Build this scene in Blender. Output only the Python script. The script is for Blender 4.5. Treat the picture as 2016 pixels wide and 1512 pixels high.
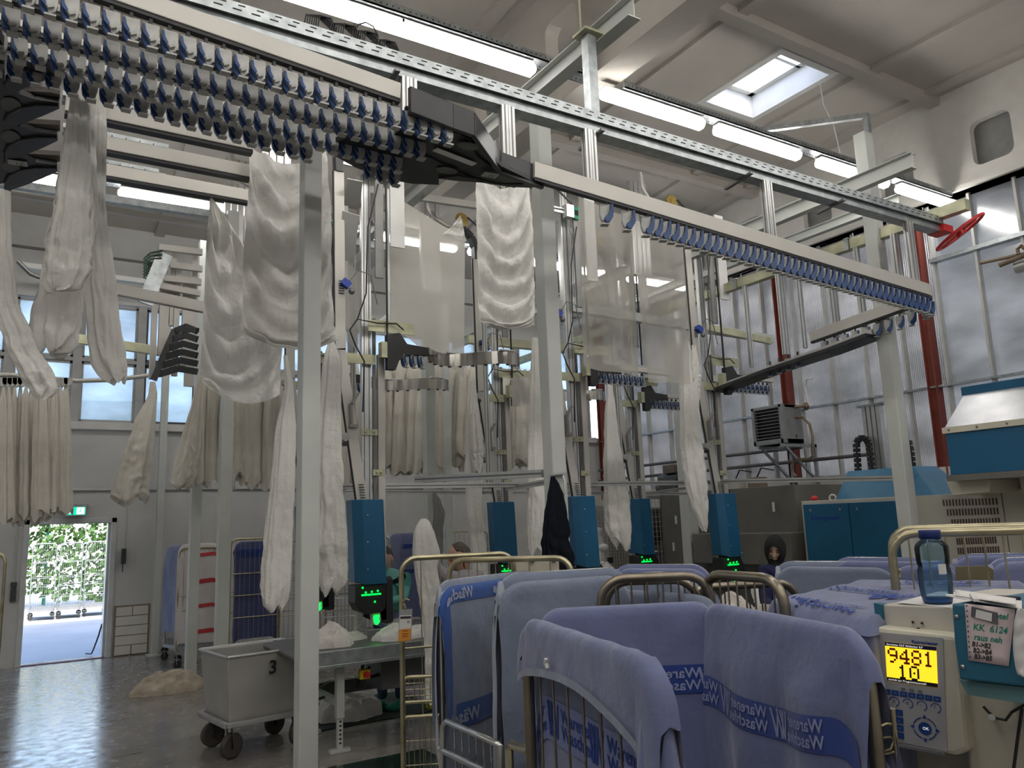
import bpy, math, random
from mathutils import Vector, Matrix, noise
V=Vector; rnd=random.Random(7); PI=math.pi
for o in list(bpy.data.objects): bpy.data.objects.remove(o)
SC=bpy.context.scene; COL=SC.collection
# ---------------------------------------------------------------- camera
FPX=1560.0
def _basis(p,r,y):
    p,r,y=map(math.radians,(p,r,y))
    F=V((math.sin(y)*math.cos(p),math.cos(y)*math.cos(p),math.sin(p)))
    R0=V((math.cos(y),-math.sin(y),0)); U0=R0.cross(F)
    return R0*math.cos(r)+U0*math.sin(r), -R0*math.sin(r)+U0*math.cos(r), F
CR,CU,CF=_basis(9.8,-2.03,32.2); CC=V((0,0,1.9))
cam=bpy.data.cameras.new('camera'); camo=bpy.data.objects.new('camera',cam); COL.objects.link(camo)
cam.sensor_width=36; cam.lens=FPX/2016*36; cam.clip_end=400; cam.clip_start=0.05
M=Matrix((CR,CU,-CF)).transposed().to_4x4(); M.translation=CC; camo.matrix_world=M
SC.camera=camo
def ray(x,y): return CF+CR*((x-1008)/FPX)-CU*((y-756)/FPX)
def aX(x,y,X): d=ray(x,y); return CC+d*(X/d.x)
def aY(x,y,Y): d=ray(x,y); return CC+d*(Y/d.y)
def aZ(x,y,Z): d=ray(x,y); return CC+d*((Z-1.9)/d.z)
def aT(x,y,t): return CC+ray(x,y)*t
# ---------------------------------------------------------------- world, sun, exposure
W=bpy.data.worlds.new('world'); SC.world=W; W.use_nodes=True
wn=W.node_tree; wn.nodes.clear()
sky=wn.nodes.new('ShaderNodeTexSky'); sky.sky_type='NISHITA'; sky.sun_disc=False
sky.sun_elevation=math.radians(48); sky.sun_rotation=math.radians(200); sky.air_density=1.0; sky.dust_density=2.5
bg=wn.nodes.new('ShaderNodeBackground'); bg.inputs[1].default_value=0.42
wo=wn.nodes.new('ShaderNodeOutputWorld')
wn.links.new(sky.outputs[0],bg.inputs[0]); wn.links.new(bg.outputs[0],wo.inputs[0])
sl=bpy.data.lights.new('sun','SUN'); sl.energy=4.0; sl.angle=math.radians(1.5); sl.color=(1,.95,.86)
so=bpy.data.objects.new('sun',sl); COL.objects.link(so); so.rotation_euler=(math.radians(38),math.radians(-20),math.radians(20))
SC.view_settings.view_transform='Standard'; SC.view_settings.look='None'
SC.view_settings.gamma=1.0; SC.view_settings.use_curve_mapping=False
SC.view_settings.exposure=1.15
SC.cycles.use_denoising=True
SC.cycles.max_bounces=8; SC.cycles.diffuse_bounces=4; SC.cycles.glossy_bounces=4
SC.cycles.transmission_bounces=8; SC.cycles.transparent_max_bounces=16
SC.cycles.sample_clamp_indirect=6.0; SC.cycles.caustics_reflective=False; SC.cycles.caustics_refractive=False
# ---------------------------------------------------------------- materials
MATS={}
def mat(name,col,rough=.5,metal=0.,var=.06,vs=6.,bump=0.,bs=60.,trans=0.,emit=None,es=0.,spec=.5,stretch=None,alpha=1.,sheen=0.):
    if name in MATS: return MATS[name]
    m=bpy.data.materials.new(name); m.use_nodes=True; nt=m.node_tree; N=nt.nodes; L=nt.links
    b=N['Principled BSDF']; b.inputs['Roughness'].default_value=rough; b.inputs['Metallic'].default_value=metal
    b.inputs['Specular IOR Level'].default_value=spec
    tc=N.new('ShaderNodeTexCoord'); src=tc.outputs['Object']
    if stretch:
        mp=N.new('ShaderNodeMapping'); mp.inputs['Scale'].default_value=stretch; L.new(src,mp.inputs[0]); src=mp.outputs[0]
    nz=N.new('ShaderNodeTexNoise'); nz.inputs['Scale'].default_value=vs; nz.inputs['Detail'].default_value=4; L.new(src,nz.inputs['Vector'])
    r=N.new('ShaderNodeValToRGB'); c=V(col[:3])
    lo=c*(1-var*2); hi=c*(1+var)
    r.color_ramp.elements[0].position=.3; r.color_ramp.elements[1].position=.7
    r.color_ramp.elements[0].color=(*lo,1); r.color_ramp.elements[1].color=(*[min(1,k) for k in hi],1)
    L.new(nz.outputs[0],r.inputs[0]); L.new(r.outputs[0],b.inputs['Base Color'])
    if bump:
        n2=N.new('ShaderNodeTexNoise'); n2.inputs['Scale'].default_value=bs; n2.inputs['Detail'].default_value=5; L.new(src,n2.inputs['Vector'])
        bp=N.new('ShaderNodeBump'); bp.inputs['Strength'].default_value=bump; bp.inputs['Distance'].default_value=.02
        L.new(n2.outputs[0],bp.inputs['Height']); L.new(bp.outputs[0],b.inputs['Normal'])
    if sheen: b.inputs['Sheen Weight'].default_value=sheen
    out=N['Material Output']
    if trans:
        t=N.new('ShaderNodeBsdfTranslucent'); L.new(r.outputs[0],t.inputs[0]); mx=N.new('ShaderNodeMixShader'); mx.inputs[0].default_value=trans
        L.new(b.outputs[0],mx.inputs[1]); L.new(t.outputs[0],mx.inputs[2]); L.new(mx.outputs[0],out.inputs[0])
    if alpha<1: b.inputs['Alpha'].default_value=alpha
    if emit: b.inputs['Emission Color'].default_value=(*emit,1); b.inputs['Emission Strength'].default_value=es
    MATS[name]=m; return m
def srgb(r,g,b):
    f=lambda c:(c/255/12.92 if c/255<=.04045 else ((c/255+.055)/1.055)**2.4); return (f(r),f(g),f(b))
m_ceil=mat('painted_concrete_ceiling',(.48,.45,.41),.85,var=.04,vs=1.2,bump=.25,bs=9)
m_wall=mat('painted_wall',(.60,.60,.59),.8,var=.04,vs=2,bump=.3,bs=40)
m_wallw=mat('white_wall_panel',(.68,.66,.62),.7,var=.03)
m_steelw=mat('light_grey_paint',(.56,.58,.55),.45,var=.04,vs=3)
m_alu=mat('aluminium_profile',(.62,.62,.61),.33,.75,var=.05,vs=8)
m_alud=mat('dark_aluminium',(.2,.2,.2),.4,.6)
m_galv=mat('galvanised_steel',(.42,.45,.46),.42,.8,var=.14,vs=14)
m_zinc=mat('yellow_zinc_plate',(.52,.52,.36),.4,.5,var=.12,vs=8)
m_brass=mat('brass_zinc_tube',(.50,.45,.30),.28,.9,var=.15,vs=9)
m_chrome=mat('chromed_wire',(.55,.55,.54),.25,.9,var=.1)
m_black=mat('black_plastic',(.018,.018,.02),.45,var=.1)
m_switch=mat('black_switch_plate',(.028,.029,.033),.38,var=.15,vs=5)
m_dark=mat('dark_gap',(.01,.01,.01),.7)
m_rub=mat('dark_rubber',(.03,.028,.025),.75,var=.2)
m_red=mat('rust_red_column',(.22,.045,.03),.55,var=.1)
m_bluem=mat('blue_machine_paint',(.015,.115,.24),.35,var=.06,vs=2)
m_tealm=mat('teal_blue_panel',(.03,.15,.23),.4,var=.05,vs=2)
m_bclip=mat('blue_clamp_plastic',(.018,.06,.19),.4,var=.15)
m_gclip=mat('grey_clamp_plastic',(.47,.47,.45),.5,var=.12,vs=20)
m_sheet=mat('white_linen',(.88,.865,.83),.9,var=.02,vs=5,bump=.8,bs=24,trans=.22,sheen=.1)
m_sheetd=mat('cream_linen',(.80,.76,.68),.9,var=.03,vs=5,bump=.5,bs=20,trans=.2,sheen=.1)
m_cover=mat('lavender_blue_cover',(.145,.17,.315),.92,var=.06,vs=7,bump=.55,bs=9,sheen=.4)
m_coverg=mat('grey_blue_cover',(.19,.225,.315),.92,var=.06,vs=7,bump=.55,bs=9,sheen=.4)
m_band=mat('dark_blue_printed_band',(.018,.05,.25),.9,var=.08,sheen=.3)
m_band2=mat('bright_blue_printed_band',(.025,.08,.29),.9,var=.08,sheen=.2)
m_ink=mat('blue_ink_lettering',(.02,.055,.28),.9,var=.05)
m_linkl=mat('pale_blue_lettering',(.28,.32,.50),.9,var=.05)
m_cream=mat('cream_machine_paint',(.66,.62,.50),.45,var=.04,vs=2)
m_creamy=mat('beige_machine_paint',(.55,.53,.46),.5,var=.04,vs=2)
m_paper=mat('white_paper',(.78,.76,.74),.8,var=.02)
m_pink=mat('pinkish_paper',(.75,.62,.62),.8,var=.05,vs=10)
m_white=mat('white_plastic',(.72,.72,.70),.4,var=.02)
m_darksteel=mat('brown_grey_steel_sheet',(.20,.19,.17),.4,.35,var=.08,vs=2)
m_steelsh=mat('polished_steel_strip',(.42,.40,.37),.18,.95,var=.2,vs=5,stretch=(3,3,.2))
m_lamp=mat('lamp_diffuser',(.9,.9,.9),.5,emit=(1,.97,.92),es=9.)
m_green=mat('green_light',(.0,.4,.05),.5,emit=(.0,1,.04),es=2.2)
m_greenp=mat('green_sprocket',(.0,.25,.14),.5)
m_gold=mat('brass_sprocket',(.45,.32,.10),.35,.8)
m_skin=mat('skin',(.42,.24,.17),.55,var=.06,vs=20)
m_skinl=mat('light_skin',(.55,.36,.27),.55,var=.05,vs=20)
# ---------------------------------------------------------------- mesh builder
class MB:
    def __init__(s): s.v=[]; s.f=[]; s.sm=[]
    def add(s,vs,fs,smooth=False):
        n=len(s.v); s.v+= [tuple(v) for v in vs]; s.f+=[tuple(n+i for i in f) for f in fs]; s.sm+=[smooth]*len(fs); return s
    def box(s,c,size,R=None):
        hx,hy,hz=[k/2 for k in size]; c=V(c)
        vs=[V((x*hx,y*hy,z*hz)) for x in(-1,1) for y in(-1,1) for z in(-1,1)]
        if R is not None: vs=[R@v for v in vs]
        return s.add([c+v for v in vs],[(0,1,3,2),(4,6,7,5),(0,4,5,1),(2,3,7,6),(0,2,6,4),(1,5,7,3)])
    def bb(s,x0,x1,y0,y1,z0,z1): return s.box(((x0+x1)/2,(y0+y1)/2,(z0+z1)/2),(abs(x1-x0),abs(y1-y0),abs(z1-z0)))
    def beam(s,a,b,w,h,up=(0,0,1)):
        a=V(a);b=V(b); d=(b-a); L=d.length
        if L<1e-6: return s
        d.normalize(); up=V(up)
        if abs(d.dot(up))>.98: up=V((0,1,0))
        x=d.cross(up).normalized(); z=x.cross(d)
        vs=[]
        for p in(a,b):
            for i,j in((-1,-1),(1,-1),(1,1),(-1,1)): vs.append(p+x*(i*w/2)+z*(j*h/2))
        return s.add(vs,[(0,1,2,3),(7,6,5,4),(0,4,5,1),(1,5,6,2),(2,6,7,3),(3,7,4,0)])
    def tube(s,pts,r,n=8,cap=True,closed=False):
        pts=[V(p) for p in pts]; m=len(pts); rs=r if isinstance(r,(list,tuple)) else [r]*m
        vs=[];prev=None
        for i,p in enumerate(pts):
            if closed: t=(pts[(i+1)%m]-pts[i-1])
            else: t=(pts[min(i+1,m-1)]-pts[max(i-1,0)])
            t.normalize()
            if prev is None: a=V((0,0,1)) if abs(t.z)<.9 else V((1,0,0)); u=t.cross(a).normalized()
            else: u=(prev-t*prev.dot(t)).normalized()
            prev=u; w=t.cross(u)
            for k in range(n):
                th=2*PI*k/n; vs.append(p+(u*math.cos(th)+w*math.sin(th))*rs[i])
        fs=[]
        for i in range(m if closed else m-1):
            j=(i+1)%m
            for k in range(n): k2=(k+1)%n; fs.append((i*n+k,i*n+k2,j*n+k2,j*n+k))
        s.add(vs,fs,True)
        if cap and not closed:
            s.add([vs[k] for k in range(n)],[tuple(range(n))[::-1]]); s.add([vs[(m-1)*n+k] for k in range(n)],[tuple(range(n))])
        return s
    def grid(s,fn,nu,nv,smooth=True):
        vs=[fn(i/nu,j/nv) for j in range(nv+1) for i in range(nu+1)]
        fs=[(j*(nu+1)+i,j*(nu+1)+i+1,(j+1)*(nu+1)+i+1,(j+1)*(nu+1)+i) for j in range(nv) for i in range(nu)]
        return s.add(vs,fs,smooth)
    def prism(s,poly,fn,d0,d1):
        n=len(poly); vs=[fn(p[0],p[1],d0) for p in poly]+[fn(p[0],p[1],d1) for p in poly]
        fs=[tuple(range(n))[::-1],tuple(range(n,2*n))]+[(i,(i+1)%n,n+(i+1)%n,n+i) for i in range(n)]
        return s.add(vs,fs)
    def lathe(s,prof,c=(0,0,0),n=20,ax='z'):
        c=V(c); vs=[]
        for r,z in prof:
            for k in range(n):
                a=2*PI*k/n; x,y=r*math.cos(a),r*math.sin(a)
                vs.append(c+(V((x,y,z)) if ax=='z' else V((z,x,y)) if ax=='x' else V((x,z,y))))
        fs=[(i*n+k,i*n+(k+1)%n,(i+1)*n+(k+1)%n,(i+1)*n+k) for i in range(len(prof)-1) for k in range(n)]
        return s.add(vs,fs,True)
    def cyl(s,a,b,r,n=16): return s.tube([a,b],r,n)
    def ell(s,c,r,nu=16,nv=12,fn=None):
        c=V(c)
        def f(u,v):
            a=2*PI*u; b=PI*v; d=V((math.sin(b)*math.cos(a)*r[0],math.sin(b)*math.sin(a)*r[1],math.cos(b)*r[2]))
            return c+(fn(d) if fn else d)
        return s.grid(f,nu,nv)
    def build(s,name,m,parent=None,bevel=0,local=False,sub=0,solid=0):
        me=bpy.data.meshes.new(name)
        off=V((0,0,0)) if (parent is None or local) else ROOTLOC(parent)
        me.from_pydata([(v[0]-off.x,v[1]-off.y,v[2]-off.z) for v in s.v],[],s.f)
        me.polygons.foreach_set('use_smooth',s.sm)
        me.validate(); me.update()
        ms=m if isinstance(m,(list,tuple)) else [m]
        for k in ms: me.materials.append(k)
        o=bpy.data.objects.new(name,me); COL.objects.link(o)
        if parent is not None: o.parent=parent
        if bevel: b=o.modifiers.new('bevel','BEVEL'); b.width=bevel; b.segments=2; b.limit_method='ANGLE'
        if solid: b=o.modifiers.new('solid','SOLIDIFY'); b.thickness=solid
        if sub: b=o.modifiers.new('sub','SUBSURF'); b.levels=sub; b.render_levels=sub
        return o
def ROOTLOC(o):
    p=V((0,0,0))
    while o is not None: p+=o.location; o=o.parent
    return p
def tag(o,label=None,cat=None,group=None,kind=None):
    if label: o['label']=label
    if cat: o['category']=cat
    if group: o['group']=group
    if kind: o['kind']=kind
    return o
def thing(name,label,cat,loc=(0,0,0),group=None):
    o=bpy.data.objects.new(name,None); COL.objects.link(o); o.location=loc; o.empty_display_size=.1
    return tag(o,label,cat,group)
def struct(o): o['kind']='structure'; return o
def children(o): return [c for c in ALLOBJ() if c.parent==o]
def ALLOBJ(): return list(COL.objects)
def treeof(o):
    ch={}
    for c in ALLOBJ():
        if c.parent: ch.setdefault(c.parent.name,[]).append(c)
    def rec(x): return (x,[rec(c) for c in ch.get(x.name,[])])
    return rec(o)
def copy_tree(t,parent=None):
    o,ch=t; c=o.copy(); COL.objects.link(c); c.parent=parent
    for k in ch: copy_tree(k,c)
    return c
def textmesh(txt,size=1.,bold=0.):
    cu=bpy.data.curves.new('t','FONT'); cu.body=txt; cu.size=size; cu.offset=bold; cu.resolution_u=2; cu.align_x='LEFT'
    o=bpy.data.objects.new('t',cu); COL.objects.link(o); dg=bpy.context.evaluated_depsgraph_get(); dg.update()
    me=bpy.data.meshes.new_from_object(o.evaluated_get(dg)); vs=[v.co.copy() for v in me.vertices]; fs=[tuple(p.vertices) for p in me.polygons]
    bpy.data.objects.remove(o); bpy.data.curves.remove(cu); bpy.data.meshes.remove(me)
    return vs,fs
def text_part(name,txt,fn,m,parent,size=1.,bold=0.,cut=0.):
    """lettering laid on a surface fn(x,y)->point; cut = longest edge before it is subdivided"""
    vs,fs=textmesh(txt,size,bold)
    if cut:
        import bmesh
        bm=bmesh.new(); bv=[bm.verts.new(v) for v in vs]
        for f in fs:
            try: bm.faces.new([bv[i] for i in f])
            except ValueError: pass
        bmesh.ops.triangulate(bm,faces=bm.faces[:])
        for _ in range(3):
            es=[e for e in bm.edges if e.calc_length()>cut]
            if not es: break
            bmesh.ops.subdivide_edges(bm,edges=es,cuts=1); bmesh.ops.triangulate(bm,faces=[f for f in bm.faces if len(f.verts)>3])
        bm.verts.index_update(); vs=[v.co.copy() for v in bm.verts]; fs=[tuple(v.index for v in f.verts) for f in bm.faces]; bm.free()
    b=MB(); b.add([fn(v.x,v.y) for v in vs],fs); return b.build(name,m,parent)
def fr(o,x,y): # frame mapping: origin o, unit x, unit y
    o,x,y=V(o),V(x),V(y); return lambda a,b:o+x*a+y*b
def rotz(a): return Matrix.Rotation(a,3,'Z')
def fbm(p,s=1.): return noise.fractal(V(p)*s,1.,2.,3)
# ================================================================ SETTING
from mathutils.geometry import tessellate_polygon
YW=14.5; XW=11.3
def zc(y): return 7.88-.0107*(y-6)**2
def rrect(x0,x1,y0,y1,r,n=5):
    p=[]
    for cx,cy,a0 in((x1-r,y1-r,0),(x0+r,y1-r,90),(x0+r,y0+r,180),(x1-r,y0+r,270)):
        for k in range(n+1):
            a=math.radians(a0+90*k/n); p.append((cx+r*math.cos(a),cy+r*math.sin(a)))
    return p
def holed(mb,outer,holes,fn,d0,d1):
    """plate with holes: outer and holes are 2D loops; fn(a,b,d)->point"""
    loops=[[V((p[0],p[1],0)) for p in l] for l in [outer]+holes]; flat=[p for l in loops for p in l]
    tris=tessellate_polygon(loops)
    for d in(d0,d1): mb.add([fn(p.x,p.y,d) for p in flat],[tuple(t) for t in tris])
    for l in loops:
        n=len(l); mb.add([fn(p.x,p.y,d0) for p in l]+[fn(p.x,p.y,d1) for p in l],[(i,(i+1)%n,n+(i+1)%n,n+i) for i in range(n)])
    return mb
# floor ----------------------------------------------------------
def floor_mat():
    m=bpy.data.materials.new('polished_concrete_floor'); m.use_nodes=True; nt=m.node_tree; N=nt.nodes; L=nt.links; b=N['Principled BSDF']
    tc=N.new('ShaderNodeTexCoord')
    n1=N.new('ShaderNodeTexNoise'); n1.inputs['Scale'].default_value=1.3; n1.inputs['Detail'].default_value=6
    r1=N.new('ShaderNodeValToRGB'); r1.color_ramp.elements[0].position=.35; r1.color_ramp.elements[1].position=.7
    r1.color_ramp.elements[0].color=(.19,.175,.155,1); r1.color_ramp.elements[1].color=(.29,.27,.245,1)
    mp=N.new('ShaderNodeMapping'); mp.inputs['Rotation'].default_value=(0,0,.5); mp.inputs['Scale'].default_value=(1.2,5,1)
    n2=N.new('ShaderNodeTexNoise'); n2.inputs['Scale'].default_value=2.2; n2.inputs['Detail'].default_value=7
    r2=N.new('ShaderNodeValToRGB'); r2.color_ramp.elements[0].position=.66; r2.color_ramp.elements[1].position=.70
    mx=N.new('ShaderNodeMixRGB'); mx.inputs[2].default_value=(.035,.03,.03,1)
    L.new(tc.outputs['Object'],n1.inputs['Vector']); L.new(tc.outputs['Object'],mp.inputs[0]); L.new(mp.outputs[0],n2.inputs['Vector'])
    L.new(n1.outputs[0],r1.inputs[0]); L.new(n2.outputs[0],r2.inputs[0]); L.new(r1.outputs[0],mx.inputs[1]); L.new(r2.outputs[0],mx.inputs[0]); L.new(mx.outputs[0],b.inputs['Base Color'])
    n3=N.new('ShaderNodeTexNoise'); n3.inputs['Scale'].default_value=9; n3.inputs['Detail'].default_value=6
    r3=N.new('ShaderNodeMapRange'); r3.inputs['From Min'].default_value=.3; r3.inputs['From Max'].default_value=.7; r3.inputs['To Min'].default_value=.10; r3.inputs['To Max'].default_value=.32
    bp=N.new('ShaderNodeBump'); bp.inputs['Strength'].default_value=.045; bp.inputs['Distance'].default_value=.02
    L.new(tc.outputs['Object'],n3.inputs['Vector']); L.new(n3.outputs[0],r3.inputs['Value']); L.new(r3.outputs[0],b.inputs['Roughness']); L.new(n3.outputs[0],bp.inputs['Height']); L.new(bp.outputs[0],b.inputs['Normal'])
    b.inputs['Specular IOR Level'].default_value=.8
    return m
m_floor=floor_mat()
struct(MB().bb(-7.3,XW+.3,-7,YW+.3,-.2,0).build('floor',m_floor))
# back wall with the door opening and window strip -----------------------------
wb=MB(); T0,T1=YW,YW+.3
wb.bb(-7.3,.24,T0,T1,0,3.72).bb(1.37,XW+.3,T0,T1,0,3.72).bb(.24,1.37,T0,T1,2.1,3.72).bb(-7.3,XW+.3,T0,T1,5.75,7.3)
struct(wb.build('wall_back',m_wall))
pil=MB(); m_frame=mat('grey_window_frame',(.42,.42,.41),.6)
xs=[-6.85+.95*k for k in range(20)]
for x in xs: pil.bb(x-.065,x+.065,T0+.02,T1-.02,3.72,5.75)
struct(pil.build('trim_1',m_frame))
def glass_mat(name,col,fz,rib=False,tr=.5):
    m=bpy.data.materials.new(name); m.use_nodes=True; nt=m.node_tree; N=nt.nodes; L=nt.links; N.clear()
    out=N.new('ShaderNodeOutputMaterial'); tp=N.new('ShaderNodeBsdfTransparent'); tp.inputs[0].default_value=(*col,1)
    tl=N.new('ShaderNodeBsdfTranslucent'); gl=N.new('ShaderNodeBsdfGlossy'); gl.inputs['Roughness'].default_value=.22; gl.inputs['Color'].default_value=(.8,.8,.82,1)
    tc=N.new('ShaderNodeTexCoord'); nz=N.new('ShaderNodeTexNoise'); nz.inputs['Scale'].default_value=.9; nz.inputs['Detail'].default_value=5
    mp=N.new('ShaderNodeMapping'); mp.inputs['Scale'].default_value=(1,1,2.2); L.new(tc.outputs['Object'],mp.inputs[0]); L.new(mp.outputs[0],nz.inputs['Vector'])
    r=N.new('ShaderNodeValToRGB'); r.color_ramp.elements[0].position=.3; r.color_ramp.elements[1].position=.7
    r.color_ramp.elements[0].color=(*[k*.45 for k in col],1); r.color_ramp.elements[1].color=(*col,1); L.new(nz.outputs[0],r.inputs[0]); L.new(r.outputs[0],tl.inputs[0])
    a=N.new('ShaderNodeMixShader'); a.inputs[0].default_value=tr; L.new(tl.outputs[0],a.inputs[2]); L.new(tp.outputs[0],a.inputs[1])
    b=N.new('ShaderNodeMixShader'); b.inputs[0].default_value=fz; L.new(a.outputs[0],b.inputs[1]); L.new(gl.outputs[0],b.inputs[2]); L.new(b.outputs[0],out.inputs[0])
    if rib:
        w=N.new('ShaderNodeTexWave'); w.wave_type='BANDS'; w.bands_direction='Y'; w.inputs['Scale'].default_value=rib; w.inputs['Distortion'].default_value=0
        L.new(tc.outputs['Object'],w.inputs['Vector']); bp=N.new('ShaderNodeBump'); bp.inputs['Strength'].default_value=.55; bp.inputs['Distance'].default_value=.01
        L.new(w.outputs['Fac'],bp.inputs['Height']); L.new(bp.outputs[0],gl.inputs['Normal']); L.new(bp.outputs[0],tl.inputs['Normal'])
        r2=N.new('ShaderNodeMixRGB'); r2.blend_type='MULTIPLY'; r2.inputs[0].default_value=.35; L.new(r.outputs[0],r2.inputs[1]); L.new(w.outputs['Color'],r2.inputs[2]); L.new(r2.outputs[0],tl.inputs[0])
    return m
m_glass=glass_mat('frosted_window_glass',(.80,.85,.87),.06,tr=.68)
m_poly=glass_mat('ribbed_translucent_sheet',(.66,.61,.56),.30,rib=11.,tr=.85)
m_poly2=glass_mat('smooth_translucent_sheet',(.60,.57,.53),.30,tr=.88)
for k,(a,b) in enumerate(zip(xs[:-1],xs[1:])):
    f=MB(); x0,x1=a+.065,b-.065
    for z0,z1 in((3.74,4.74),(4.80,5.73)):
        f.bb(x0,x1,T0+.08,T0+.13,z0,z0+.04).bb(x0,x1,T0+.08,T0+.13,z1-.04,z1).bb(x0,x0+.035,T0+.08,T0+.13,z0,z1).bb(x1-.035,x1,T0+.08,T0+.13,z0,z1)
    f.bb(x0,x1,T0+.03,T0+.2,4.74,4.80)
    w=struct(f.build('window_%d'%(k+1),mat('dark_window_frame',(.05,.05,.05),.5) if k in(9,) else m_frame))
    MB().bb(x0+.03,x1-.03,T0+.10,T0+.11,3.77,5.70).build('pane',m_glass,w)
# door frame
d=MB(); d.bb(.16,.24,T0-.03,T1,0,2.18).bb(1.37,1.45,T0-.03,T1,0,2.18).bb(.16,1.45,T0-.03,T1,2.1,2.18)
door=struct(d.build('door_1',mat('door_frame_white',(.6,.62,.62),.4),bevel=.006))
MB().bb(.24,1.37,T0-.02,T0+.1,0,.012).build('threshold',mat('reddish_threshold',(.2,.09,.09),.6),door)
MB().bb(1.33,1.37,T0+.05,T1,0.02,2.1).build('door_edge',m_alu,door)
# block panel beside the door, wall ledge above
bp_=MB()
for r in range(5):
    z=.02+r*.15; segs=[(1.5,1.97)] if r in(1,2,3) else [(1.5,1.73),(1.745,1.97)]
    for a,b in segs: bp_.bb(a,b,T0-.025,T0,z,z+.137)
struct(bp_.build('trim_2',m_wallw)); 
struct(MB().bb(1.47,2.0,T0-.012,T0-.002,0,.78).build('trim_3',mat('brown_grout',(.25,.2,.14),.9)))
struct(MB().bb(-7,XW,T0-.05,T0,2.62,2.72).build('trim_4',m_wall))
struct(MB().bb(-7,XW,T0-.03,T0,6.52,6.56).build('trim_5',mat('dark_joint',(.2,.19,.18),.9)))
struct(MB().bb(-7,XW,T0-.12,T0,3.6,3.72).build('trim_6',m_wallw))
# right wall ---------------------------------------------------------------------
struct(MB().bb(XW,XW+.3,-7,YW,0,2.45).build('wall_right',m_wallw))
gr=MB(); out=[(y,zc(y)) for y in [YW-.0-.7*k for k in range(31)]]+[(-7,6.35),(YW,6.35)]
holes=[rrect(y0,y0+.55,6.62,7.28,.12) for y0 in (-.95,.5,1.95,3.4,4.87,6.3,7.75,9.2,10.65)]
holed(gr,out,holes,lambda a,b,d:V((d,a,b)),XW,XW+.12); gr.bb(XW-.06,XW,-7,YW,6.35,6.42).bb(XW-.02,XW,-7,YW,6.42,6.5)
struct(gr.build('wall_right_girder',m_wallw))
struct(MB().bb(XW+.2,XW+.3,-7,YW,6.35,7.9).build('wall_right_backing',mat('grey_recess_board',(.33,.33,.32),.9)))
for k,(y0,y1,m) in enumerate([(-7,6.25,m_poly2),(6.25,YW,m_poly)]):
    struct(MB().bb(XW+.16,XW+.17,y0,y1,2.45,6.35).build('window_%d'%(31+k),m))
ml=MB(); y=6.42-2.6*5
colY=[6.42+2.6*k for k in (-4,-3,-2,0,1,3)]
yy=-6.8
while yy<YW:
    ml.bb(XW+.06,XW+.155,yy-.018,yy+.018,2.45,6.35); yy+=.65 if yy>6.3 else .62
struct(ml.build('trim_7',mat('translucent_wall_strip',(.5,.5,.48),.5)))
struct(MB().bb(XW+.02,XW+.15,-7,6.25,5.45,5.51).bb(XW+.02,XW+.15,-7,YW,3.6,3.63).build('trim_8',m_galv))
for i,yc in enumerate(colY):
    struct(MB().bb(XW-.02,XW+.14,yc-.07,yc-.055,2.3,6.35).bb(XW-.02,XW+.14,yc+.055,yc+.07,2.3,6.35).bb(XW+.04,XW+.06,yc-.06,yc+.06,2.3,6.35).build('trim_%d'%(10+i),m_red))
# other walls (out of the frame, close the hall)
struct(MB().bb(-7.3,-7,-7,YW,0,7.9).build('wall_left',m_wall))
struct(MB().bb(-7.3,XW+.3,-7.3,-7,0,7.9).build('wall_front',m_wall))
# ceiling -------------------------------------------------------------------------
SKX0,SKX1,SKY0,SKY1=8.25,9.25,6.15,7.5
ce=MB(); ys=[-7+.5*k for k in range(26)]+[SKY0,SKY1]+[8+.5*k for k in range(14)]; ys=sorted(set([y for y in ys if y<=YW+.3 and not (SKY0<y<SKY1)]+[YW+.3]))
for a,b in zip(ys[:-1],ys[1:]):
    for x0,x1 in([(-7.3,SKX0),(SKX1,XW+.3)] if (a>=SKY0-1e-6 and b<=SKY1+1e-6) else [(-7.3,XW+.3)]):
        for t in(0,.12): ce.add([(x0,a,zc(a)+t),(x1,a,zc(a)+t),(x1,b,zc(b)+t),(x0,b,zc(b)+t)],[(0,1,2,3)],False)
struct(ce.build('ceiling',m_ceil))
rb=MB()
for yr in (-4.5,-1,2.4,5.85,9.3,12.7):
    z=zc(yr); rb.bb(-7,XW,yr-.08,yr+.08,z-.13,z+.02)
for xr in [-5.9+1.3*k for k in range(14)]:
    if SKX0-.1<xr<SKX1+.1: continue
    for a,b in zip(ys[:-1],ys[1:]): rb.beam((xr,a,zc(a)-.02),(xr,b,zc(b)-.02),.16,.08)
struct(rb.build('ceiling_ribs',m_ceil))
for k,xg in enumerate((-1.6,4.92)):
    g=MB(); out=[(y,zc(y)) for y in [YW-.7*k2 for k2 in range(31)]]+[(-7,6.7),(YW,6.7)]
    holed(g,out,[rrect(y0,y0+.6,6.9,7.45,.12) for y0 in (-.95,.5,1.95,3.4,4.87,6.1,7.75,9.2)],lambda a,b,d:V((d,a,b)),xg-.09,xg+.09)
    g.bb(xg-.17,xg+.17,-7,YW,6.35,6.72)
    struct(g.build('ceiling_girder_%d'%(k+1),m_ceil,bevel=.01))
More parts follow.
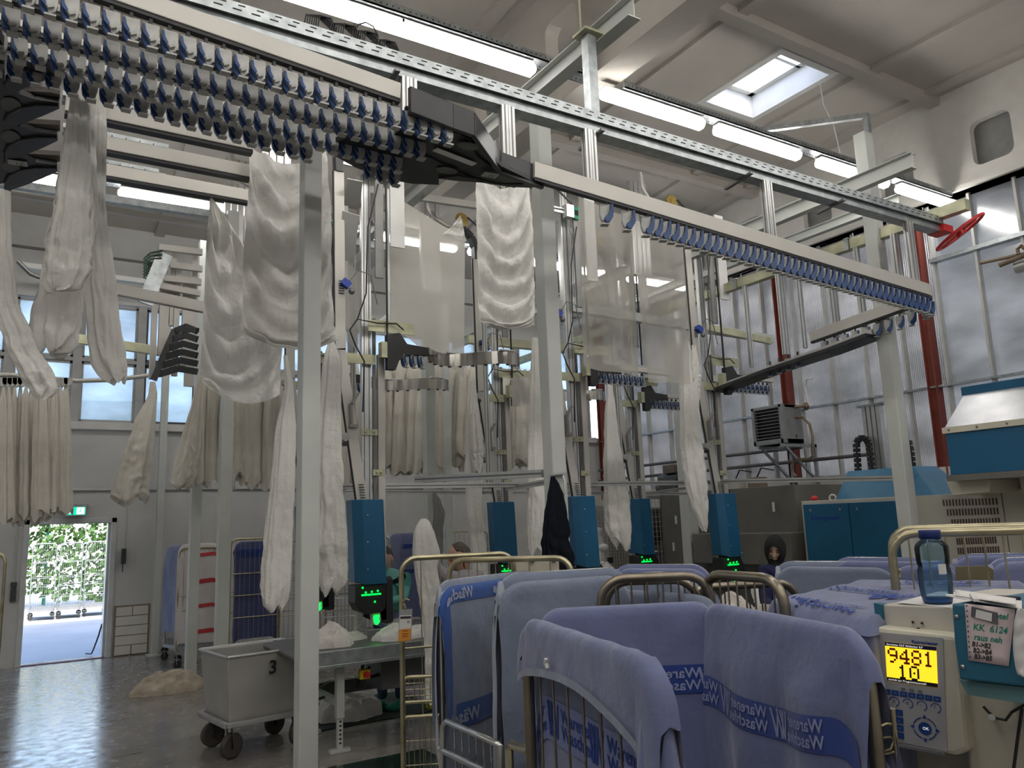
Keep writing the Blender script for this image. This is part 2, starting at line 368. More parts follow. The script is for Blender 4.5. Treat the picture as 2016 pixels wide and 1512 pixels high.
# skylight shaft
sk=MB(); zt=zc(6.8); h=.42; c=.12
for x0,x1,y0,y1 in((SKX0-.1,SKX0,SKY0-.1,SKY1+.1),(SKX1,SKX1+.1,SKY0-.1,SKY1+.1),(SKX0,SKX1,SKY0-.1,SKY0),(SKX0,SKX1,SKY1,SKY1+.1)): sk.bb(x0,x1,y0,y1,zt-.03,zt+h)
w=struct(sk.build('window_33',m_white))
fm=MB()
for x0,x1,y0,y1 in((SKX0,SKX0+.09,SKY0,SKY1),(SKX1-.09,SKX1,SKY0,SKY1),(SKX0,SKX1,SKY0,SKY0+.09),(SKX0,SKX1,SKY1-.09,SKY1)): fm.bb(x0,x1,y0,y1,zt+h-.1,zt+h)
fm.bb(SKX0,SKX1,SKY0+.42,SKY0+.47,zt+h-.1,zt+h); fm.build('sash',m_white,w)
MB().bb(SKX0,SKX1,SKY0,SKY1,zt+h,zt+h+.01).build('pane',glass_mat('clear_skylight_pane',(.95,.97,1),.03,tr=.3),w)
# white cable hanging from the skylight to the lamp rail
pts=[aT(1590,122,11)+V((0,0,0))]
p0=V((9.1,6.2,7.75)); p1=V((9.0,5.95,6.5))
tag(MB().tube([p0,(9.12,6.2,7.4),(9.22,6.15,7.1),(9.2,6.1,6.8),p1],.008,6).build('hanging_cable',m_white),'thin white cable hanging from the skylight','cable')
# outdoors --------------------------------------------------------------------------
struct(MB().bb(-60,80,YW+.3,80,-.3,-.02).bb(XW+.3,80,-60,YW+.3,-.3,-.02).build('outdoor_paving',mat('pale_yard_paving',(.30,.31,.33),.85,var=.08,vs=.6)))
hb=MB(); r2=random.Random(3)
for i in range(9500):
    x=r2.uniform(-4,7); y=r2.uniform(25.2,26.6); z=2.8*r2.random()+ (.35*math.sin(x*1.7)+.2*math.sin(x*4.1)); z=max(.1,z)
    s=r2.uniform(.05,.12); n=V((r2.gauss(0,1),r2.gauss(-.6,1),r2.gauss(.5,1))).normalized(); a=n.orthogonal().normalized()*s; b=n.cross(a).normalized()*s*.6; c=V((x,y,z))
    hb.add([c-a,c-b,c+a,c+b],[(0,1,2,3)])
hd=thing('flowering_hedge','green leafy hedge with pale blossom outside the open door','hedge',(1.5,26,-.02)); hb.build('foliage',mat('hedge_leaf',(.06,.14,.025),.7,var=.3,vs=3,trans=.3),hd)
fb=MB()
for i in range(700):
    c=V((r2.uniform(-4,7),r2.uniform(25.0,25.4),r2.uniform(.5,2.6))); s=.05
    for k in range(3):
        n=V((r2.gauss(0,1),-1,r2.gauss(0,1))).normalized(); a=n.orthogonal().normalized()*s; b=n.cross(a)*s; fb.add([c-a,c-b,c+a,c+b],[(0,1,2,3)])
f_=fb.build('blossom',mat('pale_blossom',(.85,.8,.75),.8),hd); f_['kind']='stuff'
bl=thing('pale_building','pale rendered house wall with green window far beyond the hedge','building',(4,40,-.02))
MB().bb(-6,14,40,46,0,6).build('wall',m_wallw,bl); MB().bb(-6.5,14.5,39.5,46.5,6,6.3).build('roof',m_galv,bl); MB().bb(3.2,4.3,39.9,40,2.6,3.7).build('window_pane',mat('greenish_window',(.1,.22,.2),.2),bl)
MB().tube([(.9,27,0),(.9,27,4.2)],.05,8).build('post',m_greenp,thing('yard_post','thin green post standing behind the hedge','post',(.9,27,0)))
# ================================================================ CEILING LAMPS
def lamp_proto():
    t=thing('ceiling_lamp','','lamp',(0,0,0))
    b=MB(); b.bb(-.70,.70,-.055,.055,.045,.10); b.build('housing',m_white,t,bevel=.01)
    d=MB(); pr=[]
    prof=[(-.07,.045),(-.065,0),(-.035,-.03),(.035,-.03),(.065,0),(.07,.045)]
    n=len(prof); xs_=[(-.72,.55),(-.69,1),(.69,1),(.72,.55)]
    vs=[(x,p[0]*s,.045+(p[1]-.045)*s) for x,s in xs_ for p in prof]
    fs=[(i*n+k,i*n+k+1,(i+1)*n+k+1,(i+1)*n+k) for i in range(3) for k in range(n-1)]+[tuple(range(n))[::-1],tuple(range(3*n,4*n))]
    d.add(vs,fs); d.build('diffuser',m_lamp,t)
    return t
lp=lamp_proto(); tl=treeof(lp); usedl=False
def place_lamp(x,y,z,label,group):
    global usedl
    if not usedl: o=lp; usedl=True
    else: o=copy_tree(tl)
    o.location=(x,y,z); o['label']=label; 
    if group: o['group']=group
rowA=[(aY(*p,5.8),aY(*q,5.8)) for p,q in (((785,40),(1048,128)),((1188,182),(1380,243)),((1400,257),(1580,308)),((1604,322),(1752,370)))]
labs=['glowing tube lamp hung left of the concrete girder, longest in view','glowing tube lamp just right of the concrete girder','glowing tube lamp in the middle of the row below the skylight','glowing tube lamp behind the top of the tall right column']
for (a,b),l in zip(rowA,labs): c=(a+b)/2; place_lamp(c.x,5.8,6.16,l,'tube lamps in the near row')
place_lamp(aY(675,8,5.8).x-.15,5.8,6.16,'glowing tube lamp at the top edge left of the longest one','tube lamps in the near row')
place_lamp(10.7,5.8,6.16,'glowing tube lamp end beside the wall beam at right','tube lamps in the near row')
a,b=aY(230,382,10.6),aY(465,420,10.6); c=(a+b)/2
place_lamp(c.x,10.6,c.z,'glowing tube lamp in the far row above the cream conveyor','tube lamps in the far row')
place_lamp(c.x-1.65,10.6,c.z,'glowing tube lamp in the far row at the left edge','tube lamps in the far row')
for k in range(1,6): place_lamp(c.x+1.65*k+.1,10.6,c.z,'glowing tube lamp in the far row behind the lifting towers','tube lamps in the far row')
for y in (2.3,-.8,-4.0):  # unseen lamp rows, added to brighten the sheets that face the viewer
    for k in range(9): place_lamp(-4.4+1.6*k+(.4 if y<0 else 0),y,6.16,'added glowing tube lamp, unseen above and behind the viewer','added tube lamps behind the viewer')
for x in (-3.6,-5.2):
    for y in (5.8,10.6): place_lamp(x,y,6.2,'glowing tube lamp beyond the left edge','tube lamps beyond the left edge')
# perforated lamp rails
def perf_rail(y,z,x0,x1,label):
    b=MB(); b.bb(x0,x1,y-.085,y+.075,z,z+.012).bb(x0,x1,y-.085,y-.073,z,z+.07).bb(x0,x1,y+.063,y+.075,z,z+.07)
    h=MB(); x=x0+.05
    while x<x1-.05: h.bb(x,x+.012,y-.087,y-.084,z+.03,z+.042); h.bb(x,x+.02,y+.02,y+.032,z-.002,z+.001); x+=.055
    t=thing('lamp_rail',label,'rail',((x0+x1)/2,y,z)); b.build('channel',m_galv,t); hh=h.build('punched_holes',m_dark,t); hh['kind']='stuff'; return t
zr=6.275
perf_rail(5.8,zr,-6.5,4.7,'perforated steel lamp rail left of the concrete girder'); perf_rail(5.8,zr,5.1,11.2,'perforated steel lamp rail below the skylight'); perf_rail(10.6,c.z+.115,-6.5,11.2,'perforated steel lamp rail of the far lamp row')
for y,w in ((2.3,'above'),(-.8,'just behind'),(-4.0,'far behind')): perf_rail(y,zr,-6.5,11.2,'perforated steel lamp rail %s the viewer'%w)
# small bracket arm from the column top to the lamp rail
b=thing('galvanised_arm','galvanised angled arm joining the right column top to the lamp rail','bracket',aY(1700,235,5.0))
p=aY(1705,228,5.0); q=V((p.x-.9,5.75,p.z-.05))
MB().beam(p,q,.05,.06).beam(p+V((0,0,.02)),p-V((0,0,.45)),.06,.06).build('arm',m_galv,b)
# ================================================================ FREE-STANDING COLUMNS
def column(name,label,x,y,z1,w=.12,base=True,dep=None):
    t=thing(name,label,'column',(x,y,0))
    dep=dep or w
    b=MB(); b.bb(x-w/2,x+w/2,y-dep/2,y+dep/2,0.01,z1); b.build('shaft',m_steelw,t,bevel=.008)
    if base: MB().bb(x-w*1.1,x+w*1.1,y-w*1.1,y+w*1.1,0,.015).build('base_plate',m_steelw,t)
    return t
xA=aY(600,1000,5).x; column('steel_column','tall light grey square column crossing the whole left half',xA+.02,5.0,4.86,.12)
xB=aY(1100,1000,5).x; column('steel_column','tall light grey square column in the middle, above the hanging jacket',xB-.02,5.0,5.35,.13)
xC=aY(1785,1000,5).x; column('steel_column','tall light grey square column at right in front of the blue cabinet',xC,5.0,aY(1700,265,5).z,.15)
p=aZ(372,1345,0); column('steel_column','light grey column with the soiled cloth at its foot',p.x,11.2,5.9,.13)
p=aY(437,1200,9.2); column('steel_column','light grey column rising behind the numbered bin',p.x,9.2,5.6,.13)
column('steel_column','light grey column standing beside the door block panel',2.05,14.2,5.7,.11)
for px,Y,l in ((845,9.9,'light grey column behind the steel strip guide, left one'),(880,11.2,'narrow light grey column behind the steel strip guide, right one'),(1480/1.0,0,None)):
    if l: p=aY(px,880,Y); column('steel_column',l,p.x,Y,5.4,.14 if px==845 else .11)
p=aY(1360,1060,9.6); column('steel_column','light grey column beside the mesh cage doors',p.x,9.6,5.4,.2)
# ================================================================ OVERHEAD CLAMP CONVEYOR
def zl(x): return 4.32-.055*x
def clamp_proto():
    t=thing('linen_clamp','','clamp',(0,0,0))
    f=lambda a,b,d:V((a,d,b))
    body=[(-.034,.05),(.036,.05),(.038,-.015),(.03,-.045),(.012,-.062),(.002,-.055),(.0,-.035),(-.018,-.012),(-.036,.02)]
    MB().prism(body,f,-.02,.0).build('body',m_gclip,t)
    jaw=[(-.036,.045),(-.022,.045),(-.018,.01),(-.002,-.02),(.012,-.03),(.02,-.05),(.008,-.068),(-.012,-.062),(-.03,-.035),(-.036,0)]
    MB().prism(jaw,f,.0,.022).prism([(-.036,.04),(-.026,.04),(-.02,.008),(-.006,-.018),(-.012,-.03),(-.03,-.01)],f,-.03,-.0201).build('jaw',m_bclip,t)
    lip=[(-.004,-.03),(.022,-.024),(.024,-.034),(.0,-.046)]
    MB().prism(lip,f,-.036,-.0205).bb(-.012,.034,-.03,.012,-.075,-.066).build('lip',m_gclip,t)
    MB().bb(-.008,.008,-.012,.012,.05,.085).build('hanger',m_black,t)
    return t
cp=clamp_proto(); ct=treeof(cp); cused=False
def place_clamp(loc,rz,label,group,sc=1):
    global cused
    if not cused: o=cp; cused=True
    else: o=copy_tree(ct)
    o.location=loc; o.rotation_euler=(0,0,rz); o['label']=label; o['group']=group; o.scale=(sc,)*3
    return o
def rail(name,label,pts,m=None,h=.10,w=.055,dz=.075,cat='rail'):
    """box rail with a dark running groove; pts at clamp-centre height"""
    t=thing(name,label,cat,pts[0]); b=MB(); g=MB()
    P=[V(p) for p in pts]
    for p,q in zip(P[:-1],P[1:]):
        e=(q-p).normalized()*.004
        b.beam(p+V((0,0,dz+.02+h/2))-e,q+V((0,0,dz+.02+h/2))+e,w,h); g.beam(p+V((0,0,dz+.01))-e,q+V((0,0,dz+.01))+e,w*.75,.02)
    b.build('profile',m or m_alul,t,bevel=.004); g.build('groove',m_black,t); return t
m_alul=mat('pale_anodised_rail',(.56,.54,.50),.45,.25,var=.03,vs=3)
rowsY=[3.85,4.10,4.34,4.53]; ends=[2.06,2.0,1.95,2.02]; names=['nearest (topmost in view)','second','third','farthest (lowest in view)']
for k,(y,xe) in enumerate(zip(rowsY,ends)):
    x1=1.75 if k==0 else 2.0
    rail('conveyor_rail','pale conveyor rail of the four-track rack, %s track'%names[k],[(-1.2,y-.037,zl(-1.2)),(x1,y+.031*x1,zl(x1))],h=.10 if k==0 else .04)
    x=xe-.0; n=0
    while x>-.45:
        if not (k==3 and 1.45<x<1.8): place_clamp((x,y+.031*x,zl(x)-.015),0,'empty grey and blue clamp on the %s track of the four-track rack'%names[k],'clamps on the %s rack track'%names[k].split(' ')[0],1.04)
        x-=.086; n+=1
# single rail running right, corner and return
xs0=aY(1078,364,4.25).x; XR=7.9; YR=4.31
arc=[(XR-.22+.22*math.sin(a),YR+.22-.22*math.cos(a)) for a in [PI/2*k/5 for k in range(6)]]
pr=[(2.95,YR,zl(2.95))]+[(x,y,zl(x)) for x,y in arc]+[(XR,YR+1.55,zl(XR)-.12)]
rail('conveyor_rail','long pale single conveyor rail sloping to the right and turning back at its corner',pr,h=.12,w=.06)
x=aY(1276,452,YR).x; first=x
for dx in(-.40,-.19): place_clamp((x+dx,YR,zl(x+dx)),PI-.35,'lone clamp ahead of the long row on the single rail','first clamps on the single rail',1.3)
while x<XR-.2: place_clamp((x,YR,zl(x)),PI-.35,'blue clamp in the long empty row under the single rail','clamps on the single rail',1.3); x+=.0865
for a in(.3,.75,1.2): place_clamp((XR-.22+.22*math.sin(a),YR+.22-.22*math.cos(a),zl(XR)),PI-.3+a,'blue clamp on the rounded end of the single rail','clamps on the rail corner',1.2)
for k in range(9): y=YR+.3+.135*k; place_clamp((XR,y,zl(XR)-.08*(y-YR)),PI/2+.5,'clamp under the returning stretch of rail at right','clamps on the returning rail',1.2)
for k in range(4): y=YR+1.75+.14*k; place_clamp((XR-.02,y,zl(XR)-.1*(y-YR)-.03),PI/2+.5,'clamp hanging below the black track behind the right column','clamps on the black return track',1.2)
# steel plates on the single rail
t=thing('rail_cover','brown-grey folded cover plate on top of the single rail','cover',aY(1290,400,YR+.04)); a=aY(1245,398,YR+.05); b_=aY(1335,425,YR+.05)
MB().beam(a,b_,.12,.09).build('plate',m_darksteel,t,bevel=.003)
# ------------------------------------------------ black switches
def plate(mb,px,z,th=.03):
    P=[aZ(x,y,z) for x,y in px]; mb.prism([(p.x,p.y) for p in P],lambda a,b,d:V((a,b,d)),z,z+th); return P
sw=thing('rail_switch','large black track switch merging four tracks into one, marked 71','switch',(2.5,4.2,4.3))
b=MB(); zs=4.20
up=[(806,222),(868,248),(935,270),(958,300),(985,326),(1068,366),(1045,370),(1002,368),(955,361),(925,352),(880,335),(845,318),(800,300),(770,275)]
plate(b,up,zs+.03); 
plate(b,[(700,268),(790,288),(850,312),(900,338),(952,360),(896,356),(864,352),(864,364),(812,362),(760,352),(700,330),(655,305),(640,285)],zs+.02,.03)
b.build('underside_plate',m_switch,sw)
wl=MB()
line=[(806,214),(890,247),(932,262),(984,336),(1068,366)]
P=[aZ(x,y,zs+.03) for x,y in line]
for p,q in zip(P[:-1],P[1:]): wl.beam(p+V((0,0,.055)),q+V((0,0,.055)),.03,.16)
wl.build('side_wall',m_switch,sw,bevel=.004)
gv=MB(); gl=[(868,256),(905,262),(925,275),(932,292),(940,308),(960,322),(1000,345),(1062,369)]; P=[aZ(x,y,zs+.022) for x,y in gl]; gv.tube(P,.007,5)
P=[aZ(x,y,zs+.012) for x,y in [(864,350),(900,345),(940,352),(985,362),(1030,362)]]; gv.tube(P,.007,5); gv.build('guide_groove',m_dark,sw)
for px in((922,288),(880,336),(1000,352)):
    c=aZ(*px,zs+.012); MB().add([c+V((.075*math.cos(a),.05*math.sin(a),0)) for a in [2*PI*k/20 for k in range(20)]],[tuple(range(20))]).build('cover_disc',mat('grey_disc',(.12,.12,.11),.5),sw)
c=aZ(893,309,zs+.016); MB().beam(aZ(856,294,zs+.015),aZ(934,324,zs+.015),.05,.004).build('slot_light_strip',m_paper,sw)  # white strip painted for the light showing through an opening in the plate
def tagplate(px,z,txt,parent,s=.05):
    c=aZ(*px,z); ang=math.radians(-6)
    ux=V((math.cos(ang),math.sin(ang),0)); uy=V((-math.sin(ang),math.cos(ang),0))
    q=MB(); q.box(c,(.11,.07,.006),rotz(ang)); o=q.build('number_plate',m_gclip,parent,bevel=.002)
    text_part('number',txt,fr(c-ux*.033*-1+uy*.02+V((0,0,-.0045)),-ux,-uy),m_black,o,size=s)
tagplate((965,345),zs+.004,'71',sw)
s2=thing('rail_switch','black fan-shaped track switch at the left edge with curved arms, marked 21','switch',(-.2,4.6,4.3))
zz=4.30; b=MB(); g=MB(); d2=MB(); lt=MB()
plate(b,[(-12,60),(8,90),(10,360),(-12,365)],zz,.05)
for dy,xr in((0,100),(63,115),(126,112),(186,112)):
    if dy==0: pts=[(8,190),(10,160),(30,142),(60,134),(92,132),(108,150),(84,160),(50,172),(28,185)]
    else: pts=[(8,232+dy-63),(14,224+dy-63),(35,211+dy-63),(70,205+dy-63),(xr,206+dy-63),(xr+2,214+dy-63),(85,228+dy-63),(50,242+dy-63),(25,250+dy-63),(8,262+dy-63)]
    plate(b,pts,zz,.035)
    if dy: plate(b,[(8,180+dy-63),(40,186+dy-63),(70,196+dy-63),(xr,202+dy-63),(xr,207+dy-63),(70,206+dy-63),(20,222+dy-63),(8,230+dy-63)],zz+.005,.03)
    lt=MB()
    if dy: plate(lt,[(30,178+dy-63),(118,183+dy-63),(118,196+dy-63),(75,193+dy-63),(45,186+dy-63)],zz+.04,.03); lt.build('arm_cover',mat('brown_grey_arm',(.13,.11,.10),.5),s2)
    pp=[(8,236+dy-63),(18,222+dy-63),(38,212+dy-63),(70,207+dy-63),(xr,208+dy-63)] if dy else [(8,165),(20,150),(45,138),(85,134)]
    g.tube([aZ(x,y,zz-.003) for x,y in pp],.006,5)
    d2=MB()
    if dy: c=aZ(22,207+dy-63,zz-.002); d2.add([c+V((.05*math.cos(a),.09*math.sin(a),0)) for a in [2*PI*k/20 for k in range(20)]],[tuple(range(20))]); d2.build('cover_disc',mat('grey_disc',(.12,.12,.11),.5),s2)
b.build('curved_plates',m_switch,s2); g.build('guide_groove',m_dark,s2)
tagplate((35,321),zz-.005,'21',s2,.05)
# rails leaving the left switch
for k,(pa,pb,yy) in enumerate((((130,202),(495,282),5.3),((130,262),(490,338),5.9),((130,318),(488,384),6.6))):
    p=aY(*pa,yy); p.y=yy; q_=aY(*pb,yy); zc_=(p.z+q_.z)/2-.12
    rail('conveyor_rail','pale level rail leaving the left black switch, %s of three'%['upper','middle','lower'][k],[(p.x,p.y,zc_),(q_.x,p.y,zc_)],h=.10,w=.09,dz=.03)
    t=thing('cable_channel','slotted grey wiring channel above the %s rail behind the left hanging cloth'%['upper','middle','lower'][k],'channel',(p.x+.2,p.y,zc_+.2)); dz_=zc_-4.30
    b=MB(); b.beam((p.x-.02,p.y+.12,4.50),(p.x+.72,p.y+.12,4.49),.05,.05).beam((p.x-.02,p.y+.05,4.5),(p.x+.66,p.y+.05,4.5),.04,.03); b.build('channel',m_galv,t)
    w=MB()
    for j in range(6): x=p.x+.1+.09*j; w.tube([(x,p.y+.05,4.50),(x,p.y+.02,4.47),(x,p.y-.05,4.46)],.003,4)
    w.build('wires',m_black,t)
    for o_ in t.children: o_.location.z+=dz_
# ------------------------------------------------ cable tray above
tr=thing('cable_tray','long slotted galvanised cable tray running above the conveyor','tray',(3,4.35,4.95))
xe=aY(1850,445,4.3).x; ty,tz=4.34,4.81
b=MB(); b.bb(-2.5,xe,ty-.08,ty+.08,tz,tz+.004).bb(-2.5,xe,ty-.084,ty-.08,tz-.01,tz+.07).bb(-2.5,xe,ty+.08,ty+.084,tz,tz+.07); b.build('tray_body',m_galv,tr)
b=MB(); b.bb(-2.5,xe,ty-.05,ty+.07,tz-.075,tz-.004); b.build('support_profile',m_galv,tr)
h=MB(); x=-1.
while x<xe-.1:
    h.bb(x,x+.05,ty-.0855,ty-.0835,tz+.02,tz+.028); h.bb(x+.03,x+.07,ty-.0855,ty-.0835,tz+.05,tz+.057); x+=.105
hh=h.build('slots',m_dark,tr); hh['kind']='stuff'
for x in (1.9,3.55,5.15,6.4): MB().beam((x,ty-.10,tz-.07),(x+.02,ty+.22,tz-.09),.035,.02).build('cross_strap',m_alud,tr)
rc=thing('red_hoop','red pulley hoop seen edge-on at the end of the cable tray','hoop',aY(1890,457,4.3)); c=aY(1890,457,4.3); 
ud=(CR*90+CU*63).normalized(); nn=(-CR*63+CU*90).normalized(); nn=(nn+CF*.30).normalized(); wd=nn.cross(ud).normalized(); R_=.275
b=MB(); b.tube([c+(ud*math.cos(a)+wd*math.sin(a))*R_ for a in [2*PI*k/40 for k in range(40)]],.018,8,closed=True)
for a in range(6): a_=2*PI*a/6; b.beam(c,c+(ud*math.cos(a_)+wd*math.sin(a_))*R_,.03,.012)
b.build('rim',mat('red_plastic',(.62,.03,.03),.4),rc); MB().cyl(c-nn*.04,c+nn*.04,.05).build('hub',mat('red_plastic',(.62,.03,.03),.4),rc)
MB().bb(xe-.02,xe+.16,ty-.09,ty+.09,tz-.08,tz-.005).build('red_end_cap',mat('red_plastic',(.62,.03,.03),.4),rc)
# rolled cable loops lying in the tray
for k,px in enumerate(((632,48),(680,64),(722,78),(760,95))):
    c=aY(px[0],px[1]+2,4.34); t=thing('cable_bundle','coil of black cables in the tray, %s of four from the left'%['first','second','third','last'][k],'cable',c)
    b=MB()
    for j in range(7):
        o=(j-3)*.014; b.tube([c+V((-.07+o,-.02,-.05)),c+V((-.06+o,-.03,.02+.004*j)),c+V((.02+o,0,.05+.003*j)),c+V((.09+o*.5,.03,.02)),c+V((.06+o*.3,.05,-.04))],.005,5)
    b.build('cable_loops',m_black,t)
t=thing('black_cable','thin black cable arching above the tray and dropping to the switch','cable',aY(700,60,4.3))
MB().tube([aY(*p,4.3) for p in ((700,58),(706,48),(720,44),(735,52),(744,70),(746,100),(746,130),(747,160))],.005,6).build('cable',m_black,t)
# hanging posts between tray and rail
def vpost(label,x,y,z0,z1,w=.045,n=1,m=None,name='hanger_post'):
    t=thing(name,label,'post',(x,y,z0)); b=MB(); g=MB()
    for i in range(n):
        xx=x+(i-(n-1)/2)*w*1.08; b.bb(xx-w/2,xx+w/2,y-w/2,y+w/2,z0,z1); g.bb(xx-w*.12,xx+w*.12,y-w/2-.0015,y-w/2+.001,z0,z1); g.bb(xx-w/2-.0015,xx-w/2+.001,y-w*.12,y+w*.12,z0,z1)
    b.build('profile',m or m_alu,t); g.build('slot',m_alud,t); return t
for k,(px,n,l) in enumerate((((805,190),2,'double aluminium post above the black switch'),((1002,320),2,'double aluminium post at the tip of the black switch'),((1166,370),2,'double aluminium post carrying the single rail left of the middle'),((1523,505),2,'double aluminium post carrying the middle of the single rail'),((1806,575),2,'double aluminium post carrying the right end of the single rail'))):
    p=aY(*px,4.3); vpost(l,p.x,4.31,zl(p.x)+.2,4.74,.05,n)
# ------------------------------------------------ I-beams and cross beams
def ibeam(label,a,b,w=.1,h=.14,m=None,name='steel_beam'):
    t=thing(name,label,'beam',a); a,b=V(a),V(b); u=V((0,0,1)); q=MB()
    q.beam(a+u*(h/2),b+u*(h/2),w,.008).beam(a-u*(h/2),b-u*(h/2),w,.008).beam(a,b,.007,h-.008); q.build('profile',m or m_steelw,t); return t
p=aZ(1225,5,5.55); q=aZ(1010,258,5.55); xx=(p.x+q.x)/2
ibeam('white I-beam hanging diagonally across the top of the view left of the girder',(xx,p.y+.05,5.60),(xx,13.5,5.60),.12,.16)
b=MB(); t=thing('beam_hanger','square galvanised hanger tube dropping from the upper I-beam to the tray','hanger',aY(1158,70,4.35)); p1=aY(1158,72,4.35); b.bb(p1.x-.04,p1.x+.04,4.31,4.39,4.88,p1.z).build('tube',m_galv,t); MB().bb(p1.x-.09,p1.x+.09,4.27,4.43,p1.z,p1.z+.02).cyl((p1.x-.07,4.35,p1.z),(p1.x-.07,4.35,p1.z+.3),.008).build('clamp_plate',m_zinc,t)
p=aZ(1800,328,5.35); ibeam('white I-beam stub at upper right beside the round-cornered opening',(p.x,p.y,5.42),(p.x,p.y+3.6,5.42),.1,.16)
p=aX(1905,402,8.05)
t=thing('box_beam','long greenish square beam running away at upper right above the ribbed wall','beam',(8.05,p.y,p.z)); MB().bb(8.0,8.1,p.y,12.8,p.z-.06,p.z+.06).build('beam',m_zinc,t,bevel=.004); zb=p.z
for k in range(7):
    y=p.y+.5+.85*k; t=thing('beam_clip','small bolted clip gripping the long greenish beam','clip',(8.05,y,zb),'clips along the greenish beam'); MB().bb(7.97,8.13,y-.03,y+.03,zb+.061,zb+.075).bb(7.975,7.985,y-.02,y+.02,zb-.07,zb+.06).cyl((8.12,y,zb-.08),(8.12,y,zb+.16),.007,6).build('clip',m_galv,t)
# posts from the greenish beam to the returning track
rz=lambda y: zl(XR)-.09*(y-YR)
for k,(px,py) in enumerate(((1783,640),(1705,660),(1650,668),(1585,680),(1548,690),(1480,720))):
    p=aX(px,py,8.0); vpost('aluminium post under the greenish beam, number %s counted from the right'%['one','two','three','four','five','six'][k],8.0,p.y,rz(p.y)+.1,zb-.07,.05,1 if k%2 else 2)
# black return track
t=thing('black_track','long black track section falling away below the clamps at right','track',(XR,6,3.8)); b=MB()
pp=[aX(x,y,XR) for x,y in ((1720,662),(1640,692),(1530,728),(1415,770))]
for a,c_ in zip(pp[:-1],pp[1:]): b.beam(a,c_,.28,.05)
b.build('track',m_switch,t,bevel=.006)
b=MB(); b.beam(pp[0]+V((0,0,.05)),pp[-1]+V((0,0,.05)),.06,.06).build('top_profile',m_alul,t)
# ================================================================ HANGING LINEN
import functools
def interp(keys,t):
    if t<=keys[0][0]: return keys[0][1]
    for (a,va),(b,vb) in zip(keys[:-1],keys[1:]):
        if t<=b:
            u=(t-a)/(b-a); u=u*u*(3-2*u)*.5+u*.5
            return va+(vb-va)*u
    return keys[-1][1]
def bundle(label,rows,Y,seed=1,nf=5,amp=.15,thick=.5,m=None,group=None,name='hanging_sheet',cat='sheet',closed_top=True,hem=True,N=72,Mv=70):
    """gathered cloth hanging as a fluted tube. rows=[(py,pxl,pxr)], plane Y may be (Ytop,Ybottom)"""
    Ya,Yb=(Y,Y) if not isinstance(Y,tuple) else Y
    y0,y1=rows[0][0],rows[-1][0]
    kl=[(r[0],r[1]) for r in rows]; kr=[(r[0],r[2]) for r in rows]
    C=[];Wd=[]
    for j in range(Mv+1):
        v=j/Mv; py=y0+(y1-y0)*v; yy=Ya+(Yb-Ya)*v
        a=aY(interp(kl,py),py,yy); b=aY(interp(kr,py),py,yy); C.append((a+b)/2); Wd.append(max(.012,(b.x-a.x)/2))
    o=C[0].copy(); t=thing(name,label,cat,o,group)
    vs=[]
    sd=seed*7.31
    ph=[sd*1.3+k for k in range(4)]
    for j in range(Mv+1):
        v=j/Mv; w=Wd[j]; th=min(w*thick,.16); th=max(th,.012)
        tw=.6*math.sin(v*2.1+sd)
        for k in range(N):
            a=2*PI*k/N
            f=1+amp*(math.sin(nf*a+ph[0]+1.5*v+tw)+.5*math.sin((2*nf+1)*a+ph[1]-2*v))*(1 if v>.03 else v/.03)
            f+=.13*noise.noise(V((math.cos(a)*1.5,math.sin(a)*1.5,v*6+sd)))
            x=math.cos(a)*w*(.98 if abs(math.cos(a))>.9 else f*.97); y=math.sin(a)*th*f
            z=0
            if hem and v>.9: z=-.05*(v-.9)/.1*(math.sin(nf*a*.7+ph[2])+noise.noise(V((a,sd,3))))*min(1.,w/.1)
            f2_=V((math.cos(a)*2.2,math.sin(a)*2.2,v*11+sd)); wr=(.010*noise.noise(V((a*2,v*22,sd)))+min(.05,w*.22)*(1-2.6*abs(noise.noise(f2_)))*.5*min(1,max(0,(v-.12)*2)))*(.4+.8*v)
            vs.append(C[j]+V((x+wr*.7*math.cos(a),y+wr*math.sin(a)*1.2,z)))
    fs=[(j*N+k,j*N+(k+1)%N,(j+1)*N+(k+1)%N,(j+1)*N+k) for j in range(Mv) for k in range(N)]
    b=MB(); b.add(vs,fs,True); 
    b.add([vs[k] for k in range(N)],[tuple(range(N))],True)
    b.build('cloth',m or m_sheet,t)
    return t
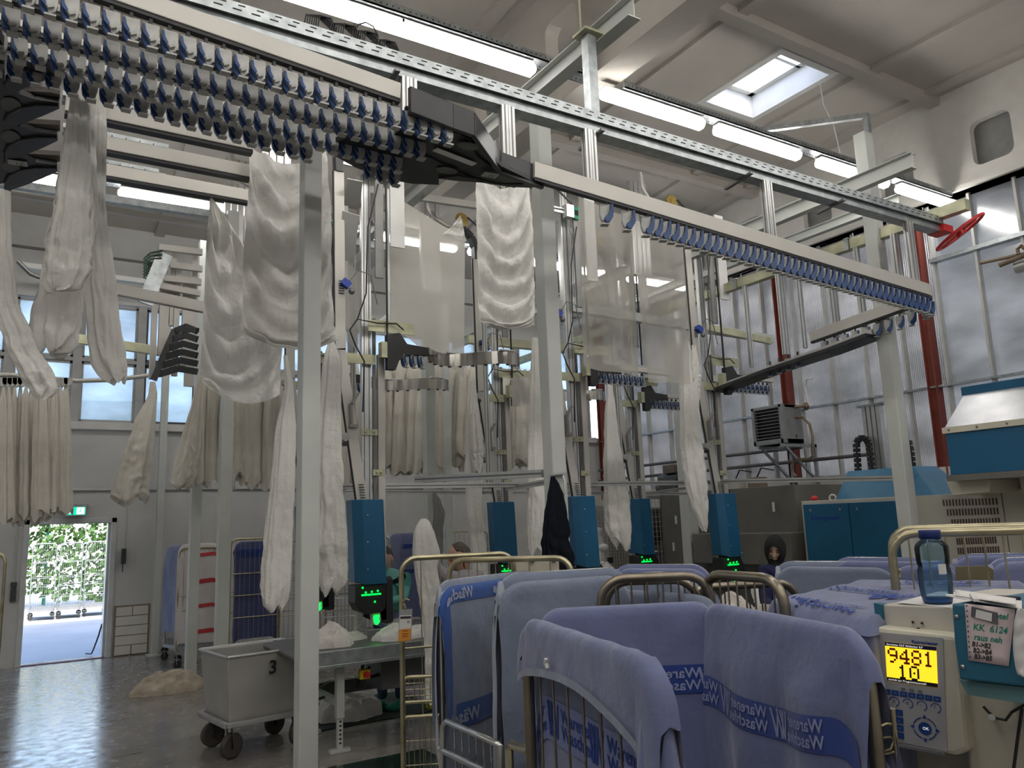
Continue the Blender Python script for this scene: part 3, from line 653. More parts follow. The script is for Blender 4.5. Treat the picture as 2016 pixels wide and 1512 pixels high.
def drape(label,L,R,Y,seed=1,swag=5,amp=.05,sag=.25,m=None,group=None,dep=0.,vert=.3,nu=70,nv=90,bottom_sag=.0,top_sag=.0,side=0):
    """open draped sheet; L,R=[(px,py)] edges from the top down"""
    Ya,Yb=(Y,Y) if not isinstance(Y,tuple) else Y
    def edge(P,v):
        n=len(P)-1; f=min(v*n,n-1e-6); i=int(f); u=f-i; return (P[i][0]*(1-u)+P[i+1][0]*u,P[i][1]*(1-u)+P[i+1][1]*u)
    sd=seed*3.7
    t=thing('hanging_sheet',label,'sheet',aY(*L[0],Ya),group)
    def fn(u,v):
        yy=Ya+(Yb-Ya)*v; a=aY(*edge(L,v),yy); b=aY(*edge(R,v),yy); p=a*(1-u)+b*u
        cat=4*u*(1-u); H=(aY(*L[-1],yy)-aY(*L[0],yy)).length
        p.z-=cat*(top_sag*(1-v)+bottom_sag*v)
        vv=v-sag*cat*(1-.3*v)+.05*noise.noise(V((u*2,v*3,sd)))
        env=min(1,cat*1.8)*min(1,v*6+.15)*min(1,(1-v)*8+.1)
        s=math.sin(2*PI*swag*vv+sd); s=math.copysign(abs(s)**.6,s)
        d=amp*env*s*.7+amp*vert*math.sin(2*PI*(4*u+.5*math.sin(v*3+sd)))*(1-cat*.5)+amp*.5*noise.noise(V((u*6,v*9,sd)))+dep*cat+.008*noise.noise(V((u*30,v*40,sd)))
        p.y+=-d; p.z+=.3*amp*env*math.cos(2*PI*swag*vv+sd)*.3
        return p
    MB().grid(fn,nu,nv).build('cloth',m or m_sheet,t); return t
# --- front group at left
bundle('white sheet bundle hanging at the very left edge, its tail swept to the right',[(375,-26,22),(480,-26,24),(590,-20,36),(680,10,72),(740,38,108),(768,60,112),(785,72,88)],4.95,3,7,.16,.55)
bundle('long white sheet hanging from the rack, shortest and frontmost of the three at left',[(165,142,168),(200,136,178),(300,122,180),(400,108,182),(480,90,182),(530,86,178),(562,92,160),(571,104,118)],4.75,5,8,.17,.5)
bundle('white sheet hanging behind the front one at left, broad and puckered at the bottom',[(170,160,185),(300,135,190),(420,110,195),(560,80,165),(620,66,160),(668,58,152),(682,62,140),(690,80,108)],5.05,8,7,.16,.5)
bundle('slender white sheet tail hanging right of the two others at left',[(170,182,208),(260,180,211),(400,172,208),(560,162,226),(660,172,240),(712,180,247),(735,194,249),(748,214,246)],5.2,11,6,.17,.4)
drape('white sheet hung by one corner from the pale rail, sweeping down in soft swags',[(414,388),(404,520),(398,640),(394,735),(398,752)],[(420,392),(478,480),(540,560),(556,680),(553,776)],(6.6,6.5),2,swag=5,amp=.07,sag=.30,bottom_sag=.12)
drape('broad white sheet with deep curved folds left of the tall column',[(492,278),(486,400),(480,540),(478,640),(482,655)],[(640,300),(650,400),(656,520),(658,640),(668,668)],(5.7,5.6),4,swag=6,amp=.085,sag=.22,bottom_sag=.10,top_sag=.14)
drape('white sheet with stacked catenary folds hanging in the middle behind the black switch',[(938,345),(940,450),(942,560),(945,626),(950,638)],[(1044,352),(1050,450),(1053,540),(1054,620),(1052,640)],(6.4,6.4),6,swag=7,amp=.07,sag=.18,bottom_sag=.05,top_sag=.12)
drape('small white sheet corner peaking behind the hoist at centre left',[(905,425),(890,445),(870,462)],[(908,425),(912,445),(918,475)],6.9,6,swag=2,amp=.02,sag=.1)
# --- sheets on the lifting towers
bundle('long white sheet hanging in front of the tall column, left of it',[(700,558,566),(760,560,578),(860,540,583),(960,532,580),(1060,520,574),(1140,514,572),(1180,514,566),(1198,530,556)],(6.9,6.4),13,5,.15,.5)
bundle('short white sheet folded over a clamp just left of the tall column',[(770,562,570),(840,556,584),(880,557,582),(920,558,578),(1000,552,574),(1100,548,572)],7.0,14,4,.2,.5)
bundle('large white sheet twisting down right of the tall column to the first station',[(665,648,656),(720,634,672),(860,618,672),(960,616,674),(1000,624,678),(1070,612,682),(1100,628,684),(1140,628,682),(1164,634,664)],(6.9,6.7),17,5,.15,.55)
bundle('white sheet on the back lift left of the middle, folded over its clamp',[(752,926,936),(830,922,944),(920,916,950),(980,918,948),(1050,924,952),(1090,928,958),(1118,930,960),(1180,935,975)],8.7,19,4,.16,.5)
bundle('crumpled white sheet slung from the second clamp on the back lift',[(815,928,942),(850,926,948),(880,928,950),(930,934,948)],8.6,20,5,.25,.6)
bundle('long white sheet hanging against the middle column',[(665,1048,1060),(740,1044,1068),(900,1040,1070),(1000,1040,1074),(1050,1040,1070),(1085,1042,1066)],(7.2,6.9),23,5,.12,.5)
bundle('white sheet hanging beside the third lift over the mesh cage',[(745,1196,1204),(830,1192,1214),(930,1190,1228),(1000,1192,1238),(1040,1194,1240),(1062,1204,1240),(1074,1215,1240)],(8.3,8.0),29,4,.17,.5)
bundle('white sheet twisting down at the right lift in front of steel panels',[(672,1344,1356),(740,1340,1372),(860,1340,1378),(920,1346,1386),(960,1352,1390),(1000,1364,1392),(1030,1376,1392),(1046,1384,1391)],(7.2,7.0),31,4,.17,.55)
bundle('short fold of white sheet doubled over the right lift clamp',[(680,1362,1370),(740,1362,1378),(790,1368,1376)],7.1,32,3,.2,.5)
bundle('white sheet held up by the man in front of him',[(1021,830,838),(1026,825,845),(1036,819,850),(1050,814,856),(1090,812,866),(1120,816,860),(1180,826,872),(1250,836,868),(1330,838,862),(1380,836,858)],(6.1,6.3),37,4,.14,.5)
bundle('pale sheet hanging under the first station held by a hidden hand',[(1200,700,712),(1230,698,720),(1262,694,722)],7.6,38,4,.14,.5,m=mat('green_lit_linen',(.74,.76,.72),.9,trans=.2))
# --- storage rows at the back
def row(pxa,pxb,n,ytop,ybot,Y,label,group,seed,ytop2=None,ybot2=None,w=13):
    r_=random.Random(seed); yt2=ytop2 or ytop; yb2=ybot2 or ybot
    for i in range(n):
        u=i/(n-1); px=pxa+(pxb-pxa)*u; yt=ytop+(yt2-ytop)*u; yb=ybot+(yb2-ybot)*u+r_.uniform(-16,8); lean=r_.uniform(-7,2); ww=w*1.35*r_.uniform(.8,1.25)
        yy=Y+r_.uniform(-.12,.12)
        bundle(label,[(yt,px-2,px+3),(yt+35,px-ww*.45,px+ww*.4),(yt+.5*(yb-yt),px-ww*.6+lean*.5,px+ww*.6+lean*.5),(yb,px-ww*.7+lean,px+ww*.7+lean)],yy,seed+i*1.7,4,.2,.8,m=m_sheetd,group=group,N=26,Mv=26)
row(6,130,12,762,1030,11.6,'cream sheet in the dense row hanging at the far left above the door','sheets stored above the door',50,752,1010,13)
row(392,556,14,735,945,10.6,'cream sheet in the dense row behind the two grey columns at left','sheets stored behind the left columns',70,735,955,15)
row(690,750,6,705,935,11.4,'cream sheet in the dense row just behind the first station','sheets stored behind the first station',80,735,935,13)
row(766,930,16,702,930,11.4,'cream sheet in the dense row behind the curved steel strips','sheets stored behind the steel strips',90,712,915,15)
row(980,1044,7,725,905,11.4,'cream sheet in the small row seen left of the middle column','sheets stored left of the middle column',110,728,920,14)
row(636,692,5,715,960,11.2,'cream sheet in the dense row just right of the tall column','sheets stored right of the tall column',120,712,955,13)
bundle('lone cream sheet swept to the left, hanging under the curved rail by the far wall',[(752,295,306),(775,292,310),(840,262,306),(900,240,300),(950,224,294),(980,218,292),(990,232,284)],11.8,41,4,.18,.6,m=m_sheetd)
bundle('cream sheet gathered at the left end of the rear row, sweeping outwards',[(745,392,400),(790,378,398),(860,358,396),(930,340,388),(955,336,380),(962,344,366)],10.4,43,4,.18,.6,m=m_sheetd)
# --- soiled cloth on the floor
def heap(label,c,rx,ry,h,seed,m,name='cloth_heap',cat='cloth',flat=.02,fold=2.4):
    t=thing(name,label,cat,c); c=V(c)
    def fn(u,v):
        a=2*PI*u; r=v; rr=1+.22*noise.noise(V((math.cos(a)*1.5,math.sin(a)*1.5,seed)))
        x=math.cos(a)*rx*r*rr; y=math.sin(a)*ry*r*rr
        q=V((x/rx*1.5,y/ry*1.5,seed)); q2=V((x/rx*1.1+3,y/ry*1.1,seed+4))
        z=h*max(0,1-r*r)**.7*(.82+.5*noise.noise(q))+(flat if r<.97 else 0)
        z+=h*.085*math.sin(15*noise.noise(q2)+2*noise.noise(q*2.2))*(1-r**5)+h*.07*noise.noise(q*4)*(1-r**4)
        x+=.04*rx*math.sin(13*noise.noise(q2+V((1,2,3)))); y+=.04*ry*math.sin(12*noise.noise(q2+V((4,2,1))))
        return c+V((x,y,max(.002,z) if r<1 else .002))
    MB().grid(fn,90,44).build('folds',m,t); return t
p=aZ(330,1352,0); heap('crumpled dirty beige cloth on the floor at the foot of the left column',(p.x-.06,p.y-.32,0),.46,.24,.24,5,mat('soiled_beige_cloth',(.50,.43,.34),.95,var=.15,vs=9,bump=.4,bs=30))
# ================================================================ LIFTING STATIONS
def station(X,Y,kind,label,rack='strip'):
    t=thing('lifting_station',label,'station',(X,Y,0))
    P=lambda x,y,z:V((X+x,Y+y,z))
    # blue cover, chamfered front-left edge, slightly tilted
    b=MB(); poly=[(-.16,.10),(-.16,-.06),(-.08,-.13),(.12,-.13),(.14,-.11),(.14,.10)]
    zt,zb=2.15,1.36
    n=len(poly); vs=[P(x-.02,y,zt) for x,y in poly]+[P(x+.01,y,zb+(.03 if x<-.1 else 0)) for x,y in poly]
    b.add(vs,[tuple(range(n)),tuple(range(n,2*n))[::-1]]+[(i,n+i,n+(i+1)%n,(i+1)%n) for i in range(n)])
    cov=b.build('blue_cover',m_bluem,t,bevel=.006)
    for z in(2.0,1.75,1.5):
        q=MB(); q.ell(P(-.05,-.134,z),(.009,.006,.009),8,6); q.build('cover_screw',m_chrome,cov)
    MB().bb(X-.02,X+.0,Y+.1,Y+.12,1.3,2.15).build('cover_seam',m_black,cov)
    # light head under the cover
    h=MB(); hp=[(-.16,1.36),(-.16,1.20),(-.12,1.13),(-.04,1.09),(.08,1.09),(.14,1.13),(.15,1.36)]
    h.prism(hp,lambda a,z,d:P(a,d,z),-.10,.10); hd=h.build('light_head',m_black,t,bevel=.01)
    g=MB()
    for dx,dz in((-.09,1.335),(-.06,1.29),(.0,1.293),(.06,1.297),(.03,1.20)): g.ell(P(dx,-.105,dz),(.009,.008,.009),8,6)
    g.build('indicator_lamps',m_green,hd)
    MB().bb(X-.10,X+.09,Y-.108,Y-.101,1.262,1.274).build('light_bar',m_green,hd)
    # black hood behind
    hp=[(.0,1.40),(.28,1.41),(.30,1.38),(.30,.98),(.24,.96),(.10,1.00),(.0,1.05)] if kind=='square' else [(.02,1.05)]+[(.12+.30*math.cos(a),1.12+.34*math.sin(a)) for a in [PI*.5*(1-k/8) for k in range(9)]]+[(.42,1.0),(.1,1.0)]
    MB().prism(hp,lambda a,z,d:P(a,d,z),.10,.14).build('black_hood',m_black,t)
    if kind!='square': MB().bb(X+.14,X+.34,Y+.05,Y+.10,1.385,1.40).bb(X+.16,X+.24,Y+.0,Y+.08,1.40,1.52).ell(P(.2,.03,1.53),(.045,.04,.05),12,8).build('hand_light',m_white,t)
    # clamp held under the head
    cl=MB(); cl.prism([(.02,1.09),(.10,1.09),(.11,1.03),(.08,.98),(.03,.99)],lambda a,z,d:P(a,d,z),-.06,.0); c_=cl.build('head_clamp',m_gclip,t)
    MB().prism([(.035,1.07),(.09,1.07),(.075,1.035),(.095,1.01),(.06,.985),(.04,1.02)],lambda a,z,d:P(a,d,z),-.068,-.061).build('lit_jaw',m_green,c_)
    # vertical profiles
    zu=5.95
    for x0,w,zb_ in((.02,.05,1.2),(.072,.05,2.15)):
        b=MB(); b.bb(X+x0-w/2,X+x0+w/2,Y+.12,Y+.17,zb_,zu); pf=b.build('tower_profile',m_alu,t)
        MB().bb(X+x0-.006,X+x0+.006,Y+.1185,Y+.1205,zb_,zu).build('slot',m_alud,pf)
    MB().bb(X+.12,X+.15,Y+.13,Y+.16,2.0,4.0).build('gap_shade_strip',m_alud,t)  # dark strip painted for the shade in the gap beside the cream post
    MB().bb(X+.16,X+.235,Y+.1,Y+.15,1.0,3.62).build('cream_post',m_alul,t,bevel=.004)
    for z,x0,x1 in((2.82,-.02,.15),(2.42,.10,.22)):
        b=MB(); b.bb(X+x0,X+x1,Y+.095,Y+.105,z-.03,z+.03).ell(P(x0+.04,.09,z),(.014,.008,.014),8,6).ell(P(x1-.04,.09,z),(.014,.008,.014),8,6); b.build('strap_plate',m_zinc,t)
    # inclined lift and its vertical run
    L=[P(-.06,0,2.12),P(-.28,0,3.62),P(-.30,0,5.45)]
    b=MB(); b.beam(L[0],L[1],.105,.06,(0,1,0)).beam(L[1]-V((0,0,.02)),L[2],.06,.105,(1,0,0)); b.build('lift_rail',m_alul,t,bevel=.004)
    b=MB(); o=V((-.055,-.01,0)); b.tube([L[0]+o,L[1]+o,L[2]+o],.012,6); b.build('lift_belt',m_black,t)
    s=MB()
    for base,dr in((L[0]+V((0,-.045,.05)),(L[1]-L[0]).normalized()),(L[1]+V((0,-.045,.55)),V((0,0,1)))):
        for k in range(6): p=base+dr*(.025*k); s.box(p,(.055,.004,.008))
    s.build('vent_slots',m_dark,t)
    # bent arm on the lift
    a=P(-.17,-.06,3.02); b=MB(); b.beam(a+V((.06,0,.16)),a+V((-.02,0,.04)),.02,.05,(0,1,0)).beam(a+V((-.02,0,.05)),a+V((-.01,0,-.16)),.02,.05,(0,1,0)).bb(a.x-.03,a.x+.05,a.y-.02,a.y+.02,a.z-.18,a.z-.15); b.build('bent_arm',mat('grey_bracket',(.3,.28,.27),.5),t)
    # clamps on the lift
    for z,dx in((3.55,-.33),(2.75,-.24)):
        b=MB(); b.prism([(-.05,.03),(.03,.04),(.04,-.02),(0,-.05),(-.05,-.02)],lambda u,w,d:P(dx+u,d-.02,z+w),-.05,.02); c_=b.build('lift_clamp',m_gclip,t); MB().bb(X+dx-.02,X+dx+.025,Y-.05,Y+.01,z-.085,z-.05).build('clamp_foot',m_black,c_)
    # top arch, sprockets, chain
    pts=[P(-.30,0,5.45),P(-.31,0,5.62),P(-.36,0,5.76),P(-.46,0,5.84),P(-.60,0,5.85)]
    b=MB()
    for p,q in zip(pts[:-1],pts[1:]): b.beam(p,q,.07,.10,(0,1,0))
    b.build('arch_black',m_switch,t)
    b=MB(); b.tube([P(-.58,0,5.85),P(-.75,0,5.87),P(-.90,.02,5.95),P(-.97,.05,6.1),P(-.98,.05,6.3)],.032,8).tube([P(-.60,-.05,5.83),P(-.76,-.05,5.84),P(-.93,-.04,5.93),P(-1.01,0,6.1),P(-1.02,0,6.3)],.018,8); b.build('arch_rail',m_alul,t)
    def sprocket(c,r,m,nm,nt=22):
        b=MB(); v=[]
        for k in range(nt*2): a=PI*k/nt; rr=r*(1 if k%2 else .92); v.append((rr*math.cos(a),rr*math.sin(a)))
        b.prism(v,lambda u,w,d:c+V((u,d,w)),-.012,.012); o=b.build(nm,m,t); MB().bb(c.x-.03,c.x+.03,c.y-.02,c.y-.013,c.z-.03,c.z+.03).build('sprocket_hub',m_dark if m is m_greenp else m_gold,o)
    sprocket(P(-.50,.0,5.99),.10,m_gold,'gold_sprocket'); sprocket(P(.13,-.02,5.58),.085,m_greenp,'green_sprocket')
    b=MB(); b.bb(X-.25,X+.02,Y-.01,Y+.02,5.55,5.58).bb(X-.25,X+.02,Y-.01,Y+.02,5.60,5.62); b.bb(X-.04,X+.07,Y-.06,Y+.03,5.50,5.66); b.build('sprocket_shaft',m_alu,t)
    b=MB(); b.beam(P(-.42,-.02,6.03),P(.1,-.02,5.67),.018,.012,(0,1,0)).bb(X+.205,X+.22,Y-.03,Y-.01,3.72,5.58); b.build('toothed_belt',m_black,t)
    MB().bb(X+.10,X+.19,Y+.0,Y+.03,4.4,5.52).build('belt_guard',mat('mid_grey_plate',(.28,.28,.27),.5,.3),t)
    MB().bb(X+.26,X+.42,Y-.02,Y-.0,4.75,5.95).build('white_side_plate',m_white,t)
    b=MB()
    for k in range(4): b.bb(X-1.0+.075*k,X-.935+.075*k,Y+.25,Y+.31,5.0,6.3)
    b.build('upper_profiles',m_alu,t)
    # bracket with guide rail
    k_=[(.20,3.80),(.34,3.83),(.42,3.72),(.66,3.70),(.67,3.62),(.42,3.60),(.33,3.54),(.29,3.44),(.20,3.44)]
    MB().prism(k_,lambda a,z,d:P(a,d,z),-.05,.02).build('black_bracket',m_black,t,bevel=.004)
    b=MB(); b.bb(X+.02,X+.52,Y-.0,Y+.015,3.83,3.95).bb(X-.28,X+.12,Y+.06,Y+.075,3.50,3.60).bb(X+.14,X+.2,Y-.05,Y+.04,3.56,3.72); b.build('zinc_plate',m_zinc,t)
    b=MB(); b.tube([P(.12,-.03,5.4),P(.0,-.04,4.9),P(-.02,-.04,4.2),P(-.12,-.06,3.92),P(.1,-.06,3.9),P(.3,-.05,3.92),P(.38,-.05,3.86)],.008,6).tube([P(-.12,-.06,3.92),P(-.2,-.06,3.8),P(-.14,-.06,3.65),P(-.05,-.06,3.5),P(-.05,-.02,3.0)],.008,6); b.build('cables',m_black,t)
    bx=MB(); bx.box(P(-.24,-.06,4.27),(.09,.06,.07),Matrix.Rotation(.6,3,'Y')); s_=bx.build('blue_sensor',mat('sensor_blue',(.03,.07,.42),.4),t); MB().ell(P(-.18,-.06,4.20),(.035,.03,.035),10,8).tube([P(-.20,-.07,4.3),P(-.12,-.07,4.42),P(.02,-.06,4.40),P(.10,-.04,4.1)],.006,6).build('sensor_cable',m_alud,s_)
    if rack=='strip':
        pts=[]
        for i in range(22):
            u=i/21; pts.append(P(.67+1.05*u,-.06+.20*math.sin(2*PI*u*.9)+.05,3.62-.02*u))
        s_=MB(); zz=3.62
        vs=[];n=len(pts)
        for p in pts: vs+= [p+V((0,-.004,.10-.04*0)),p+V((0,-.004,-.04)),p+V((0,.004,-.04)),p+V((0,.004,.10))]
        s_.add(vs,[(4*i+a,4*i+(a+1)%4,4*i+4+(a+1)%4,4*i+4+a) for i in range(n-1) for a in range(4)],False); st=s_.build('steel_strip',m_steelsh,t)
        for i in range(1,21,2): p=pts[i]; MB().bb(p.x-.016,p.x+.016,p.y-.01,p.y+.01,p.z-.055,p.z-.04).build('strip_tooth',m_black,st)
        for p in(pts[8],pts[17]): MB().bb(p.x-.09,p.x+.09,p.y-.02,p.y+.02,p.z+.10,p.z+.115).build('top_strap',m_alu,st)
        xs_=[.40,.49,.58]
    else:
        b=MB(); b.bb(X+.66,X+1.15,Y-.04,Y+.03,3.66,3.72); b.build('guide_rail',m_alul,t); xs_=[.34+.085*k for k in range(9)]
    for i,dx in enumerate(xs_):
        o=copy_tree(ct); o.location=P(dx,-.02,3.555); o.rotation_euler=(0,0,.5); o['label']='clamp parked at the bracket of a lifting station'; o['group']='clamps at the station brackets'
    return t
st=[(2.9,7.3,'square','lifting station with blue cover in front, the leftmost one fully seen','strip'),(5.5,7.35,'round','lifting station with blue cover right behind the hanging jacket','rail'),(7.67,7.25,'round','lifting station with blue cover nearest the woman in the headscarf','rail'),
(2.91,9.0,'square','rear lifting station partly hidden behind the tall left column','strip'),(5.48,9.05,'round','rear lifting station with narrow blue cover left of the jacket','strip'),(7.66,8.85,'round','rear lifting station with blue cover in front of the mesh cage','rail')]
for s in st: station(*s)
# ================================================================ TRANSLUCENT CURTAINS AND PANELS
def film(name,c,a):
    m=bpy.data.materials.new(name); m.use_nodes=True; nt=m.node_tree; N=nt.nodes; L=nt.links; b=N['Principled BSDF']; b.inputs['Roughness'].default_value=.75; b.inputs['Specular IOR Level'].default_value=.15
    nz=N.new('ShaderNodeTexNoise'); nz.inputs['Scale'].default_value=2; r=N.new('ShaderNodeMapRange'); r.inputs['To Min'].default_value=a-.12; r.inputs['To Max'].default_value=a+.1
    tc=N.new('ShaderNodeTexCoord'); L.new(tc.outputs['Object'],nz.inputs['Vector']); L.new(nz.outputs[0],r.inputs['Value'])
    b.inputs['Base Color'].default_value=(*c,1); tl=N.new('ShaderNodeBsdfTranslucent'); tl.inputs[0].default_value=(*c,1); mx=N.new('ShaderNodeMixShader'); mx.inputs[0].default_value=.45
    L.new(b.outputs[0],mx.inputs[1]); L.new(tl.outputs[0],mx.inputs[2]); tp=N.new('ShaderNodeBsdfTransparent'); m2=N.new('ShaderNodeMixShader'); L.new(r.outputs[0],m2.inputs[0]); L.new(tp.outputs[0],m2.inputs[1]); L.new(mx.outputs[0],m2.inputs[2]); L.new(m2.outputs[0],N['Material Output'].inputs['Surface'])
    return m
m_film=film('milky_plastic_curtain',(.80,.77,.70),.84); m_film2=film('thin_plastic_curtain',(.76,.73,.67),.68)
def quadsheet(label,px,Y,m,amp=.02,seed=1,name='plastic_curtain',cat='curtain'):
    A,B,C_,D=[aY(*p,Y if not isinstance(Y,tuple) else Y[i]) for i,p in enumerate(px)]
    t=thing(name,label,cat,A)
    def fn(u,v):
        p=(A*(1-u)+B*u)*(1-v)+(D*(1-u)+C_*u)*v
        p.y-=amp*math.sin(u*9+seed)*v+amp*noise.noise(V((u*4,v*3,seed))); return p
    MB().grid(fn,30,24).build('film',m,t); return t
c1=quadsheet('milky plastic curtain on a grey edge profile, cut on a slant, left of the middle',[(764,378),(915,470),(915,745),(768,640)],7.62,m_film,.02,1)
e=[aY(*p,7.6) for p in ((762,374),(764,640))]; MB().beam(e[0],e[1],.035,.035,(1,0,0)).build('edge_profile',m_alu,c1)
for p_,q_ in (((733,440),(762,418)),((730,650),(764,622))): MB().beam(aY(*p_,7.47),aY(*q_,7.6),.035,.05).build('side_bracket',m_alu,c1)
quadsheet('left milky plastic curtain hanging below the single rail',[(1139,386),(1243,432),(1262,742),(1146,722)],5.9,m_film2,.03,2)
quadsheet('right milky plastic curtain hanging below the single rail, overlapping the left one',[(1240,432),(1344,480),(1362,756),(1276,752)],5.8,m_film2,.03,3)
quadsheet('pale plastic sheet hanging behind the first station lift',[(668,505),(722,545),(722,700),(672,668)],7.7,m_film2,.02,5)
quadsheet('clear plastic sheet hanging right of the middle column, low',[(1006,744),(1046,742),(1046,800),(1008,800)],8.4,m_film2,.02,6)
quadsheet('wide clear draught curtain hanging in front of the far wall beside the door',[(134,788),(326,792),(322,965),(120,960)],12.6,film('clear_pvc',(.6,.6,.58),.22),.02,7)
quadsheet('clear protective sheet hanging beside the first station post',[(764,960),(792,960),(788,1140),(762,1140)],7.2,film('clear_pvc_near',(.6,.6,.6),.12),.01,8)
def plateq(label,px,Ys,m,th=.01,name='metal_guide_plate',cat='plate'):
    P=[aY(*p,y) for p,y in zip(px,Ys)]; t=thing(name,label,cat,P[0]); n=(P[1]-P[0]).cross(P[3]-P[0]).normalized()*th
    b=MB(); b.add(P+[p+n for p in P],[(0,1,2,3),(7,6,5,4)]+[(i,(i+1)%4,4+(i+1)%4,4+i) for i in range(4)]); b.build('sheet',m,t); return t
plateq('white tilted guide plate, upper of two left of the first tower',[(684,352),(714,358),(708,410),(676,404)],(7.1,7.1,7.5,7.5),m_white)
plateq('grey-white tilted guide plate, lower of two left of the first tower',[(674,415),(708,425),(697,518),(668,510)],(7.2,7.2,7.6,7.6),m_white)
plateq('pale plate hanging near the tip of the black switch',[(905,330),(948,334),(946,352),(905,350)],(6.2,)*4,m_white)
# ================================================================ HORIZONTAL ALUMINIUM FRAME
def bar(label,a,b_,w=.05,h=.05,m=None,name='aluminium_bar',cat='bar',sl=True):
    t=thing(name,label,cat,a); MB().beam(a,b_,w,h).build('profile',m or m_alu,t)
    if sl:
        a2,b2=V(a),V(b_); d=(b2-a2).normalized(); x=d.cross(V((0,0,1))).normalized()
        for s in(-1,1): MB().beam(a2+x*s*(w/2),b2+x*s*(w/2),.003,h*.22).build('slot',m_alud,t)
    return t
mc=aY(1072,932,5.1)
bar('aluminium bar ending at the middle column, highest of the cross bars',aY(822,944,7.0),mc,.06,.06)
bar('long aluminium cross bar running behind the front stations',aY(672,958,7.55),aY(1396,950,7.55),.05,.055)
bar('lower aluminium cross bar between the rear stations',aY(680,968,9.3),aY(1380,972,9.3),.05,.05)
bar('aluminium bar from the middle column back to the jacket hook',aY(1108,944,5.1),aY(1000,962,8.6),.05,.05)
bar('aluminium bar ending at the right column above the blue cabinet',aY(1412,948,7.35),aY(1778,941,5.08),.055,.055)
bar('lower diagonal aluminium bar behind the twisted sheet',aY(1275,972,9.2),aY(1392,955,7.4),.04,.04)
b=thing('hook_plate','small white shelf plate with coat hooks on the middle column','hook',aY(1095,935,4.9)); MB().beam(aY(1080,934,4.92),aY(1112,932,4.92),.05,.015).tube([aY(1088,938,4.9),aY(1084,945,4.88),aY(1090,946,4.87)],.006,6).tube([aY(1108,936,4.9),aY(1112,948,4.88),aY(1112,975,4.88)],.006,6).build('hook',m_alu,b)
# ================================================================ UPPER BACKGROUND FRAMES
def xbeam(label,pa,pb,Y,w=.08,h=.1,m=None,name='frame_beam'):
    a=aY(*pa,Y); b_=aY(*pb,Y); t=thing(name,label,'beam',a); MB().beam(a,b_,w,h).build('beam',m or m_steelw,t,bevel=.004); return t
xbeam('pale rounded conveyor rail crossing in front of the windows at left',(180,560),(404,606),8.2,.07,.11,m_alul)
xbeam('yellow-zinc beam crossing the windows at left',(130,664),(332,694),12.0,.08,.13,m_zinc)
xbeam('galvanised strut rail below the far lamps',(0,360),(480,432),9.6,.08,.09,m_galv)
xbeam('pale beam just below the galvanised strut rail at left',(0,376),(412,446),9.9,.06,.07,m_alul)
xbeam('slotted white cable channel above the windows at left',(40,522),(290,556),13.6,.12,.08,m_white)
xbeam('pale yellowish cross beam behind the middle sheet',(920,668),(1150,690),9.4,.08,.12,m_zinc)
xbeam('grey cross beam seen through the plastic curtains',(1082,598),(1520,668),8.3,.08,.13,m_steelw)
xbeam('lower grey cross beam behind the plastic curtains',(1150,712),(1420,748),8.6,.08,.10,m_steelw)
xbeam('zinc beam behind the right lift, running to the posts',(1370,640),(1516,672),8.0,.06,.10,m_zinc)
xbeam('low white channel with brackets behind the first station',(660,470),(760,488),8.8,.06,.08,m_galv)
xbeam('white beam behind the tower tops left of the middle',(700,370),(960,408),8.6,.06,.09,m_alul)
p=aZ(1800,520,4.9)
for l,pa,pb,z in (('grey I-beam running away under the ceiling behind the right column',(1810,375),(1400,500),None),):
    a=aX(1770,392,9.6); ibeam(l,(9.6,a.y,a.z),(9.6,13.5,a.z),.1,.12)
ibeam('white beam running away behind the lifting towers',(7.2,8.3,5.35),(7.2,13.6,5.35),.1,.14)
for px,Yy,l in ((695,8.4,'grey post behind the milky curtain frame'),(955,8.7,'thin post left of the middle sheet'),(1210,8.6,'thin grey post seen through the left plastic curtain')):
    a=aY(px,700,Yy); vpost(l,a.x,Yy,2.35,5.4,.05,1,m_steelw,'frame_post')
# ---- frame with black fan piece at left
fr_=thing('transfer_frame','frame of upright profiles and stacked rails in front of the left windows','frame',aY(350,600,9.6))
b=MB()
for px,y0,y1 in ((308,560,745),(322,560,700),(332,545,690),(344,490,640),(352,520,740),(366,560,720),(376,545,760),(386,500,760)): 
    a=aY(px,y0,9.6); c_=aY(px,y1,9.6); b.bb(a.x-.03,a.x+.03,9.57+.03*(px%3),9.63+.03*(px%3),c_.z,a.z)
b.build('uprights',m_alul,fr_)
b=MB()
for pa,pb in (((313,487),(398,497)),((335,522),(398,530)),((322,548),(396,556)),((300,560),(394,578))): b.beam(aY(*pa,9.5),aY(*pb,9.5),.06,.07)
b.build('rails',m_alul,fr_); b=MB(); b.beam(aY(325,500,9.3),aY(285,598,9.3),.16,.04,(0,1,0)); b.build('ladder_tray',m_galv,fr_)
b=MB()
for k in range(7): b.tube([aY(318,498,9.3)+V((0,.03*(k-3),-.07*k*.5)),aY(296,498+6*k,9.3),aY(283,510+6*k,9.3),aY(300,520+6*k,9.3)],.012,5)
b.build('cable_loops',mat('coloured_cables',(.06,.14,.10),.6,var=.5,vs=15),fr_)
fn=thing('fan_chute','black fan-shaped chute of curved slats left of the swept sheet','chute',aY(350,700,9.2))
b=MB()
o=aY(304,744,9.3)
for k in range(6):
    a=aY(345-6.5*k,652+17*k,9.3); c_=aY(388,652+16*k,9.0); mid=(a+c_)/2+V((0,0,.05)); 
    b.beam(a,mid,.03,.07).beam(mid,c_,.03,.07)
b.build('slats',m_switch,fn); MB().beam(aY(344,650,9.3),aY(302,748,9.3),.07,.05,(0,1,0)).beam(aY(344,650,9.3),aY(390,650,9.0),.03,.05).build('spine',m_switch,fn)
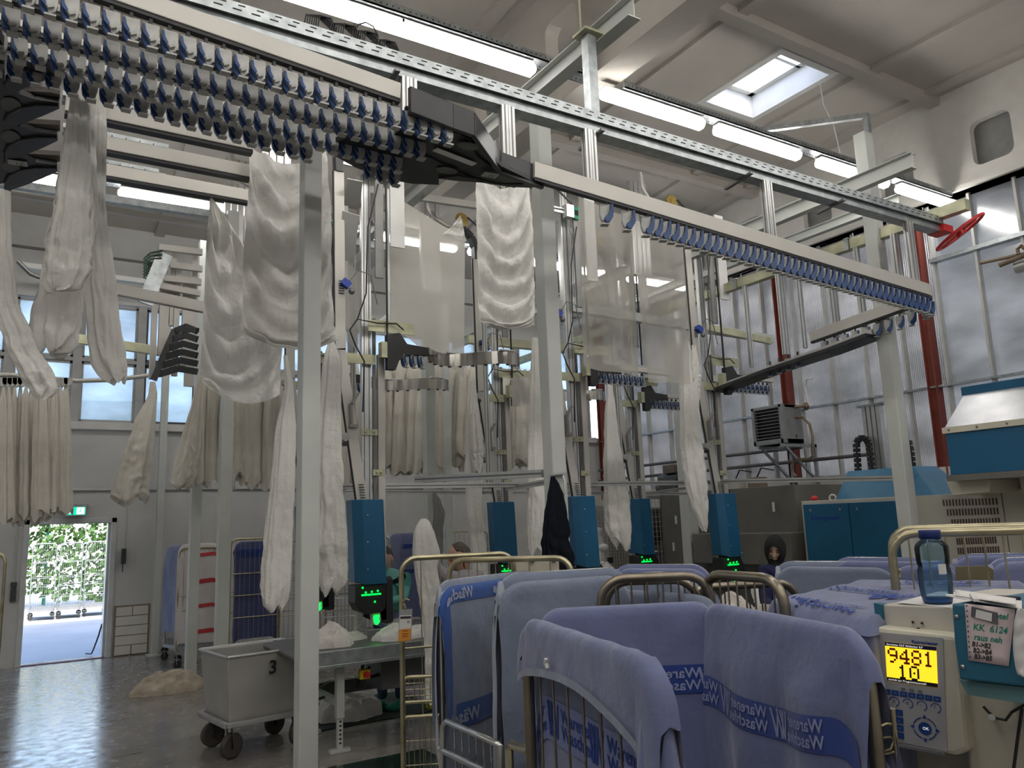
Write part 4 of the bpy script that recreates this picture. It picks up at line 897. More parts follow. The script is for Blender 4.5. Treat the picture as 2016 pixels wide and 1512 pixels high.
cr=thing('curved_rail','thin curved rail with parked clamps crossing the lower left windows','rail',aY(200,745,11.8)); pts=[aY(x,y,11.8) for x,y in ((-40,738),(20,738),(90,744),(150,750),(220,748),(270,742),(300,738))]
MB().tube(pts,.03,8).build('rail',m_alul,cr); MB().tube([p+V((0,-.03,.03)) for p in [aY(x,y,11.8) for x,y in ((35,520),(60,545),(100,560),(140,566))]],.03,8).build('upper_curve',m_alud,cr)
b=MB()
for px in range(4,135,10): c_=aY(px,752,11.7); b.prism([(-.05,.05),(.05,.05),(.05,-.03),(0,-.07),(-.05,-.02)],lambda u,w,d:c_+V((u,d,w)),-.04,.03)
q=b.build('clamps',m_gclip,cr); q['kind']='stuff'
# ================================================================ MACHINES ON THE RIGHT
def xprism(px,X,dx,name,m,parent,bevel=0):
    """outline read on the plane X, extruded by dx to give the part its depth"""
    P=[aX(x,y,X) for x,y in px]; n=len(P); Q=[p+V((dx,0,0)) for p in P]
    b=MB(); b.add(P+Q,[tuple(range(n)),tuple(range(n,2*n))[::-1]]+[(i,n+i,n+(i+1)%n,(i+1)%n) for i in range(n)]); return b.build(name,m,parent,bevel=bevel)
def boxX(X0,X1,Y0,Y1,z0,z1,name,m,parent,bevel=.0): return MB().bb(X0,X1,Y0,Y1,z0,z1).build(name,m,parent,bevel=bevel)
# blue cabinet ------------------------------------------------
XF=9.3; yl=aX(1580,1040,XF).y; yr=5.3; zt=aX(1600,992,XF).z; zt=2.0
cab=thing('machine_cabinet','blue machine cabinet with a trapezoid hood on top behind the woman','machine',(XF,(yl+yr)/2,0))
boxX(XF+.02,10.4,yr,yl,0,zt+.03,'body',m_creamy,cab,.01)
ym=aX(1676,1040,XF).y
for a,b_ in((ym+.006,yl-.05),(yr+.02,ym-.006)):
    pn=boxX(XF-.01,XF+.02,a,b_,.1,zt-.02,'blue_panel',m_bluem,cab,.004)
    for yy in(a+.12,b_-.12): MB().cyl((XF-.02,yy,zt-.1),(XF-.008,yy,zt-.1),.018,12).build('panel_lock',m_chrome,pn)
y0=aX(1598,1020,XF).y; z0=aX(1598,1024,XF).z
text_part('lettering','Kannegiesser',fr((XF-.013,y0,z0),(0,-1,0),(0,0,1)),m_ink,cab,size=.085,bold=.002)
MB().ell((XF+.12,yl-.15,zt+.06),(.05,.05,.04)).build('red_beacon',mat('red_beacon_glass',(.6,.02,.02),.3),cab)
MB().tube([V((XF+.15,yl-.42+.05*math.cos(a),zt+.06+.04*math.sin(a))) for a in [2*PI*k/14 for k in range(14)]],.012,6,closed=True).build('lifting_ring',m_white,cab)
# trapezoid hood
h0=[aX(x,y,XF+.15) for x,y in ((1650,985),(1845,976))]; h1=[aX(x,y,XF+.35) for x,y in ((1673,928),(1806,933))]
ya,yb=h0[0].y,h0[1].y; yc,yd=h1[0].y,h1[1].y; zh=h1[0].z
b=MB(); v=[(XF+.1,ya,zt+.03),(XF+.1,yb,zt+.03),(XF+1.0,yb,zt+.03),(XF+1.0,ya,zt+.03),(XF+.3,yc,zh),(XF+.3,yd,zh),(XF+.8,yd,zh),(XF+.8,yc,zh)]
b.add(v,[(0,1,2,3),(4,7,6,5),(0,4,5,1),(1,5,6,2),(2,6,7,3),(3,7,4,0)]); b.build('top_hood',mat('lighter_blue_paint',(.05,.19,.33),.4),cab,bevel=.006)
nx=V((-(zh-zt-.03),0,.2)).normalized(); p=aX(1730,953,XF+.22); text_part('lettering','Kannegiesser',fr((XF+.205,p.y,zt+.24),(0,-1,0),V((.2,0,zh-zt-.03)).normalized()),m_ink,cab,size=.1)
# energy chain loops and profile post
def chainloop(px,X,label,vis=1.):
    P=[aX(x,y,X) for x,y in px]; t=thing('cable_chain',label,'chain',P[0]); b=MB()
    pts=[]
    for a,c_ in zip(P[:-1],P[1:]):
        n=max(2,int((c_-a).length/.055))
        for k in range(n): pts.append(a+(c_-a)*(k/n))
    pts.append(P[-1])
    for a,c_ in zip(pts[:-1],pts[1:]): b.beam(a,a+(c_-a)*.8,.075,.055,(1,0,0)); 
    b.build('links',m_black,t); MB().tube(pts,.018,6).build('cables',m_rub,t)
chainloop([(1690,930),(1687,890),(1686,872),(1692,863),(1702,862),(1710,872),(1713,890),(1718,930)],XF+.4,'black cable chain loop standing on the blue hood, left one')
chainloop([(1770,930),(1772,890),(1778,866),(1788,868),(1793,890),(1797,930)],XF+.4,'black cable chain loop behind the right column')
t=thing('profile_mast','tall grooved aluminium mast standing on the blue hood','mast',aX(1722,925,XF+.5)); a=aX(1710,800,XF+.5); z0=zh-.02
b=MB()
for k in range(4): b.bb(XF+.5,XF+.6,a.y-.15+.07*k,a.y-.095+.07*k,z0,a.z)
b.build('grooved_profile',m_alu,t); MB().bb(XF+.48,XF+.62,a.y-.42,a.y+.18,a.z,a.z+.03).bb(XF+.5,XF+.56,a.y-.42,a.y-.36,z0,a.z).build('top_arm',m_galv,t)
# steel panel block with motors --------------------------------
t=thing('steel_enclosure','brown-grey sheet steel machine housing behind the woman','machine',(9.7,9,0))
boxX(9.7,11.1,7.75,9.0,0,2.28,'front_panel',m_darksteel,t,.005); boxX(9.66,11.1,9.02,10.6,0,2.28,'rear_panel',m_darksteel,t,.005); boxX(9.2,9.7,7.5,9.4,1.15,1.6,'sloping_steel_tray',m_darksteel,t,.01)
b=MB()
for y,z in((8.1,1.9),(8.15,1.35),(9.35,1.9),(9.5,1.2),(10.2,1.75),(10.3,1.3)): b.bb(9.64,9.66,y,y+.03,z,z+.14)
hh=b.build('white_handles',m_white,t); hh['kind']='stuff'
for px,s,l in(((1322,932),.22,'dark motor and gearbox sitting on the steel housing'),((1352,936),.16,'second dark motor beside the twisted sheet')):
    c=aX(*px,10.2); t=thing('drive_motor',l,'motor',(c.x,c.y,2.28)); zb=2.28
    b=MB(); b.bb(c.x-s*.6,c.x+s*.6,c.y-s,c.y+s,zb,zb+s*1.2).cyl((c.x,c.y-s,zb+s*1.3),(c.x,c.y+s*1.3,zb+s*1.3),s*.42,18); b.build('gearbox',mat('oily_grey',(.10,.10,.10),.45,.4),t,bevel=.01)
    b=MB(); b.bb(c.x-.12,c.x+.12,c.y-.2,c.y+.1,zb+s*1.7,zb+s*2.4).cyl((c.x,c.y+s*.6,zb+.14),(c.x,c.y+s*1.6,zb+.14),.10,16); b.build('fan_cover',mat('brownish_grey',(.14,.11,.09),.6),t,bevel=.01)
for px,l in(((1448,938),'small beige junction box on the steel housing'),((1490,936),'small brown valve block on the steel housing')):
    c=aX(*px,10.2); t=thing('junction_box',l,'box',(c.x,c.y,2.28)); MB().bb(c.x-.1,c.x+.1,c.y-.12,c.y+.12,2.28,2.46).build('box',m_creamy if px[0]<1460 else mat('brown_valve',(.22,.16,.12),.6),t,bevel=.01); MB().tube([(c.x,c.y,2.46),(c.x,c.y-.1,2.6),(c.x,c.y-.35,2.55)],.012,6).build('cable',m_black,t)
# mesh cage ------------------------------------------------------
YC=10.9
def cage_wall(label,pa,pb,z1,mesh,step,Yc,frame=m_alu,extra=True):
    x0=aY(*pa,Yc).x; x1=aY(*pb,Yc).x; t=thing('mesh_fence',label,'fence',((x0+x1)/2,Yc,0)); b=MB()
    b.bb(x0-.03,x0+.03,Yc-.03,Yc+.03,0,z1).bb(x1-.03,x1+.03,Yc-.03,Yc+.03,0,z1).bb(x0,x1,Yc-.03,Yc+.03,z1-.06,z1); b.build('frame',frame,t)
    g=MB(); x=x0
    while x<x1: g.bb(x-.003,x+.003,Yc-.003,Yc+.003,.1,z1); x+=step
    z=.1
    while z<z1: g.bb(x0,x1,Yc-.003,Yc+.003,z-.003,z+.003); z+=step
    g.build('wire_mesh',mesh,t); return t,x0,x1
m_mesh=mat('beige_wire_mesh',(.52,.47,.38),.5)
cage_wall('beige square-mesh fence right of the third lifting station',(1160,1000),(1238,1000),2.1,m_mesh,.06,YC)
t,x0,x1=cage_wall('double mesh doors with white bars before the round dryer drum',(1246,1000),(1356,1000),2.25,mat('white_wire_mesh',(.6,.6,.58),.45),.085,YC-.3)
t=thing('dryer','grey dryer with a round mesh window behind the mesh doors','machine',((x0+x1)/2,YC+.8,0)); boxX(x0-.1,x1+.1,YC+.3,YC+1.6,0,2.05,'body',mat('grey_dryer',(.30,.30,.29),.5,.2),t,.01)
c=aY(1290,1040,YC+.28); b=MB(); b.lathe([(.0,-.01),(.26,-.01),(.28,.0),(.28,.03)],c,28,'y'); b.build('round_window',mat('dark_drum',(.07,.07,.07),.4),t); text_part('lettering','KITSZ',fr(c+V((-.12,-.02,-.52)),(1,0,0),(0,0,1)),m_ink,t,size=.1)
boxX(x0+.1,x1,YC+.28,YC+.3,1.95,2.0,'trim_bar',m_black,t)
t=thing('emergency_switch','yellow switch box on the fence post','switch',aY(1242,1030,YC-.37)); c=aY(1243,1030,YC-.35); boxX(c.x-.05,c.x+.05,c.y-.04,c.y+.02,c.z-.06,c.z+.06,'box',mat('signal_yellow',(.75,.55,.03),.4),t,.008)
c=aY(1203,1103,YC-.05); t=thing('socket','small black socket seen through the beige mesh','socket',c); boxX(c.x-.05,c.x+.05,c.y,c.y+.04,c.z-.05,c.z+.05,'box',m_black,t,.005)
# beige perforated machine ----------------------------------------
XB=8.7; ya=aX(1790,1000,XB).y; t=thing('ironer_housing','beige machine side wall with rows of upright vent slots','machine',(XB,3.5,0))
zt2=aX(1975,968,XB).z; ysp=aX(1975,1000,XB).y
boxX(XB,10.2,1.5,ysp-.005,0,zt2+.02,'rear_body',m_creamy,t,.004); boxX(XB,10.2,ysp+.005,ya,0,zt2,'body',m_creamy,t,.004)
b=MB(); n=0
for (px0,py,px1,h_) in((1858,990,1962,12),(1866,1009,1964,12),(1875,1029,1967,12),(1885,1066,1960,11),(1887,1085,1966,12)):
    a=aX(px0,py,XB); c_=aX(px1,py-3,XB); N_=17
    for k in range(N_): y=a.y+(c_.y-a.y)*k/(N_-1); z=a.z+(c_.z-a.z)*k/(N_-1); b.bb(XB-.004,XB+.002,y-.008,y+.008,z-.035,z+.035)
hh=b.build('vent_slots',mat('vent_shadow',(.10,.06,.055),.7),t); hh['kind']='stuff'
# top hood at upper right --------------------------------------------
XH=8.0; y1=aX(1866,890,XH).y; t=thing('extraction_hood','blue box hood with a sloping bare steel top at the right edge','hood',(XH,2.4,2.16))
boxX(XH,9.6,.8,y1,2.2,2.62,'blue_box',m_bluem,t,.004); boxX(XH-.02,9.6,.8,y1+.02,2.62,2.68,'cream_strip',m_cream,t)
b=MB(); b.add([(XH,.8,2.68),(XH,y1,2.68),(XH+.42,y1-.02,3.05),(XH+.42,.8,3.05),(XH+1.5,.8,3.1),(XH+1.5,y1-.02,3.1),(XH+1.5,y1,2.68)],[(0,3,2,1),(3,4,5,2),(1,2,5,6)]); b.build('sloping_steel_top',mat('brushed_steel_sheet',(.42,.42,.42),.35,.85,var=.1,vs=4),t)
boxX(XH+.40,XH+.46,.8,y1,3.03,3.12,'blue_ridge',m_bluem,t); boxX(XH-.03,9.6,.8,y1+.03,2.14,2.2,'steel_edge',m_darksteel,t)
b=MB()
for k in range(6):
    for z in(2.65,): b.ell((XH-.025,y1-.05-.28*k,z),(.006,.012,.012),8,6)
b.build('rivets',m_alud,t)['kind']='stuff'
xprism([(1862,944),(1950,944),(1948,968),(1875,975)],XH+.15,.9,'cream_cheek',m_cream,t); boxX(XH+.3,9.4,.8,y1-.5,1.98,2.14,'underside_duct',m_creamy,t)
# heater ---------------------------------------------------------------
XQ=10.45; q=[aX(x,y,XQ) for x,y in ((1478,805),(1536,797),(1540,872),(1484,879))]; y0,y1=q[1].y,q[0].y; z0,z1=q[3].z,q[0].z
t=thing('air_heater','grey louvred air heater on wall brackets in front of the ribbed wall','heater',(XQ,(y0+y1)/2,z0)); b=MB(); f=.05
b.bb(XQ,XQ+.5,y0,y0+f,z0,z1).bb(XQ,XQ+.5,y1-f,y1,z0,z1).bb(XQ,XQ+.5,y0,y1,z1-f,z1).bb(XQ,XQ+.5,y0,y1,z0,z0+f*1.5).bb(XQ+.1,XQ+.5,y0,y1,z0,z1); b.build('casing',mat('heater_grey',(.30,.31,.31),.45,.3),t,bevel=.004)
boxX(XQ+.08,XQ+.1,y0+f,y1-f,z0+f,z1-f,'dark_interior',m_black,t)
for k in range(9):
    z=z0+.11+(z1-z0-.2)*k/8.; s=MB(); s.box((XQ+.03,(y0+y1)/2,z),(.05,y1-y0-2*f,.006),Matrix.Rotation(-.12,3,'Y')); s.build('louvre',m_alu,t)
for y in(y0+.05,y1-.08):
    b=MB(); b.beam((XQ,y,z0-.03),(XW+.0,y,z0-.03),.05,.05).beam((XQ+.1,y,z0-.05),(XW-.03,y,z0-.62),.04,.03,(0,1,0)).beam((XW-.03,y,z0),(XW-.03,y,z0-.75),.05,.05,(0,1,0)); b.build('wall_bracket',m_galv,t)
m_hose=mat('brown_hose',(.25,.19,.13),.6,var=.2); X9=XQ+.35
t2=thing('heater_pipes','brown hoses and valves looping beside the air heater','pipe',aX(1590,745,X9)); 
def tx(px,r=.022): return MB().tube([aX(x,y,X9) for x,y in px],r,8)
tx([(1600,745),(1587,746),(1586,765),(1592,800)],.018).build('supply_pipe',m_white,t2); tx([(1585,800),(1570,800),(1550,806),(1543,822),(1548,840),(1563,858)]).build('upper_hose',m_hose,t2); tx([(1560,821),(1580,822),(1594,835),(1600,860),(1599,890),(1601,898)]).build('lower_hose',m_hose,t2)
tx([(1600,898),(1592,904),(1575,904),(1562,902),(1560,930),(1568,938)],.024).build('return_pipe',m_hose,t2)
for c_ in((1559,821),(1564,859),(1587,800)): MB().ell(aX(*c_,X9-.02),(.05,.05,.065)).build('valve',mat('bronze_valve',(.2,.14,.09),.4,.6),t2)
for z,l in((2.95,'upper'),(2.72,'lower')): tag(MB().tube([(XW-.12,7.2 if z<2.9 else 8.7,z),(XW-.12,14.2,z)],.03,10).build('wall_pipe',mat('dark_pipe',(.14,.13,.13),.5,.3)),'%s dark pipe running along the ribbed wall below the heater'%l,'pipe')
t=thing('pipe_run','steel pipes with a curved cock entering at the right edge','pipe',aX(1990,520,9.5)); MB().tube([aX(x,y,9.5) for x,y in ((1968,522),(2016,503),(2060,486))],.03,8).tube([aX(x,y,9.5) for x,y in ((1930,518),(2016,500),(2060,488))],.02,8).build('pipes',m_hose,t); MB().tube([aX(x,y,9.45) for x,y in ((2005,500),(2003,490),(2010,484),(2018,490))],.02,8).build('cock',mat('bronze_valve',(.2,.14,.09),.4,.6),t); MB().tube([aX(x,y,9.6) for x,y in ((2000,527),(2060,512))],.07,14).build('insulated_pipe',m_alu,t)
# ================================================================ CONTROL CONSOLE IN THE RIGHT FOREGROUND
XK=2.10
con=thing('control_console','cream operating console with a yellow display in the right foreground','console',(2.6,1.0,0))
def K(px,X,dx,name,m,par,bev=0): return xprism(px,X,dx,name,m,par,bev)
K([(1748,1400),(1905,1440),(2060,1470),(2060,1700),(1760,1620)],XK+.16,.5,'lower_body',m_cream,con,.004)
K([(1894,1345),(2070,1375),(2070,1700),(1915,1640)],XK+.04,.5,'side_body',m_cream,con,.01)
ub=K([(1734,1190),(1874,1196),(1888,1300),(1890,1420),(1745,1400),(1739,1240)],XK+.06,.62,'upper_box',mat('pale_grey_lid',(.60,.57,.50),.45),con,.004)
K([(1720,1187),(1735,1190),(1740,1238),(1725,1234)],XK+.05,.03,'blue_edge',m_tealm,con)
for c_ in((1797,1225),(1815,1227)): MB().cyl(aX(*c_,XK+.05),aX(*c_,XK+.062),.0035,10).build('screw_hole',m_dark,ub)
MB().cyl(aX(1808,1240,XK+.05),aX(1808,1240,XK+.062),.006,10).build('cable_hole',m_dark,ub)
hs=K([(1700,1232),(1880,1252),(1902,1478),(1882,1489),(1745,1462),(1690,1440)],XK,.10,'panel_housing',m_cream,con,.012)
C=[(1712,1243),(1856,1256),(1864,1480),(1726,1452)]
def pf(u,v,o=0.):
    x=C[0][0]*(1-u)*(1-v)+C[1][0]*u*(1-v)+C[2][0]*u*v+C[3][0]*(1-u)*v; y=C[0][1]*(1-u)*(1-v)+C[1][1]*u*(1-v)+C[2][1]*u*v+C[3][1]*(1-u)*v
    return aX(x,y,XK-.002-o)
def pfq(u0,v0,u1,v1,o,name,m,par,th=.001):
    P=[pf(u0,v0,o),pf(u1,v0,o),pf(u1,v1,o),pf(u0,v1,o)]; n=len(P); Q=[p+V((th,0,0)) for p in P]
    b=MB(); b.add(P+Q,[tuple(range(n)),tuple(range(n,2*n))[::-1]]+[(i,n+i,n+(i+1)%n,(i+1)%n) for i in range(n)]); return b.build(name,m,par)
face=pfq(0,0,1,1,.001,'panel_face',mat('light_grey_membrane',(.46,.46,.46),.4),hs)
def uvx(px,py): # pixel on the panel -> u,v
    v=(py-1243-(px-1712)*.09)/(210+ (px-1712)*.10); u=(px-(1712+14*v))/(144-6*v); return u,v
m_disp=mat('yellow_display',(.9,.6,.02),.4,var=.02,emit=(1,.62,.02),es=.55)
u0,v0=uvx(1743,1264); u1,v1=uvx(1844,1350); u0-=.0
SU0,SV0,SU1,SV1=.20,.085,.905,.445
pfq(SU0,SV0,SU1,SV1,.002,'display',m_disp,hs); pfq(SU0,SV0,SU1,SV0+.035,.003,'display_header',mat('display_navy',(.01,.012,.06),.4),hs); pfq(SU0,SV1-.035,SU1,SV1,.003,'display_footer',m_black,hs)
def dtext(s,u,v,h,m,name='display_text',bold=0.,wide=1.):
    W_=.178;H_=.30
    return text_part(name,s,lambda a,b_:pf(u+a/W_*wide,v-b_/H_,.0042),m,hs,size=h,bold=bold)
m_wtxt=mat('white_display_text',(.8,.8,.8),.5,emit=(1,1,1),es=.3)
dtext('Serviette OLF Abdecker ILF',SU0+.02,SV0+.027,.0078,m_wtxt); dtext('zurück zur Programmauswahl',SU0+.02,SV1-.008,.0078,m_wtxt)
PIX={'9':["01110","10001","10001","01111","00001","00010","01100"],'4':["00010","00110","01010","10010","11111","00010","00111"],'8':["01110","10001","10001","01110","10001","10001","01110"],'1':["00100","01100","00100","00100","00100","00100","01110"],'0':["01110","10001","10001","10101","10001","10001","01110"]}
def pix(s,u,v,cw,ch,m,name):
    b=MB()
    for i,chh in enumerate(s):
        for r,rowp in enumerate(PIX[chh]):
            for k,bit in enumerate(rowp):
                if bit=='1':
                    a,c_=u+(i*6+k)*cw,v+r*ch; P=[pf(a,c_,.0045),pf(a+cw*1.03,c_,.0045),pf(a+cw*1.03,c_+ch*1.03,.0045),pf(a,c_+ch*1.03,.0045)]; b.add(P,[(0,1,2,3)])
    return b.build(name,m,hs)
pix('9481',SU0+.03,SV0+.05,.0272,.0195,mat('dark_red_digits',(.25,.01,.005),.5),'display_digits'); pix('10',SU0+.155,SV0+.195,.0272,.0185,m_black,'display_digits')
m_key=mat('blue_key',(.02,.07,.28),.45)
text_part('lettering','Kannegiesser',lambda a,b_:pf(.57+a/.178,.07-b_/.30,.003),m_ink,hs,size=.012,bold=.0004)
for k in range(7):
    u=.135+k*.117; key=pfq(u,.525,u+.10,.573,.003,'function_key',m_key,hs); text_part('key_label','F%d'%(k+2),lambda a,b_:pf(u+.032+a/.178,.558-b_/.30,.0045),m_gclip,key,size=.007)
    if 1<k<5: pfq(u+.02,.49,u+.08,.512,.003,'small_icon',mat('icon_grey',(.2,.2,.22),.6),hs)
def ring(u,v,r,a0,a1,wd,m,name):
    b=MB(); n=20; vs=[]
    for k in range(n+1):
        a=a0+(a1-a0)*k/n
        for rr in(r,r-wd): vs.append(pf(u+rr*math.cos(a)/.178,v-rr*math.sin(a)/.30,.003))
    b.add(vs,[(2*k,2*k+1,2*k+3,2*k+2) for k in range(n)]); return b.build(name,m,hs)
for k in range(4):
    rg=ring(.28+.195*k,.63,.0135,-1.2,3.0,.0022,m_ink,'round_icon'); 
    text_part('icon_mark','X' if k==0 else '0' if k==1 else '!' if k==2 else '?',lambda a,b_:pf(.255+.195*k+a/.178,.64-b_/.30,.003),m_ink,rg,size=.012)
for r in range(4):
    for k in range(3):
        u=.065+k*.115; v=.70+r*.07; key=pfq(u,v,u+.098,v+.055,.003,'number_key',m_key,hs); text_part('key_label',str(r*3+k+1) if r<3 else '-0+'[k],lambda a,b_:pf(u+.035+a/.178,v+.04-b_/.30,.0045),m_gclip,key,size=.0075)
for a0 in(.3,1.87,3.44,5.0): ring(.70,.83,.030,a0,a0+1.0,.003,m_ink,'ring_arc')
ok=ring(.70,.83,.017,0,2*PI,.017,m_key,'ok_button'); text_part('key_label','OK',lambda a,b_:pf(.665+a/.178,.842-b_/.30,.0045),m_wtxt,ok,size=.011)
for a in range(4):
    u=.70+.030*math.cos(PI/2*a)/.178; v=.83-.030*math.sin(PI/2*a)/.30; b=MB(); d=V((math.cos(PI/2*a),math.sin(PI/2*a),0))
    tri=[(d.x*.008,d.y*.008),(-d.y*.006-d.x*.003,d.x*.006-d.y*.003),(d.y*.006-d.x*.003,-d.x*.006-d.y*.003)]; b.add([pf(u+p[0]/.178,v-p[1]/.30,.004) for p in tri],[(0,1,2)]); b.build('arrow_mark',m_ink,hs)
MB().beam(aX(1765,1466,XK-.01),aX(1858,1484,XK-.01),.008,.008).build('chrome_sill',m_alu,hs)
# teal side box with notes
XT=1.93
tb=thing('switch_box','teal steel box with taped notes at the right edge','box',aX(1950,1370,XT))
bx=K([(1873,1188),(1990,1200),(2100,1212),(2100,1372),(2016,1352),(1889,1338),(1878,1260)],XT,.5,'box',m_tealm,tb,.005)
K([(1889,1339),(2016,1353),(2100,1373),(2100,1408),(2016,1385),(1905,1368)],XT+.02,.4,'bottom_chamfer',mat('pale_teal',(.14,.27,.28),.4),tb)
for c_ in((1883,1214),(1895,1313)): MB().ell(aX(*c_,XT-.002),(.003,.0055,.0055),12,8).build('screw',m_chrome,bx)
N_=[(1899,1188),(1999,1199),(1986,1312),(1907,1300)]
note=thing('paper_note','pink perforated note with green and black handwriting taped to the teal box','paper',aX(1950,1300,XT-.003))
def nf(u,v,o=0.):
    x=N_[0][0]*(1-u)*(1-v)+N_[1][0]*u*(1-v)+N_[2][0]*u*v+N_[3][0]*(1-u)*v; y=N_[0][1]*(1-u)*(1-v)+N_[1][1]*u*(1-v)+N_[2][1]*u*v+N_[3][1]*(1-u)*v
    return aX(x,y,XT-.003-o)
MB().grid(lambda u,v:nf(u,v),6,6).build('sheet',m_pink,note,solid=.0006)
m_pen=mat('green_felt_pen',(.02,.28,.20),.7); m_penb=mat('black_felt_pen',(.01,.01,.01),.7)
def ntext(s,u,v,h,m,sl=.08): return text_part('handwriting',s,lambda a,b_:nf(u+(a+b_*.15)/.125,v-b_/.145,.0015),m,note,size=h,bold=.0005)
ntext('hotel',.50,.20,.022,m_pen); ntext('KK  6124',.14,.45,.024,m_pen); ntext('raus neh',.15,.62,.023,m_pen); ntext('B1⇒B2'.replace('⇒','->'),.10,.74,.018,m_penb); ntext('B2->B4',.12,.85,.018,m_penb); ntext('B3->B5',.14,.955,.018,m_penb)
b=MB()
for k in range(11): c_=nf(.035,.04+.09*k,.001); b.ell(c_,(.0008,.0018,.0018),6,4)
b.build('punch_holes',m_dark,note)['kind']='stuff'
lh=thing('label_holder','grey clip-in label holder stuck across the pink note','label',aX(1935,1215,XT-.01)); K([(1912,1194),(1962,1206),(1963,1230),(1911,1214)],XT-.008,.006,'holder',mat('holder_grey',(.13,.13,.14),.4),lh,.001); K([(1922,1200),(1953,1208),(1952,1224),(1920,1216)],XT-.0095,.001,'paper_label',m_paper,lh)
pp_=thing('paper_bundle','crumpled white delivery notes hanging at the right edge','paper',aX(2010,1290,XT-.03))
MB().grid(lambda u,v:aX(2004+(1986-2004)*v*(1-v)*2+u*110,1198+v*130+u*40*v+u*8,XT-.03-.01*noise.noise(V((u*5,v*5,0)))),16,20).build('sheets',m_paper,pp_,solid=.002)
# things on the console top -------------------------------------------------
ztop=aX(1800,1193,XK+.06).z
bt=thing('water_bottle','blue translucent drinking bottle half full of water standing on the console','bottle',(0,0,0)); c0=aZ(1847,1189,ztop+.002); c0.z=ztop; bt.location=c0
hB=(aX(1830,1043,c0.x).z-c0.z); r0=.0435
prof=[(0,.004),(.030,.002),(.037,.008),(.041,.03),(.0435,.06),(.0435,.11),(.040,.125),(.0435,.14),(.0445,.185),(.042,.195),(.034,.206),(.026,.213),(.0255,.222)]
sc=hB/.245; prof=[(r*1.0,z*sc) for r,z in prof]
m_bot=bpy.data.materials.new('blue_bottle_plastic'); m_bot.use_nodes=True; nt=m_bot.node_tree; nt.nodes.clear(); o_=nt.nodes.new('ShaderNodeOutputMaterial'); g_=nt.nodes.new('ShaderNodeBsdfGlossy'); g_.inputs['Roughness'].default_value=.05; tp=nt.nodes.new('ShaderNodeBsdfTransparent'); tp.inputs[0].default_value=(.66,.82,.93,1); fz=nt.nodes.new('ShaderNodeFresnel'); fz.inputs[0].default_value=1.45; mx=nt.nodes.new('ShaderNodeMixShader')
nz_=nt.nodes.new('ShaderNodeTexNoise'); nz_.inputs['Scale'].default_value=30; bp2=nt.nodes.new('ShaderNodeBump'); bp2.inputs['Strength'].default_value=.1; nt.links.new(nz_.outputs[0],bp2.inputs['Height']); nt.links.new(bp2.outputs[0],g_.inputs['Normal'])
nt.links.new(fz.outputs[0],mx.inputs[0]); nt.links.new(tp.outputs[0],mx.inputs[1]); nt.links.new(g_.outputs[0],mx.inputs[2]); nt.links.new(mx.outputs[0],o_.inputs[0])
MB().lathe(prof,(0,0,0),32).build('body',m_bot,bt,local=True)
wl_=[(0,.012),(.034,.010),(.039,.03),(.041,.06),(.041,.095*sc),(0,.095*sc)]; MB().lathe(wl_,(0,0,0),28).build('water',mat('clear_water',(.5,.7,.8),.05,alpha=.25),bt,local=True)
MB().lathe([(0,.010),(.034,.009),(.037,.02),(0,.021)],(0,0,0),28).build('blue_base',mat('bright_blue_base',(.02,.25,.75),.3),bt,local=True)
cp_=[(.0,.245),(.027,.245),(.029,.242),(.029,.217),(.026,.215)]; MB().lathe([(r,z*sc) for r,z in cp_],(0,0,0),28).build('cap',mat('navy_cap',(.01,.03,.16),.35),bt,local=True)
b=MB(); b.grid(lambda u,v:V((.0448*math.cos(-2.35+u*.5-.0),.0448*math.sin(-2.35+u*.5),.135*sc-.028*v)),6,3).build('sticker',m_white,bt,local=True)
t=thing('paper_sheet','white paper lying under the drinking bottle','paper',(c0.x+.1,c0.y,ztop)); MB().add([aZ(1765,1186,ztop+.003),aZ(1868,1196,ztop+.003),aZ(1960,1172,ztop+.003),aZ(1850,1164,ztop+.003)],[(0,1,2,3)]).build('sheet',m_paper,t,solid=.001)
zq=aX(1935,1196,XT).z+.004
t=thing('leaflet','fanned white leaflets held by a white clip on top of the teal box','paper',aZ(1930,1185,zq))
b=MB(); b.grid(lambda u,v:aZ(1862+150*u,1170+14*u+v*(4+12*u),zq+.004+.004*math.sin(u*6)),12,3).grid(lambda u,v:aZ(1880+120*u,1172+18*u-v*12,zq+.012),8,3); b.build('sheets',m_paper,t,solid=.0015)
MB().beam(aZ(1914,1170,zq+.02),aZ(1922,1182,zq+.014),.012,.006).build('clip',m_white,t)
t=thing('pen','dark pen lying across the leaflets','pen',aZ(1975,1176,zq+.01)); MB().cyl(aZ(1950,1174,zq+.008),aZ(2008,1178,zq+.008),.004,8).build('barrel',m_black,t)
t=thing('loose_cable','black cable hanging in a loop against the cream console body','cable',aX(1960,1420,XK+.02)); MB().tube([aX(x,y,XK+.02) for x,y in ((1936,1391),(1946,1402),(1962,1414),(1980,1418),(1992,1402),(2016,1388),(2040,1384))],.0035,8).build('cable',m_black,t); MB().cyl(aX(1953,1412,XK+.01),aX(1953,1412,XK+.04),.008,10).build('cable_socket',m_white,t)
MB().tube([aX(x,y,XK+.02) for x,y in ((2012,1395),(2004,1450),(1996,1512),(1990,1560))],.004,8).build('cable_down',m_black,t)
